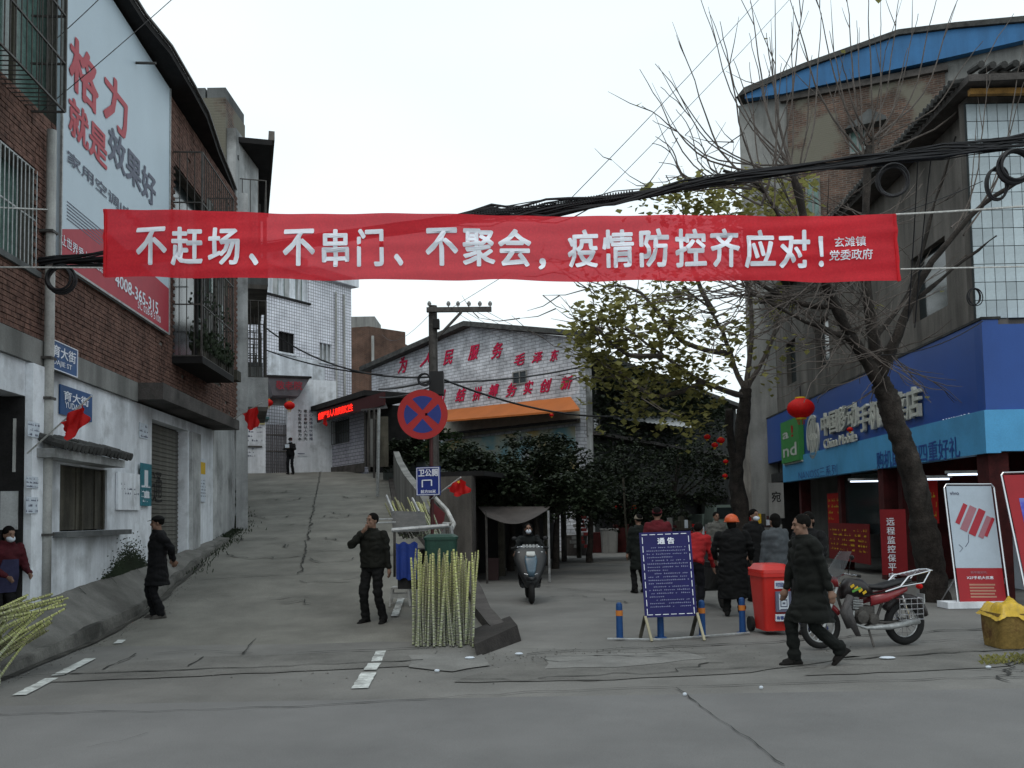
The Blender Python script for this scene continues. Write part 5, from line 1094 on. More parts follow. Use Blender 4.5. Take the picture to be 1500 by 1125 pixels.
lantern('big red lantern hanging in front of the green logo on the blue fascia', 1173, 598, 21, 20); lantern('red lantern at the left of the gate under the grey canopy', 393, 590, 42, 7); lantern('red lantern at the right of the gate under the grey canopy', 424, 594, 42, 8)
lantern('tiny red lantern on the hall wall under the orange awning', 808, 608, 38, 3.2); lantern('small red lantern beside the round logo of the fascia', 1245, 629, 20, 4.5)
for k, (px, py, r) in enumerate(((1036, 640, 5), (1056, 645, 6), (1047, 652, 5), (1063, 676, 4), (1062, 697, 4))): lantern(['uppermost left', 'uppermost right', 'middle', 'fourth', 'lowest'][k] + ' red lantern in the cluster on the leafy tree trunk', px, py, 26, r)
for k, (px, py) in enumerate(((852, 748), (866, 760), (905, 742), (930, 744))): lantern(['leftmost', 'second', 'third', 'rightmost'][k] + ' dim lantern over the stalls of the grey building', px, py, 38, 5)

# ------------------------------------------------------------------ sugarcane
m_cane = bpy.data.materials.new('sugarcane'); m_cane.use_nodes = True; nt = m_cane.node_tree; b = nt.nodes['Principled BSDF']; b.inputs['Roughness'].default_value = .55
tc = nt.nodes.new('ShaderNodeTexCoord'); sx = nt.nodes.new('ShaderNodeSeparateXYZ'); mm = nt.nodes.new('ShaderNodeMath'); mm.operation = 'PINGPONG'; mm.inputs[1].default_value = .045
rp = nt.nodes.new('ShaderNodeValToRGB'); e = rp.color_ramp.elements; e[0].position = .05; e[0].color = (.03, .022, .015, 1); e[1].position = .2; e[1].color = (.75, .75, .62, 1); e.new(.5).color = (.5, .55, .3, 1); e.new(1).color = (.34, .36, .24, 1)
dv = nt.nodes.new('ShaderNodeMath'); dv.operation = 'DIVIDE'; dv.inputs[1].default_value = .045
nt.links.new(tc.outputs['Object'], sx.inputs[0]); oi0 = nt.nodes.new('ShaderNodeObjectInfo'); ad = nt.nodes.new('ShaderNodeMath'); ad.operation = 'MULTIPLY_ADD'; ad.inputs[1].default_value = .5; nt.links.new(oi0.outputs['Random'], ad.inputs[0]); nt.links.new(sx.outputs[2], ad.inputs[2]); nt.links.new(ad.outputs[0], mm.inputs[0]); nt.links.new(mm.outputs[0], dv.inputs[0]); nt.links.new(dv.outputs[0], rp.inputs[0])
oi = nt.nodes.new('ShaderNodeObjectInfo'); r2 = nt.nodes.new('ShaderNodeValToRGB'); r2.color_ramp.elements[0].color = (.42, .38, .42, 1); r2.color_ramp.elements[1].color = (1.12, 1.1, .98, 1); mx = nt.nodes.new('ShaderNodeMix'); mx.data_type = 'RGBA'; mx.blend_type = 'MULTIPLY'; mx.inputs[0].default_value = 1
mz = nt.nodes.new('ShaderNodeMapRange'); mz.inputs[1].default_value = .35; mz.inputs[2].default_value = .9; nt.links.new(sx.outputs[2], mz.inputs[0]); cz_ = nt.nodes.new('ShaderNodeMix'); cz_.data_type = 'RGBA'; cz_.inputs[6].default_value = (.50, .52, .56, 1); cz_.inputs[7].default_value = (.72, .72, .46, 1); nt.links.new(mz.outputs[0], cz_.inputs[0]); m2_ = nt.nodes.new('ShaderNodeMix'); m2_.data_type = 'RGBA'; m2_.blend_type = 'MULTIPLY'; m2_.inputs[0].default_value = 1; nt.links.new(rp.outputs[0], m2_.inputs[6]); nt.links.new(cz_.outputs[2], m2_.inputs[7])
nt.links.new(oi.outputs['Random'], r2.inputs[0]); nt.links.new(m2_.outputs[2], mx.inputs[6]); nt.links.new(r2.outputs[0], mx.inputs[7]); nt.links.new(mx.outputs[2], b.inputs['Base Color'])
def cane_mesh(Lc, seed):
    rr = random.Random(seed); pts = []; rad = []; z = 0; bx, by = rr.uniform(-.02, .02), rr.uniform(-.02, .02); r0 = rr.uniform(.012, .017)
    while z < Lc:
        for dz, k in ((0, 1.22), (.012, .93), (.075, .9)):
            t = (z + dz) / Lc; pts.append((bx * math.sin(t * 3.1), by * math.sin(t * 3.1), z + dz)); rad.append(r0 * k * (1 - .15 * t))
        z += .09
    return MB().tube(pts, rad, 6).mesh('sugarcane', m_cane)
CM = [cane_mesh(l, i) for i, l in enumerate((1.15, 1.22, 1.28, 1.33, 1.38, 1.1, 1.45))]
def put_cane(a, b, label, group, k):
    a, b = Vector(a), Vector(b); q = (b - a + Vector((random.gauss(0, .02), 0, 0))).to_track_quat('Z', 'Y').to_matrix().to_4x4(); o = link('sugarcane', CM[k % 7], None, Matrix.Translation(a) @ q @ Matrix.Rotation(random.uniform(0, 6), 4, 'Z') @ Matrix.Diagonal((random.uniform(.85, 1.4), random.uniform(.85, 1.4), (b - a).length / (1.15, 1.22, 1.28, 1.33, 1.38, 1.1, 1.45)[k % 7], 1))); return tag(o, label, 'sugarcane', group)
n = 0
for row in range(3):
    for i in range(27):
        px = 606 + 88 * (i + random.uniform(-.45, .45)) / 26.5; base = G(px, 946 - row * 5 + random.uniform(-2, 2)); tx = 612 + (px - 607) * .93 + random.gauss(0, 5); top = U(tx + random.uniform(-4, 4), 822 + random.uniform(-14, 8), base.y + .45 + .14 * row)
        put_cane((base.x, base.y, .0), top, 'yellow green sugarcane stalk in the upright bundle at the ramp corner', 'sugarcane stalks standing in the bundle by the ramp', n + random.randint(0, 6)); n += 1
for i in range(46):
    t = i / 45; a = U(-70 + 65 * random.random() + 10 * t, 905 + 90 * t + random.uniform(-12, 12), 9.3 + .3 * random.random()); b = U(5 + 75 * random.random() - 20 * t + (12 if i % 5 else 22), 875 + 45 * t + random.uniform(-10, 10), 10.3); d = (b - a).normalized()
    put_cane(b - d * 1.3, b, 'green sugarcane stalk lying slanted in the bundle at the left edge', 'sugarcane stalks in the slanted bundle by the doorway', random.choice((3, 4, 2)))
for i in range(24):
    px = 578 + i * 2.6; a = U(px + 8, 786 + random.uniform(-3, 3), 14.6); b = U(px - 14 + random.uniform(-4, 4), 735 + random.uniform(-5, 12), 16.0); put_cane(a, b, 'short pale sugarcane leaning on the cart rail', 'pale sugarcane pieces on the cart', random.choice((0, 5)))
# cane cart rail, bins and stool behind the bundle
ct = thing('cart', 'rusty steel cart frame with a round top bar holding cut cane', 'cart', (-1.3, 14.2, .1))
mb = MB(); mb.tube([U(574, 777, 14.2), U(658, 770, 14.2)], .035, 8).build('top_bar', m_galv, ct)
for (px, p1) in ((578, 845), (655, 835)): MB().tube([U(px, 776, 14.2), U(px, p1, 14.2)], .022, 6).build('leg', m_steel, ct)
for (a0_, b0_) in (((566, 726), (576, 750)), ((604, 730), (614, 750))): MB().tube([U(*a0_, 15.2), U(*b0_, 14.8)], .022, 6).build('handle', m_galv, ct)
MB().tube([U(545, 761, 14.6), U(575, 760, 14.6)], .012, 5).tube([U(545, 766, 14.6), U(580, 765, 14.6)], .012, 5).build('side_rod', m_galv, ct)
MB().quad(U(572, 748, 15.2), U(622, 750, 15.2), U(626, 778, 14.3), U(576, 780, 14.3)).build('tray', m_steel, ct)
rl = thing('railing', 'white painted tube railing at the low end of the parapet wall', 'railing', U(650, 760, 17)); MB().tube([U(628, 718, 19), U(640, 732, 18), U(655, 748, 17), U(665, 768, 16.2), U(661, 776, 16)], .04, 8).tube([U(665, 768, 16.2), U(650, 767, 16.4), U(645, 776, 16.5)], .03, 8).build('handrail', m_pvc, rl)
MB().tube([U(660, 770, 16), U(664, 800, 16), U(660, 850, 16)], .035, 8).build('post', m_galv, rl); MB().tube([U(630, 735, 19), U(650, 757, 17)], .02, 6).build('lower_rail', m_pvc, rl)
rc = thing('red_cloth', 'faded red cloth strip tied to the white railing', 'cloth', U(638, 770, 17)); MB().add([U(634, 735, 17.2), U(652, 752, 16.8), U(648, 778, 16.8), U(632, 774, 17.2)], [[0, 1, 2, 3]]).build('cloth', SOLID('faded_red', (.14, .03, .035), .9), rc)
def bin_(lab, px0, px1, py0, Y, zb, mat, h=None):
    a, b = U(px0, py0, Y), U(px1, py0, Y); w = b.x - a.x; cx = (a.x + b.x) / 2; t = thing('waste_bin', lab, 'bin', (cx, Y + w / 2, zb)); zt = a.z; mb = MB()
    mb.loft([((cx, Y + w / 2, zb), (w * .52, 0, 0), (0, w * .52, 0)), ((cx, Y + w / 2, zt - .06), (w * .64, 0, 0), (0, w * .62, 0))], 24, p=.35).build('body', mat, t)
    MB().loft([((cx, Y + w / 2, zt - .06), (w * .68, 0, 0), (0, w * .66, 0)), ((cx, Y + w / 2, zt - .02), (w * .68, 0, 0), (0, w * .66, 0)), ((cx, Y + w / 2, zt + .02), (w * .5, 0, 0), (0, w * .5, 0))], 24, p=.35).build('lid', mat, t)
    mb = MB()
    for s in (-1, 1): mb.lathe((cx + s * w * .5, Y + w * 1.0, zb + .09), [(0, -.03), (.09, -.03), (.09, .03), (0, .03)], 14, axis='X')
    mb.build('wheel', m_rubber, t); return t
bin_('dark green wheelie bin behind the sugarcane bundle', 626, 663, 785, 13.4, .05, P('bin_green', (.014, .05, .035), .5, var=.3))
bb = thing('blue_basin', 'blue plastic sheet hanging on the cart beside the standing man', 'sheet', U(597, 850, 13.7)); f = Frame((U(580, 800, 13.7).x, 13.7), (U(613, 800, 13.7).x, 13.6)); z0, z1 = U(597, 848, 13.7).z, U(597, 795, 13.7).z; V = []
for j in range(9):
    for i in range(13): V.append((f.L * i / 12, .03 * math.sin(i * 1.5) * (1 - j / 10), z0 + (z1 - z0) * j / 8 - .02 * math.sin(i * 1.1)))
MB(f.M).add(V, np.array([[j * 13 + i, j * 13 + i + 1, (j + 1) * 13 + i + 1, (j + 1) * 13 + i] for j in range(8) for i in range(12)])).build('sheet', P('tarp_blue', (.015, .04, .22), .6, var=.2), bb, smooth=True)
MB(f.M).box(0, .05, z0 - .15, f.L * 1.1, .6, z1 - .1).build('crate', m_dark, bb)
stl = thing('stool', 'white plastic stool behind the legs of the standing man', 'stool', (U(586, 870, 14.9).x, 15.0, ramp_z(15.0))); q = TM[stl.name].translation; zs = q.z
mb = MB(); mb.loft([((q.x, q.y, zs + .27), (.15, 0, 0), (0, .12, 0)), ((q.x, q.y, zs + .30), (.15, 0, 0), (0, .12, 0)), ((q.x, q.y, zs + .31), (.12, 0, 0), (0, .1, 0))], 20, p=.4); mb.build('seat', m_pvc, stl)
for sx_ in (-1, 1):
    for sy in (-1, 1): MB().bar((q.x + sx_ * .13, q.y + sy * .1, zs + .27), (q.x + sx_ * .165, q.y + sy * .13, zs), .05, .03).build('leg', m_pvc, stl)
MB().box(q.x - .14, q.y - .125, zs + .13, q.x + .14, q.y - .11, zs + .2).box(q.x - .14, q.y + .11, zs + .13, q.x + .14, q.y + .125, zs + .2).build('apron', m_pvc, stl)

# ------------------------------------------------------------------ notice board, bollards, bin, posters, basket
nb_ = thing('notice_board', 'dark blue standing notice board with white writing and a white border', 'notice board', G(985, 937)); Yn = G(985, 937).y
def NBp(px, py): return U(px, py, Yn)
tl_, tr_, br_, bl_ = NBp(938, 780), NBp(1014, 777), NBp(1021, 900), NBp(945, 905)
ux = (tr_ - tl_).normalized(); uz = (tl_ - bl_).normalized(); uy = uz.cross(ux).normalized(); uy = -uy if uy.y < 0 else uy
NM = Matrix(((ux.x, uy.x, uz.x, bl_.x), (ux.y, uy.y, uz.y, bl_.y), (ux.z, uy.z, uz.z, bl_.z), (0, 0, 0, 1))) @ Matrix.Rotation(R(-6), 4, 'X'); Wn, Hn = (tr_ - tl_).length, (tl_ - bl_).length
m_nb = SOLID('notice_blue', (.009, .008, .09), .45, var=.1); MB(NM).box(0, 0, 0, Wn, .03, Hn).build('panel', m_nb, nb_)
bd = MB(NM)
for x, z, w, h in ((.03, .03, Wn - .06, .008), (.03, Hn - .035, Wn - .06, .008), (.03, .03, .008, Hn - .06), (Wn - .038, .03, .008, Hn - .06)):
    k = 9 if h > w else 6
    for i in range(k): t0, t1 = i / k, (i + .72) / k; bd.box(x + (w * t0 if w > h else 0), -.002, z + (h * t0 if h > w else 0), x + (w * t1 if w > h else w), -.001, z + (h * t1 if h > w else h))
bd.build('border', m_letter, nb_); lettering('通 告', NM, Wn * .34, Hn - .16, Wn * .67, Hn - .075, -.002, m_letter, nb_, .05)
rr = random.Random(4); mb = MB(NM)
for r_i in range(19):
    z = Hn - .21 - r_i * .042; x = .08 + (.06 if r_i % 4 == 0 else 0); xe = Wn - .08 if r_i % 4 != 3 else Wn * rr.uniform(.2, .6)
    while x < xe:
        if rr.random() < .9: mb.box(x, -.0015, z + .002, x + .009, -.001, z + rr.uniform(.01, .02)); mb.box(x, -.0015, z + .008, x + .018, -.001, z + .012)
        x += .024
mb.build('writing', SOLID('print_dim', (.26, .28, .42), .6), nb_)
for (px, p0y, p1y, dx_) in ((946, 903, 937, 0), (1022, 898, 934, 0)):
    a = NBp(px - 1, p0y); MB().bar(a, (a.x + .06, Yn - .12, 0), .04, .03).build('leg', SOLID('pale_timber', (.35, .32, .22), .8, var=.2), nb_); MB().bar(a, (a.x - .03, Yn + .28, 0), .04, .03).build('leg', m_timber, nb_)
m_bol = SOLID('bollard_blue', (.010, .055, .18), .45, var=.15); m_or = SOLID('band_orange', (.48, .16, .03), .5)
for k, (px, py, lab) in enumerate(((908, 936, 'blue bollard with orange band standing left of the notice board'), (968, 934, 'blue bollard under the notice board between its legs'), (1029, 932, 'blue bollard just right of the notice board'), (1088, 927, 'blue bollard between the notice board and the red bin'))):
    g_ = G(px, py)
    if k == 0:
        bo = thing('bollard', lab, 'bollard', g_, group='blue bollards around the notice board'); MB().lathe(g_, [(.0, .0), (.045, .0), (.042, .3), (.0, .3)], 14).build('post', m_bol, bo); MB().lathe(g_, [(.046, .3), (.046, .37)], 14).build('band', m_or, bo)
        MB().lathe(g_, [(.042, .3), (.042, .42), (.036, .455), (.02, .47), (0, .472)], 14).build('cap', m_bol, bo); MB().lathe(g_, [(0, .012), (.075, .012), (.08, .0)], 14).build('base_flange', m_bol, bo)
    else: copy_thing(bo, g_, None, lab)
mb = MB(); mb.tube([G(890, 938) + Vector((0, 0, .02)), G(970, 939) + Vector((0, 0, .02)), G(1098, 929) + Vector((0, 0, .02))], .012, 5); tag(rebase(mb.build('chain', m_galv), G(990, 937)), 'thin chain lying on the ground between the blue bollards', 'chain')
# red wheelie bin
def wheelie(lab, px0, px1, py0, py1):
    g0, g1 = G(px0, py1), G(px1, py1); Y = g0.y; w = (px1 - px0) * Y / FOC; h = (py1 - py0) * Y / FOC; w *= .84; cx = (g0.x + g1.x) / 2; t = thing('wheelie_bin', lab, 'bin', (cx, Y + .25, 0)); M = M3((cx, Y + .25, 0), rz=R(6)); d = .26
    red = P('bin_red', (.50, .018, .012), .4, var=.08, bump=0, spec=.5)
    MB(M).loft([((0, 0, .05), (w * .42, 0, 0), (0, d * .8, 0)), ((0, 0, h - .16), (w * .52, 0, 0), (0, d * 1.05, 0))], 48, p=.25).loft([((0, 0, h - .16), (w * .56, 0, 0), (0, d * 1.12, 0)), ((0, 0, h - .11), (w * .56, 0, 0), (0, d * 1.12, 0))], 48, p=.25).build('body', red, t)
    MB(M).loft([((0, 0, h - .108), (w * .56, 0, 0), (0, d * 1.12, 0)), ((0, 0, h - .07), (w * .55, 0, 0), (0, d * 1.1, 0)), ((0, .03, h), (w * .40, 0, 0), (0, d * .8, 0))], 48, p=.3).build('lid', red, t, smooth=False)
    MB(M).tube([(-w * .4, d * 1.1, h - .12), (-w * .4, d * 1.45, h - .08), (w * .4, d * 1.45, h - .08), (w * .4, d * 1.1, h - .12)], .018, 6).build('handle', red, t)
    for s in (-1, 1): MB(M).lathe((s * w * .5, d * .95, .1), [(0, -.025), (.1, -.025), (.1, .025), (0, .025)], 18, axis='X').build('wheel', m_rubber, t)
    for z, hh, tx in ((h * .66, .1, '可回收物'), (h * .2, .09, '有害垃圾')): MB(M).box(-w * .12, -d * 1.03 - .012, z, w * .44, -d * .96, z + hh).build('label', m_mask, t); lettering(tx, M, -w * .1, z + .02, w * .42, z + hh - .02, -d * 1.03 - .014, m_sb, t, .04)
    MB(M).box(-w * .1, -d * 1.03 - .014, h * .33, w * .44, -d * .96, h * .62).build('label', SOLID('label_grey', (.12, .13, .19), .6), t); lettering('固', M, .0, h * .36, w * .34, h * .59, -d * 1.03 - .016, m_mask, t, .03)
    return t
wheelie('bright red wheelie bin with white labels beside the walking man', 1114, 1165, 829, 931)
# poster stands
ps1 = thing('poster_stand', 'leaning white and red phone poster in a chrome frame by the shop', 'poster stand', G(1440, 905)); Yp = 15.0
def PSp(px, py, b=0): return U(px, py, Yp + b)
A, B, C_, D = PSp(1386, 712, .35), PSp(1461, 709, .35), PSp(1476, 893), PSp(1408, 893)
ux = (C_ - D).normalized(); uz = (A - D).normalized(); Wp, Hp = (C_ - D).length, (A - D).length; uy = uz.cross(ux).normalized(); uy = -uy if uy.y < 0 else uy
PM = Matrix(((ux.x, uy.x, uz.x, D.x), (ux.y, uy.y, uz.y, D.y), (ux.z, uy.z, uz.z, D.z), (0, 0, 0, 1)))
MB(PM).box(0, 0, .33 * Hp, Wp, .015, Hp).build('sheet', SOLID('poster_white', (.40, .47, .54), .4, var=.06), ps1); MB(PM).box(0, 0, 0, Wp, .015, .33 * Hp - .001).build('red_sheet', SOLID('poster_red2', (.32, .012, .018), .4), ps1)
MB(PM).tube([(-.04, 0, -.15), (-.04, 0, Hp - .03), (0, 0, Hp + .03), (Wp, 0, Hp + .03), (Wp + .04, 0, Hp - .03), (Wp + .04, 0, -.15)], .016, 8).build('frame', m_chrome, ps1)
MB().tube([PM @ Vector((-.04, .02, .5)), (D.x - .1, D.y + .5, .05)], .014, 6).build('prop', m_chrome, ps1); MB().tube([PM @ Vector((Wp + .04, .02, .5)), (C_.x + .1, C_.y + .5, .05)], .014, 6).build('prop', m_chrome, ps1)
MB().box(D.x - .25, Yp - .08, .0, C_.x + .1, Yp + .3, .1).build('base', m_white, ps1)
def slash(M, cx, cz, w, h, ang, mat, par, y=-.004):
    c_, s_ = math.cos(ang), math.sin(ang); MB(M).prism([(cx + c_ * a * w / 2 - s_ * b * h / 2, cz + s_ * a * w / 2 + c_ * b * h / 2) for a, b in ((-1, -1), (1, -1), (1, 1), (-1, 1))], y, y + .002).build('picture', mat, par)
m_pr, m_pk = SOLID('pic_red', (.36, .02, .035), .4), SOLID('pic_pink', (.34, .14, .17), .4)
for i, (x, z, w, h, m_) in enumerate(((.26, .77, .1, .28, m_pr), (.40, .73, .16, .34, m_pk), (.58, .70, .16, .36, m_pr), (.74, .66, .12, .30, m_pk), (.84, .66, .07, .26, m_pr))): slash(PM, x * Wp, z * Hp, w * Wp, h * Hp * .5 * 1.3, R(-28), m_, ps1, -.004 - .001 * i)
mb = MB(PM); mb.tube([(.36 * Wp, -.004, .60 * Hp), (.34 * Wp, -.004, .54 * Hp), (.26 * Wp, -.004, .50 * Hp)], .005, 4); mb.tube([(.12 * Wp, -.004, .52 * Hp), (.2 * Wp, -.004, .49 * Hp), (.12 * Wp, -.004, .46 * Hp)], .004, 4); mb.build('doodle', m_bgrey, ps1)
lettering('vivo', PM, .06 * Wp, .925 * Hp, .26 * Wp, .955 * Hp, -.004, m_bgrey, ps1, .03); lettering('新年献好礼', PM, .3 * Wp, .285 * Hp, .66 * Wp, .305 * Hp, -.004, m_pk, ps1, .02); lettering('X27手机大优惠', PM, .2 * Wp, .24 * Hp, .78 * Wp, .265 * Hp, -.004, m_letter, ps1, .02)
mb = MB(PM)
for i in range(5): mb.box(.24 * Wp, -.004, (.19 - i * .024) * Hp, (.8 - .03 * (i % 2)) * Wp, -.002, (.203 - i * .024) * Hp)
mb.build('text_rows', SOLID('row_tan', (.42, .2, .14), .5), ps1)
ps2 = thing('poster_stand', 'second leaning poster stand in red cut by the right edge', 'poster stand', G(1520, 900)); A, B, C_, D = U(1470, 696, 15.1), U(1560, 690, 15.1), U(1580, 870, 14.7), U(1507, 872, 14.7)
ux = (C_ - D).normalized(); uz = (A - D).normalized(); Wq, Hq = (C_ - D).length, (A - D).length; uy = uz.cross(ux).normalized(); uy = -uy if uy.y < 0 else uy; QM = Matrix(((ux.x, uy.x, uz.x, D.x), (ux.y, uy.y, uz.y, D.y), (ux.z, uy.z, uz.z, D.z), (0, 0, 0, 1)))
MB(QM).box(0, 0, 0, Wq, .015, Hq).build('sheet', SOLID('poster_red2', (.32, .012, .018)), ps2); MB(QM).tube([(-.04, 0, -.2), (-.04, 0, Hq), (0, 0, Hq + .04), (Wq, 0, Hq + .04)], .016, 8).build('frame', m_chrome, ps2); MB(QM).box(.17, -.004, .35 * Hq, Wq - .1, -.001, .8 * Hq).build('picture', mural('phone_blue', [(.02, .05, .3), (.1, .1, .5), (.3, .4, .6)], 4), ps2)
# basket with yellow cover
bk_ = thing('basket', 'stained tan woven basket heaped with bright yellow plastic at the right edge', 'basket', G(1480, 952)); g_ = G(1500, 950); w = .28; m_bsk = P('basket_tan', (.20, .13, .035), .85, var=.35, scale=7, grime=.9, grimecol=(.09, .04, .015), bump=.5)
MB().loft([((g_.x, g_.y + .2, 0), (w * .96, 0, 0), (0, .22, 0)), ((g_.x, g_.y + .2, .2), (w, 0, 0), (0, .25, 0)), ((g_.x, g_.y + .2, .40), (w * 1.02, 0, 0), (0, .25, 0))], 40, p=.28).build('body', m_bsk, bk_, smooth=False)
V = []
for j in range(25):
    for i in range(41):
        u, v = i / 20 - 1, j / 12 - 1; rr_ = max(abs(u), abs(v)); z_ = .44 + .11 * (.5 + noise.noise((u * 1.6, v * 1.3, 4))) + .016 * noise.noise((u * 6, v * 5, 1)) - .13 * max(0, rr_ - .72) / .28 - (.03 if u > .3 else 0)
        V.append((g_.x - .01 + u * w * 1.05, g_.y + .2 + v * .27, z_))
mb = MB().add(V, np.array([[j * 41 + i, j * 41 + i + 1, (j + 1) * 41 + i + 1, (j + 1) * 41 + i] for j in range(24) for i in range(40)]))
mb.build('yellow_cover', P('yellow_plastic', (.52, .33, .012), .35, var=.2, scale=14, bump=.3, spec=.5), bk_, smooth=True)
# stalls detail along the side lane
for k, (px, py, Y, w, h, m_, lab) in enumerate(((842, 810, 37, 1.0, .75, m_kerb, 'grey lidded bin before the sooty building'), (872, 795, 39, .6, .8, m_darkred, 'dark red crate stack in front of the stall'), (893, 808, 38.5, .7, .95, m_render_l, 'pale panel leaning on the stall front'), (912, 805, 39, .7, 1.1, m_darkred, 'dark red cabinet at the stall front'), (768, 830, 24.6, 0, 0, None, ''), (722, 800, 23.5, .3, .5, SOLID('brownish', (.05, .03, .03), .9), 'small brown box in the dark market shed'))):
    if w:
        g_ = U(px, py, Y); t = thing('stall_box', lab, 'box', (g_.x, g_.y, .0)); MB().loft([((g_.x, Y, 0), (w * .45, 0, 0), (0, w * .4, 0)), ((g_.x, Y, h), (w * .5, 0, 0), (0, w * .45, 0))], 16, p=.3).build('body', m_, t); MB().box(g_.x - w * .52, Y - w * .47, h + .001, g_.x + w * .52, Y + w * .47, h + .05).build('lid', m_, t)
cn = thing('tarpaulin', 'sagging grey tarpaulin canopy over the entrance of the market shed', 'canopy', U(740, 745, 24)); a, b, c2, d2 = U(700, 742, 24), U(806, 742, 24.5), U(800, 748, 22.2), U(712, 756, 22.2); V = []
for j in range(9):
    for i in range(13):
        p = a.lerp(b, i / 12).lerp(d2.lerp(c2, i / 12), j / 8); p.z -= .25 * math.sin(math.pi * i / 12) * j / 8; V.append(p)
MB().add(V, np.array([[j * 13 + i, j * 13 + i + 1, (j + 1) * 13 + i + 1, (j + 1) * 13 + i] for j in range(8) for i in range(12)])).build('sheet', P('tarp_grey', (.07, .06, .055), .8, var=.3), cn, smooth=True)
for px in (803, 712): a = U(px, 748, 22.3); MB().tube([(a.x, a.y, 0), a], .03, 6).build('pole', m_galv if px == 803 else m_steel, cn)
for k, px in enumerate((845, 855)): mb = MB(); [mb.cbox(U(px + random.uniform(-6, 6), 752 + i * 6, 36), (.25, .2, .12)) for i in range(9)]; tag(rebase(mb.build('hanging_goods', m_render_l if k == 0 else SOLID('goods_red', (.16, .02, .02))), U(px, 800, 36)), ['pale strings of packets hanging at the stall', 'red strings of packets hanging at the stall'][k], 'goods')
p = U(917, 815, 30); lp = thing('leaning_pole', 'thin pale pole standing at the edge of the side lane', 'pole', (p.x, 30, 0)); MB().tube([U(921, 820, 30), U(916, 760, 30), U(913, 700, 30)], .035, 6).build('pole', m_timber, lp)
a = U(883, 731, 36); lm = thing('lamp', 'small lit lamp inside the dark stalls', 'lamp', a); MB().ell(a, (.14, .1, .06), n=10, k=6).build('bulb', MATS['tube_glow'], lm)
for k, (px, py, Y, w, h, lab) in enumerate(((1137, 733, 26, .42, 1.0, 'cream board with a dark character hanging by the tree'),)):
    a = U(px, py, Y); t = thing('hanging_board', lab, 'sign', a); f = Frame((a.x - w / 2, Y), (a.x + w / 2, Y - .03)); MB(f.M).box(0, 0, a.z - h / 2, w, .03, a.z + h / 2).build('board', m_render_l, t); lettering('宛', f.M, .08, a.z - .05, w - .08, a.z + .25, -.004, m_dark, t, .03)
# far lorry
lo = thing('truck', 'small pale green truck parked far down the side lane', 'truck', (11.4, 50, 0)); M = M3((11.55, 52, 0), rz=R(8)); gm = P('truck_green', (.17, .22, .20), .5, var=.15)
MB(M).prism([(-.85, .5), (.85, .5), (.85, 1.2), (.72, 2.0), (-.72, 2.0), (-.85, 1.2)], -1.5, 0).build('cab', gm, lo); MB(M).prism([(-.7, 1.25), (.7, 1.25), (.62, 1.85), (-.62, 1.85)], -1.53, -1.501).build('windscreen', m_glass, lo); MB(M).box(-.9, .1, .7, .9, 3.5, 1.5).build('bed', gm, lo)
for s in (-1, 1):
    MB(M).lathe((s * .75, -.8, .32), [(0, -.1), (.32, -.1), (.32, .1), (0, .1)], 14, axis='X').build('wheel', m_rubber, lo); MB(M).lathe((s * .75, 2.5, .32), [(0, -.1), (.32, -.1), (.32, .1), (0, .1)], 14, axis='X').build('wheel', m_rubber, lo); MB(M).box(s * .6 - .12, -1.53, .75, s * .6 + .12, -1.501, .92).build('headlight', m_mask, lo)
MB(M).box(-.85, -1.55, .4, .85, -1.45, .6).build('bumper', m_steel, lo)
# ------------------------------------------------------------------ people
def voxel(mb, mat, parent, name, vox, noise_amp=0.0, nf=6.0, sm=2, W=None):
    W0 = TM[parent.name]; me = mb.mesh(name, mat, False, W0); o = bpy.data.objects.new(name, me); COL.objects.link(o)
    r = o.modifiers.new('r', 'REMESH'); r.mode = 'VOXEL'; r.voxel_size = vox; r.use_smooth_shade = True
    s = o.modifiers.new('s', 'SMOOTH'); s.iterations = sm; s.factor = .5
    VOX.append((o, parent, noise_amp, nf)); return o
VOX = []
def finish_voxels():
    dg = bpy.context.evaluated_depsgraph_get(); dg.update()
    new = [bpy.data.meshes.new_from_object(o.evaluated_get(dg)) for o, *_ in VOX]
    for (o, p, amp, nf), me in zip(VOX, new):
        o.modifiers.clear(); o.data = me
        if amp and len(me.vertices):
            n = len(me.vertices); c = np.zeros(n * 3); me.vertices.foreach_get('co', c); c = c.reshape(-1, 3); nn = np.zeros(n * 3); me.vertices.foreach_get('normal', nn); nn = nn.reshape(-1, 3)
            d = np.array([abs(noise.noise((q[0] * nf, q[1] * nf, q[2] * nf * 1.6 + 3))) - .2 + .5 * noise.noise((q[0] * nf * .5, q[1] * nf * .5, q[2] * nf * 2.2)) for q in c]) * amp
            c += nn * d[:, None]; me.vertices.foreach_set('co', c.ravel()); me.update()
        me.polygons.foreach_set('use_smooth', [True] * len(me.polygons)); o.parent = p
def ik(a, b, l1, l2, pole):
    a, b = Vector(a), Vector(b); d = b - a; L_ = d.length
    if L_ > (l1 + l2) * .999: b = a + d * ((l1 + l2) * .999 / L_); d = b - a; L_ = d.length
    x = (l1 * l1 - l2 * l2 + L_ * L_) / (2 * L_); h = math.sqrt(max(0, l1 * l1 - x * x)); dn = d.normalized(); pv = Vector(pole); pv = (pv - dn * pv.dot(dn)).normalized()
    return a + dn * x + pv * h, b
def cloth(name, col): return P('cloth_' + name, tuple(c * (.32 if max(col) < .03 else 1) for c in col), .9, var=.25, scale=8, bump=.15, fine=60)
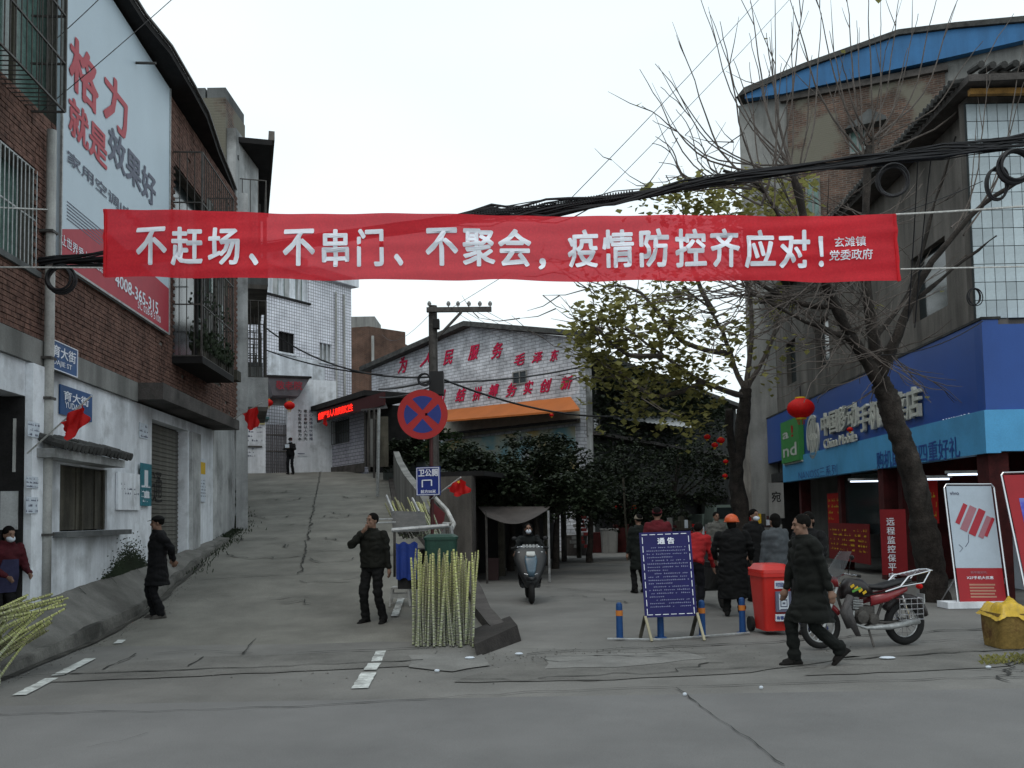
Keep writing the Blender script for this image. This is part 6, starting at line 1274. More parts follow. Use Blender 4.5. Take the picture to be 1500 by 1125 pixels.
def person(label, loc, rz, h=1.65, coat=(.012, .012, .013), coat_len=.62, legs=(.014, .014, .016), ank=((-.12, 0, .08), (.12, 0, .08)), wr=((-.27, -.05, .82), (.27, -.05, .82)), pole_e=((-.5, 1, -.2), (.5, 1, -.2)),
           pole_k=((0, -1, 0), (0, -1, 0)), lean=0.0, pel=(0, 0, .92), head_yaw=0.0, head_pitch=0.0, hat=None, hatcol=(.012, .012, .012), mask=False, hair=True, near=True, cname='a', shoe=(.02, .018, .016), heel=(0, 0), hair_long=False, width=1.0, toe=(0, 0), bag=None, apron=None, coat_vox=None):
    k = h / 1.70; t = thing('person', label, 'person', loc, rz); S = M3(loc, rz) @ Matrix.Diagonal((k, k, k, 1))
    pel = Vector(pel); Rl = Matrix.Rotation(lean, 3, 'X')
    def up(v): return pel + Rl @ (Vector(v) - Vector((0, 0, .92)))
    chest, neck, headc = up((0, 0, 1.24)), up((0, .01, 1.43)), up((0, -.015, 1.575)); sh = [up((-.175 * width, 0, 1.385)), up((.175 * width, 0, 1.385))]
    Rh = Matrix.Rotation(head_yaw, 3, 'Z') @ Matrix.Rotation(head_pitch, 3, 'X'); H = lambda v: headc + Rh @ Vector(v)
    hip = [pel + Vector((-.09, 0, -.03)), pel + Vector((.09, 0, -.03))]
    kn, an, el, wr_ = [], [], [], []
    for i in (0, 1):
        a, b = ik(hip[i], ank[i], .43, .41, pole_k[i]); kn.append(a); an.append(b); a, b = ik(sh[i], wr[i], .28, .255, pole_e[i]); el.append(a); wr_.append(b)
    ex, ey = Vector((1, 0, 0)), Rl @ Vector((0, 1, 0))
    def ring(z, rx, ry, oy=0, g=0): return (up((0, oy, z)), ex * (rx * width + g), ey * (ry + g))
    B = MB(S)
    B.loft([ring(.84, .10, .08), ring(.88, .155, .11), ring(.98, .15, .105), ring(1.08, .135, .10), ring(1.2, .155, .11), ring(1.33, .165, .105, .01), ring(1.40, .12, .08, .01), ring(1.44, .06, .06, .01)], 16)
    B.cap(neck + Vector((0, 0, -.05)), H((0, .01, -.06)), .055, .052); B.ell(H((0, .012, .035)), (.074, .092, .088), Rh); B.ell(H((0, -.022, -.045)), (.058, .066, .07), Rh); B.ell(H((0, -.05, -.09)), (.03, .03, .022), Rh, 10, 6)
    B.cap(H((0, -.088, .02)), H((0, -.106, -.018)), .009, .014, 8); B.ell(H((0, -.078, .043)), (.05, .014, .012), Rh, 10, 6); B.ell(H((0, -.082, -.055)), (.024, .012, .009), Rh, 10, 6)
    for s in (-1, 1): B.ell(H((s * .076, .012, -.005)), (.010, .02, .032), Rh, 8, 6); B.ell(H((s * .038, -.06, -.02)), (.022, .02, .02), Rh, 8, 6)
    for i in (0, 1):
        B.cap(hip[i], kn[i], .078, .052); B.cap(kn[i], an[i], .05, .036); B.cap(an[i], an[i] + Matrix.Rotation(toe[i], 3, 'Z') @ Matrix.Rotation(heel[i], 3, 'X') @ Vector((0, -.12, -.045)), .033, .027); B.cap(sh[i], el[i], .05, .038); B.cap(el[i], wr_[i], .036, .024)
        d = (wr_[i] - el[i]).normalized(); s = -1 if i == 0 else 1; sd = d.cross(Vector((s, 0, .01))); sd = sd.normalized() if sd.length > .05 else Vector((0, 1, 0)); nrm = d.cross(sd)
        pc = wr_[i] + d * .05; B.cap(wr_[i], wr_[i] + d * .075, .026, .030); B.cap(pc + sd * .015, pc + sd * .02 + d * .03, .022, .022); B.cap(pc - sd * .015, pc - sd * .02 + d * .03, .022, .022)
        for j, (o_, l_) in enumerate(((-.03, .06), (-.01, .072), (.011, .068), (.03, .052))):
            a = wr_[i] + d * .09 + sd * o_; b = a + d * l_ * .55 + nrm * .008 * s; c_ = b + d * l_ * .4 + nrm * .022 * s; B.cap(a, b, .0095, .009, 7); B.cap(b, c_, .009, .0078, 7)
        a = wr_[i] + d * .03 - sd * .03; B.cap(a, a + d * .035 - sd * .022, .011, .0095, 7); B.cap(a + d * .035 - sd * .022, a + d * .06 - sd * .026, .0095, .008, 7)
    v = .011 if near else .02
    voxel(B, m_skin, t, 'body', v * k, sm=1)
    # clothes
    J = MB(S); g = .03; zh = .92 - coat_len + .38; long_ = coat_len > .5
    low = .86 if not long_ else .84
    rings = [ring(low, .17, .13, 0, g * .8), ring(.95, .168, .125, 0, g), ring(1.08, .155, .12, 0, g), ring(1.2, .168, .125, 0, g), ring(1.32, .172, .118, .01, g), ring(1.40, .13, .085, .01, g * .9), ring(1.45, .065, .062, .01, g * .7), ring(1.475, .06, .058, .005, g * .6)]
    if long_:
        c0 = pel + Vector((0, 0, low - .92)); m_ = (an[0] + an[1]) / 2; c1 = Vector((pel.x * .75 + m_.x * .25, pel.y * .75 + m_.y * .25, zh)); spr = abs(kn[0].y - kn[1].y) * .45
        rings = [(c1, ex * (.185 * width + g), Vector((0, .15 + spr + g, 0))), (c1.lerp(c0, .5), ex * (.18 * width + g), Vector((0, .14 + spr * .6 + g, 0)))] + rings
    J.loft(rings, 18)
    for i in (0, 1): J.cap(sh[i] + Vector((0, 0, -.01)), el[i], .072, .058); J.cap(el[i], wr_[i] + (el[i] - wr_[i]).normalized() * .015, .056, .042)
    J.torus(up((0, 0, 1.455)), .075, .022, 'Z', 16, 6)
    cm = cloth('coat_' + cname, coat); voxel(J, cm, t, 'coat', (.012 if near else .022) * k, .030, 7, 1)
    Tr = MB(S); Tr.loft([(pel + Vector((0, 0, -.12)), (.13, 0, 0), (0, .11, 0)), (pel + Vector((0, 0, -.03)), (.168, 0, 0), (0, .125, 0)), (pel + Vector((0, 0, .06)), (.158, 0, 0), (0, .115, 0))], 16)
    for i in (0, 1): Tr.cap(hip[i], kn[i], .098, .072); Tr.cap(kn[i], an[i] + Vector((0, 0, .0)), .07, .066); Tr.cap(an[i] + Vector((0, -.01, .04)), an[i] + Vector((0, -.03, -.012)), .066, .058)
    voxel(Tr, cloth('legs_' + cname, legs), t, 'trousers', (.012 if near else .022) * k, .026, 8, 1)
    for i in (0, 1):
        s_ = MB(S @ Matrix.Translation(an[i]) @ Matrix.Rotation(toe[i], 4, 'Z') @ Matrix.Rotation(heel[i], 4, 'X'))
        s_.cap((0, .01, .03), (0, -.03, -.03), .05, .05, 12); s_.cap((0, -.02, -.03), (0, -.12, -.045), .045, .036, 12); s_.loft([((0, .075, -.06), (.036, 0, 0), (0, 0, .025)), ((0, .05, -.035), (.042, 0, 0), (0, .0, .05)), ((0, -.04, -.045), (.043, 0, 0), (0, 0, .04)), ((0, -.12, -.058), (.048, 0, 0), (0, 0, .027)), ((0, -.175, -.065), (.035, 0, 0), (0, 0, .018)), ((0, -.19, -.068), (.015, 0, 0), (0, 0, .01))], 12)
        s_.build('shoe', cloth('shoe_' + cname, shoe), t, smooth=True)
    # face and head wear
    E = MB(S)
    for s in (-1, 1): E.ell(H((s * .03, -.083, .018)), (.012, .006, .0055), Rh, 8, 5); E.ell(H((s * .031, -.087, .04)), (.017, .005, .0035), Rh, 8, 4)
    E.build('eyes', m_hair, t)
    E = MB(S); E.ell(H((0, -.093, -.056)), (.02, .004, .005), Rh, 8, 4).build('mouth', SOLID('lip', (.16, .06, .045)), t)
    if hair:
        Hh = MB(S); Hh.ell(H((0, .022, .038)), (.083, .094, .094), Rh @ Matrix.Rotation(R(-30), 3, 'X'), 20, 12, t1=112)
        if hair_long: Hh.ell(H((0, .045, -.02)), (.078, .07, .11), Rh, 14, 8)
        Hh.build('hair', m_hair, t, smooth=True)
    if hat == 'cap':
        Hh = MB(S); Hh.ell(H((0, .015, .062)), (.094, .108, .07), Rh, 18, 8, t1=96); Hh.add([H(p) for p in ((-.07, -.07, .055), (.07, -.07, .055), (.05, -.15, .045), (-.05, -.15, .045), (-.07, -.07, .065), (.07, -.07, .065), (.05, -.15, .052), (-.05, -.15, .052))], BOXF); Hh.build('cap', cloth('hat_' + cname, hatcol), t, smooth=True)
    if hat in ('helmet', 'beanie'):
        Hh = MB(S); q = (.122, .138, .125) if hat == 'helmet' else (.09, .103, .098); Hh.ell(H((0, .012, .03)), q, Rh, 22, 12, t1=98); 
        if hat == 'helmet': Hh.torus(H((0, .01, .02)), .121, .012, 'Z', 24, 6); Hh.add([H(p) for p in ((-.08, -.1, .05), (.08, -.1, .05), (.06, -.17, .03), (-.06, -.17, .03), (-.08, -.1, .06), (.08, -.1, .06), (.06, -.17, .036), (-.06, -.17, .036))], BOXF)
        Hh.build(hat, P('hat_' + cname, hatcol, .35 if hat == 'helmet' else .9, bump=0, var=.05), t, smooth=True)
    if mask: Mk = MB(S); Mk.ell(H((0, -.048, -.045)), (.062, .066, .052), Rh, 14, 9).build('face_mask', m_mask, t, smooth=True)
    if apron: Ap = MB(S); Ap.loft([(up((0, -.16, .75)), (.17, 0, 0), (0, .02, 0)), (up((0, -.165, 1.0)), (.17, 0, 0), (0, .02, 0)), (up((0, -.16, 1.25)), (.12, 0, 0), (0, .02, 0))], 12, p=.5).build('apron', cloth('apron', apron), t)
    if bag:
        P_ = up(bag); MB(S).loft([(P_ + Vector((0, 0, -.1)), (.05, 0, 0), (0, .1, 0)), (P_, (.07, 0, 0), (0, .13, 0)), (P_ + Vector((0, 0, .1)), (.04, 0, 0), (0, .1, 0))], 10, p=.6).build('bag', m_black, t)
    return t, S, H
def gat(px, py, Y): z = max(0, ramp_z(Y)) if (lerp_tab(RAMP, Y)[0] < (px - 750) / FOC * Y < lerp_tab(RAMP, Y)[2]) else 0; p = U(px, py, Y); return Vector((p.x, Y, z))
# old man in cap, hands behind back, looking left
y = 14.45; p = U(230, 898, y)
person('old man in a flat cap and long dark padded coat, hands clasped behind his back', (p.x, y, ramp_z(y) - .02), R(-62), 1.60, coat=(.010, .010, .013), coat_len=.74, legs=(.012, .012, .016), ank=((-.09, -.02, .08), (.11, .06, .08)), wr=((-.09, .24, .98), (.09, .25, .96)), pole_e=((-1, .8, 0), (1, .8, 0)), hat='cap', head_yaw=R(-12), head_pitch=R(4), lean=R(-1), cname='old', shoe=(.06, .055, .05), width=1.12)
# man smoking
y = 13.75; p = U(547, 906, y)
person('man in dark jacket and boots standing with one hand raised to his mouth', (p.x, y, ramp_z(y) - .01), R(-22), 1.63, coat=(.018, .019, .012), coat_len=.40, legs=(.014, .014, .014), ank=((-.13, .0, .08), (.15, .05, .08)), wr=((-.09, -.17, 1.40), (.27, .02, .84)), pole_e=((-.9, -.2, -1), (.6, 1, 0)), head_yaw=R(-18), cname='smoker', shoe=(.014, .013, .012), toe=(R(-12), R(14)), width=1.08)
# walking man
y = 10.25; p = G(1178, 975)
person('man in a long dark coat walking left past the motorcycle, rear heel lifted', (p.x + .05, p.y, 0), R(-80), 1.60, coat=(.014, .017, .013), coat_len=.82, legs=(.009, .013, .010), ank=((-.08, -.12, .08), (.09, .34, .17)), wr=((-.25, -.12, .82), (.27, .14, .84)), head_yaw=R(-10), head_pitch=R(8), lean=R(5), heel=(0, R(38)), pel=(0, .04, .9), cname='walker', shoe=(.022, .018, .016), pole_k=((0, -1, 0), (0, -1, -.2)), width=1.15)
# phone man up the ramp
y = 41.8; p = Vector(((425 - 750) / FOC * y, y, 0)); 
t, S, H = person('masked man in black reading his phone at the top of the ramp', (p.x, p.y, ramp_z(p.y) + .02), R(-8), 1.66, coat=(.012, .012, .014), coat_len=.42, hat='cap', mask=True, near=False, wr=((-.08, -.3, 1.2), (.08, -.3, 1.2)), pole_e=((-1, .2, -1), (1, .2, -1)), head_pitch=R(14), cname='phone', legs=(.013, .013, .018))
MB(S).box(-.1, -.42, 1.2, .1, -.40, 1.36).build('phone_papers', m_mask, t)
# seated woman at the doorway
p = U(14, 880, 11.9)
person('woman in a dark red jacket and apron bending over at the doorway by the cane', (p.x - .12, 11.9, .12), R(60), 1.50, coat=(.05, .005, .009), coat_len=.45, legs=(.012, .01, .012), lean=R(16), wr=((-.12, -.35, .95), (.2, -.38, .98)), mask=True, hair_long=True, cname='vendor', apron=(.03, .03, .07), head_pitch=R(12), near=False, width=1.15)
# crowd by the board and bin
p = G(1076, 902); person('person in an orange helmet and long black coat standing behind the bollards', (p.x, p.y, 0), R(165), 1.56, coat=(.008, .009, .010), coat_len=1.0, hat='helmet', hatcol=(.52, .09, .025), hair_long=True, cname='helmet', wr=((-.3, -.2, .95), (.3, -.2, .95)), width=1.25, legs=(.01, .012, .01))
p = G(938, 868); person('person with a pale knitted hat and dark green coat walking behind the notice board', (p.x, p.y, 0), R(200), 1.60, coat=(.016, .024, .02), coat_len=.8, hat='beanie', hatcol=(.20, .17, .13), near=False, cname='green')
p = G(962, 885); person('person with a dark red hood seen just above the notice board', (p.x + .05, p.y, 0), R(170), 1.72, coat=(.09, .007, .012), coat_len=.6, hat='beanie', hatcol=(.09, .006, .012), near=False, cname='hood')
p = G(1012, 898); person('person in a red jacket and dark trousers leaning half behind the notice board', (p.x + .06, p.y, 0), R(150), 1.55, coat=(.28, .012, .014), coat_len=.45, lean=R(32), wr=((-.25, -.35, .8), (.25, -.3, .8)), ank=((-.12, .05, .08), (.16, -.25, .08)), near=False, cname='redjacket', legs=(.012, .012, .02))
p = G(1108, 880); person('dark haired person with a pale scarf in the crowd behind the red bin', (p.x, p.y, 0), R(30), 1.66, coat=(.012, .012, .013), mask=True, near=False, cname='scarf', coat_len=.7)
p = G(1140, 905); person('person in a grey coat with back turned beside the red bin', (p.x, p.y, 0), R(200), 1.58, coat=(.06, .068, .075), hair_long=True, coat_len=.72, near=False, cname='greycoat')
p = G(1197, 928); person('woman in a black coat and blue jeans standing behind the walking man', (p.x - .06, p.y, 0), R(-40), 1.60, coat=(.010, .010, .012), coat_len=.6, legs=(.02, .03, .10), hair_long=True, near=True, cname='jeans', head_pitch=R(10), ank=((-.1, 0, .08), (.16, -.04, .08)), wr=((-.1, -.3, 1.1), (.12, -.3, 1.1)))
p = G(1052, 850); person('person in light grey further down the side lane', (p.x, p.y, 0), R(10), 1.62, coat=(.10, .10, .09), near=False, cname='far', coat_len=.55)

# ------------------------------------------------------------------ scooter with rider
def scooter(label, loc, rz, body=(.012, .013, .014), front=(.07, .12, .16)):
    t = thing('scooter', label, 'scooter', loc, rz); M = M3(loc, rz); mb_ = P('scooter_body_%d' % int(front[2] * 100), body, .5, var=.05, bump=0, spec=.6); mf = P('scooter_front_%d' % int(front[2] * 100), front, .3, bump=0, spec=.6)
    for y_ in (-.62, .62):
        w = MB(M); w.torus((0, y_, .22), .17, .055, 'X', 26, 8); o = w.build('tyre', m_rubber, t, smooth=True); MB(M).lathe((0, y_, .22), [(0, -.03), (.12, -.03), (.13, 0), (.12, .03), (0, .03)], 18, axis='X').build('rim', m_steel, t)
    MB(M).loft([((0, -.60, .30), (.10, 0, 0), (0, .14, .0)), ((0, -.60, .42), (.16, 0, 0), (0, .17, 0)), ((0, -.56, .60), (.25, 0, 0), (0, .13, 0)), ((0, -.50, .82), (.31, 0, 0), (0, .10, 0)), ((0, -.44, .98), (.27, 0, 0), (0, .08, 0)), ((0, -.40, 1.04), (.16, 0, 0), (0, .05, 0))], 20, p=.75).build('front_fairing', mb_, t, smooth=True)
    MB(M).loft([((0, -.755, .50), (.05, 0, 0), (0, .02, 0)), ((0, -.72, .62), (.085, 0, 0), (0, .03, 0)), ((0, -.645, .80), (.12, 0, 0), (0, .03, 0)), ((0, -.60, .88), (.10, 0, 0), (0, .03, 0))], 14, p=.6).build('front_panel', mf, t, smooth=True)
    MB(M).loft([((0, -.625, .86), (.08, 0, 0), (0, .03, 0)), ((0, -.60, .90), (.09, 0, 0), (0, .04, 0)), ((0, -.575, .95), (.075, 0, 0), (0, .03, 0))], 16, p=.6).build('headlight', SOLID('lamp_lens', (.5, .52, .5), .2), t, smooth=True)
    MB(M).box(-.17, -.42, .27, .17, .12, .33).loft([((0, .2, .32), (.17, 0, 0), (0, .22, 0)), ((0, .3, .5), (.18, 0, 0), (0, .36, 0)), ((0, .34, .68), (.16, 0, 0), (0, .40, 0))], 18, p=.6).build('rear_body', mb_, t, smooth=False)
    MB(M).loft([((0, .3, .69), (.15, 0, 0), (0, .40, 0)), ((0, .32, .77), (.14, 0, 0), (0, .38, 0))], 18, p=.6).build('seat', m_black, t, smooth=False)
    MB(M).tube([(-.33, -.34, 1.0), (-.16, -.42, 1.03), (.16, -.42, 1.03), (.33, -.34, 1.0)], .018, 8).build('handlebar', m_chrome, t)
    for s in (-1, 1): MB(M).tube([(s * .34, -.335, 1.0), (s * .24, -.38, 1.02)], .026, 8).build('grip', m_rubber, t); MB(M).ell((s * .20, -.50, .93), (.045, .03, .025), n=10, k=6).build('turn_signal', m_galv, t); MB(M).tube([(s * .2, -.42, 1.03), (s * .27, -.44, 1.16)], .007, 5).ell((s * .29, -.44, 1.19), (.055, .012, .035), n=10, k=6).build('mirror', m_black, t, smooth=True)
    MB(M).loft([((0, -.72, .46), (.09, 0, 0), (0, .04, 0)), ((0, -.62, .50), (.11, 0, 0), (0, .22, 0)), ((0, -.62, .44), (.11, 0, 0), (0, .24, 0))], 14).build('front_fender', mb_, t, smooth=True)
    MB(M).tube([(-.16, -.67, .56), (0, -.755, .52), (.16, -.67, .56)], .010, 6).build('chrome_trim', m_chrome, t); MB(M).ell((0, .78, .62), (.09, .03, .05), n=12, k=6).build('tail_light', m_lantern, t)
    mb = MB(M)
    for i in range(5): mb.box(-.14 + i * .062, -.475, .985, -.10 + i * .062, -.42, 1.075)
    mb.build('dash', m_galv, t); return t
p = G(777, 884); p.y += .6; scooter('dark scooter with a blue grey front panel and pale headlight ridden down the side lane', (p.x, p.y, 0), R(2))
person('masked scooter rider in dark jacket', (p.x, p.y + .12, -.0), R(2), 1.54, coat=(.010, .014, .014), coat_len=.42, pel=(0, .1, .84), ank=((-.17, -.25, .38), (.17, -.25, .38)), wr=((-.30, -.40, 1.02), (.30, -.40, 1.02)), pole_e=((-1, .3, -.6), (1, .3, -.6)), pole_k=((-.3, -1, .3), (.3, -1, .3)), lean=R(7), mask=True, hair_long=True, cname='rider', legs=(.012, .013, .015))
p = G(1052, 892); p.y += .5; sk = scooter('parked black scooter with a red tail light behind the blue bollards', (p.x, p.y, 0), R(188), front=(.02, .02, .02))
for px, py, a, lab in ((1112, 868, 150, 'parked black scooter deeper in the crowd behind the red bin'), (1092, 845, 200, 'black scooter parked under the lantern tree'), (990, 838, 20, 'black scooter parked in the lane behind the red jacket'), (1158, 880, 170, 'black scooter parked before the shop glass behind the grey coat')): copy_thing(sk, G(px, py), R(a), lab)
for k, (px, py, w, h, c_) in enumerate(((1000, 822, .9, 1.1, (.05, .04, .035)), (1030, 815, .8, .8, (.09, .09, .08)), (1120, 830, .9, 1.2, (.03, .02, .02)), (1142, 842, .5, .9, (.12, .10, .08)), (948, 822, 1.0, .9, (.04, .03, .03)))):
    p = G(px, py); t = thing('stall_table', ['dark goods table in the lane left of the lantern tree', 'grey goods crate in the lane beside the far truck', 'dark goods rack between the lantern tree and the shop', 'small brown crate stack beside the blue fascia end', 'low dark goods table behind the notice board'][k], 'stall', p)
    MB().box(p.x - w / 2, p.y, h - .06, p.x + w / 2, p.y + .7, h).build('table_top', SOLID('stall_%d' % k, c_, .9, var=.4), t)
    for sx_ in (-1, 1): MB().box(p.x + sx_ * w * .45 - .03, p.y, 0, p.x + sx_ * w * .45 + .03, p.y + .06, h - .061).build('leg', m_steel, t)
    rr = random.Random(k)
    for i in range(7): x = p.x - w * .45 + i * w / 7; MB().box(x, p.y + .05, h + .001, x + w / 8, p.y + .5, h + rr.uniform(.08, .4)).build('goods', rr.choice((m_flag, m_mask, m_timber, m_render_l, m_darkred, m_yellow)), t)
# ------------------------------------------------------------------ motorcycle
A_, B_ = G(1203, 951), G(1326, 944); dirv = Vector((A_.x - B_.x, A_.y - B_.y, 0)); ang = math.atan2(dirv.y, dirv.x); ctr = (A_ + B_) / 2
mc = thing('motorcycle', 'red and black motorcycle with clear windshield, chrome rear rack and side basket', 'motorcycle', (ctr.x, ctr.y, 0), ang); MM = M3((ctr.x, ctr.y, 0), ang, s=(dirv.length / 1.28,) * 3)   # local +x is forward, near side is +y
m_mred = P('moto_red', (.20, .012, .016), .3, var=.1, bump=0, spec=.6); m_mdk = P('moto_dark', (.02, .016, .016), .35, var=.2, bump=0)
for x in (.64, -.64):
    MB(MM).torus((x, 0, .30), .25, .055 if x < 0 else .045, 'Y', 32, 8).build('tyre', m_rubber, mc, smooth=True); MB(MM).torus((x, 0, .30), .205, .016, 'Y', 28, 6).build('rim', m_galv, mc, smooth=True)
    sp = MB(MM); 
    for i in range(14): a = i * math.pi / 7; sp.tube([(x, .03 * (-1) ** i, .30), (x + .2 * math.cos(a), 0, .30 + .2 * math.sin(a))], .004, 4)
    sp.build('spokes', m_chrome, mc); MB(MM).lathe((x, 0, .30), [(0, -.06), (.06, -.06), (.06, .06), (0, .06)], 14, axis='Y').build('hub', m_steel, mc)
for s in (-1, 1): MB(MM).tube([(.64, s * .08, .30), (.50, s * .08, .62), (.40, s * .08, .88)], .02, 8).build('fork', m_galv, mc)
MB(MM).tube([(.64 + .3 * math.cos(a), 0, .30 + .3 * math.sin(a)) for a in np.linspace(R(25), R(150), 12)], .05, 6).build('front_fender', m_mred, mc, smooth=True)
MB(MM).tube([(-.64 + .32 * math.cos(a), 0, .32 + .32 * math.sin(a)) for a in np.linspace(R(30), R(170), 12)], .06, 6).build('rear_fender', m_mdk, mc, smooth=True)
MB(MM).loft([((.32, 0, .74), (0, .09, 0), (0, 0, .09)), ((.22, 0, .80), (0, .14, 0), (0, 0, .13)), ((.02, 0, .79), (0, .14, 0), (0, 0, .12)), ((-.12, 0, .74), (0, .08, 0), (0, 0, .07))], 18).build('tank', m_mdk, mc, smooth=True)
for s in (-1, 1):
    d = MB(MM); [d.cbox((.23 - .06 * i, s * .142, .83 - .03 * i), (.06, .004, .035), M3(ry=R(30)).to_3x3()) for i in range(4)]; d.build('tank_stripe', m_yellow, mc); d = MB(MM); d.cbox((.17, s * .143, .78), (.14, .004, .03), M3(ry=R(20)).to_3x3()); d.build('tank_stripe', P('decal_green', (.10, .30, .05), .5), mc)
MB(MM).loft([((-.05, 0, .80), (0, .10, 0), (0, 0, .03)), ((-.25, 0, .79), (0, .13, 0), (0, 0, .045)), ((-.5, 0, .84), (0, .12, 0), (0, 0, .045)), ((-.72, 0, .87), (0, .09, 0), (0, 0, .035))], 16).build('seat', m_black, mc, smooth=True)
for s in (-1, 1): MB(MM).loft([((-.05, s * .12, .62), (0, .02, 0), (.0, 0, .07)), ((-.3, s * .13, .66), (0, .03, 0), (0, 0, .06)), ((-.62, s * .11, .76), (0, .02, 0), (0, 0, .03))], 12).build('side_panel', m_mred, mc, smooth=True)
MB(MM).ell((.1, 0, .42), (.16, .13, .13), n=14, k=8).box(-.12, -.1, .32, .12, .1, .55).lathe((.1, .12, .42), [(0, 0), (.09, 0), (.085, .05), (0, .06)], 14, axis='Y').lathe((-.07, .12, .38), [(0, 0), (.08, 0), (.07, .05), (0, .055)], 14, axis='Y').build('engine', m_steel, mc)
fn = MB(MM); [fn.box(.05, -.1, .52 + i * .022, .2, .1, .53 + i * .022) for i in range(6)]; fn.build('cooling_fins', m_galv, mc)
MB(MM).tube([(.2, .1, .50), (.24, .12, .34), (.05, .14, .27), (-.3, .15, .27), (-.75, .16, .33)], [.02, .02, .022, .04, .04], 8).build('exhaust', m_galv, mc, smooth=True)
MB(MM).tube([(.42, 0, .86), (.05, 0, .68), (-.35, 0, .70), (-.78, 0, .82)], .02, 6).tube([(.40, 0, .80), (.28, 0, .4), (.0, 0, .26), (-.2, 0, .34), (-.35, 0, .68)], .02, 6).tube([(-.64, .09, .30), (-.15, .09, .33)], .02, 6).tube([(-.64, -.09, .30), (-.15, -.09, .33)], .02, 6).build('frame', m_steel, mc)
for s in (-1, 1): MB(MM).tube([(-.64, s * .12, .32), (-.52, s * .13, .68)], .022, 8).build('shock_absorber', m_chrome, mc)
MB(MM).tube([(.30, -.36, .98), (.38, -.2, 1.0), (.40, 0, .93), (.38, .2, 1.0), (.30, .36, .98)], .013, 8).build('handlebar', m_chrome, mc)
for s in (-1, 1): MB(MM).tube([(.26, s * .38, .975), (.33, s * .28, .99)], .02, 8).build('grip', m_rubber, mc); MB(MM).tube([(.36, s * .25, 1.0), (.36, s * .33, 1.2)], .006, 5).ell((.36, s * .35, 1.22), (.012, .055, .035), n=10, k=6).build('mirror', m_black, mc, smooth=True)
MB(MM).ell((.52, 0, .86), (.1, .1, .1), n=14, k=8).build('headlight', SOLID('lamp_lens', (.5, .52, .5)), mc, smooth=True); MB(MM).loft([((.45, 0, .95), (0, .12, 0), (.05, 0, .02)), ((.47, 0, .9), (0, .15, 0), (.08, 0, .02)), ((.42, 0, .82), (0, .1, 0), (.05, 0, 0))], 14).build('headlight_cowl', m_mred, mc, smooth=True)
wv = []
for j in range(7):
    for i in range(9): a = -1 + 2 * i / 8; tt = j / 6; w_ = .20 * (1 - .45 * tt ** 2); wv.append((.56 - .26 * tt - .10 * a * a, a * w_, .93 + .36 * tt))
gw_ = bpy.data.materials.new('windshield_acrylic'); gw_.use_nodes = True; bs = gw_.node_tree.nodes['Principled BSDF']; bs.inputs['Base Color'].default_value = (.06, .065, .07, 1); bs.inputs['Roughness'].default_value = .35; bs.inputs['Specular IOR Level'].default_value = .15; bs.inputs['Alpha'].default_value = .55
MB(MM).add(wv, np.array([[j * 9 + i, j * 9 + i + 1, (j + 1) * 9 + i + 1, (j + 1) * 9 + i] for j in range(6) for i in range(8)])).build('windshield', gw_, mc, smooth=True)
rk = MB(MM)
for s in (-1, 1): rk.tube([(-.25, s * .16, .74), (-.48, s * .17, .80), (-.62, s * .16, .93), (-1.0, s * .13, 1.0)], .011, 6); rk.tube([(-.48, s * .17, .80), (-.85, s * .16, .84), (-.98, s * .13, .99)], .009, 6)
for i in range(6): rk.tube([(-.68 - i * .065, -.15, .94 + i * .012), (-.68 - i * .065, .15, .94 + i * .012)], .008, 5)
rk.tube([(-1.0, -.13, 1.0), (-1.03, 0, 1.01), (-1.0, .13, 1.0)], .011, 6); rk.build('rear_rack', m_chrome, mc)
sb = MB(MM); y_ = .22
for z_ in (.36, .43, .50, .57, .64): sb.tube([(-.42, y_, z_), (-.78, y_, z_)], .008, 5)
for x_ in (-.42, -.51, -.60, -.69, -.78): sb.tube([(x_, y_, .36), (x_, y_, .64)], .006, 5)
for z_ in (.36, .64): sb.tube([(-.42, y_, z_), (-.42, y_ - .1, z_)], .008, 5); sb.tube([(-.78, y_, z_), (-.78, y_ - .1, z_)], .008, 5)
sb.build('side_basket', m_chrome, mc)
MB(MM).tube([(.28, .16, .70), (.42, .2, .5), (.34, .22, .30)], .05, 8).loft([((.36, .2, .62), (.05, 0, 0), (0, .015, 0)), ((.34, .22, .42), (.07, 0, 0), (0, .015, 0)), ((.22, .22, .18), (.04, 0, 0), (0, .01, 0))], 10).build('leg_guard', P('guard_grey', (.06, .055, .055), .5), mc, smooth=True)
MB(MM).tube([(.0, .1, .3), (-.02, .2, .02)], .014, 6).build('kickstand', m_steel, mc); MB(MM).box(-.92, -.08, .55, -.905, .08, .68).build('number_plate', m_galv, mc); MB(MM).ell((-.9, 0, .78), (.04, .06, .04), n=10, k=6).build('tail_light', m_lantern, mc)
finish_voxels()
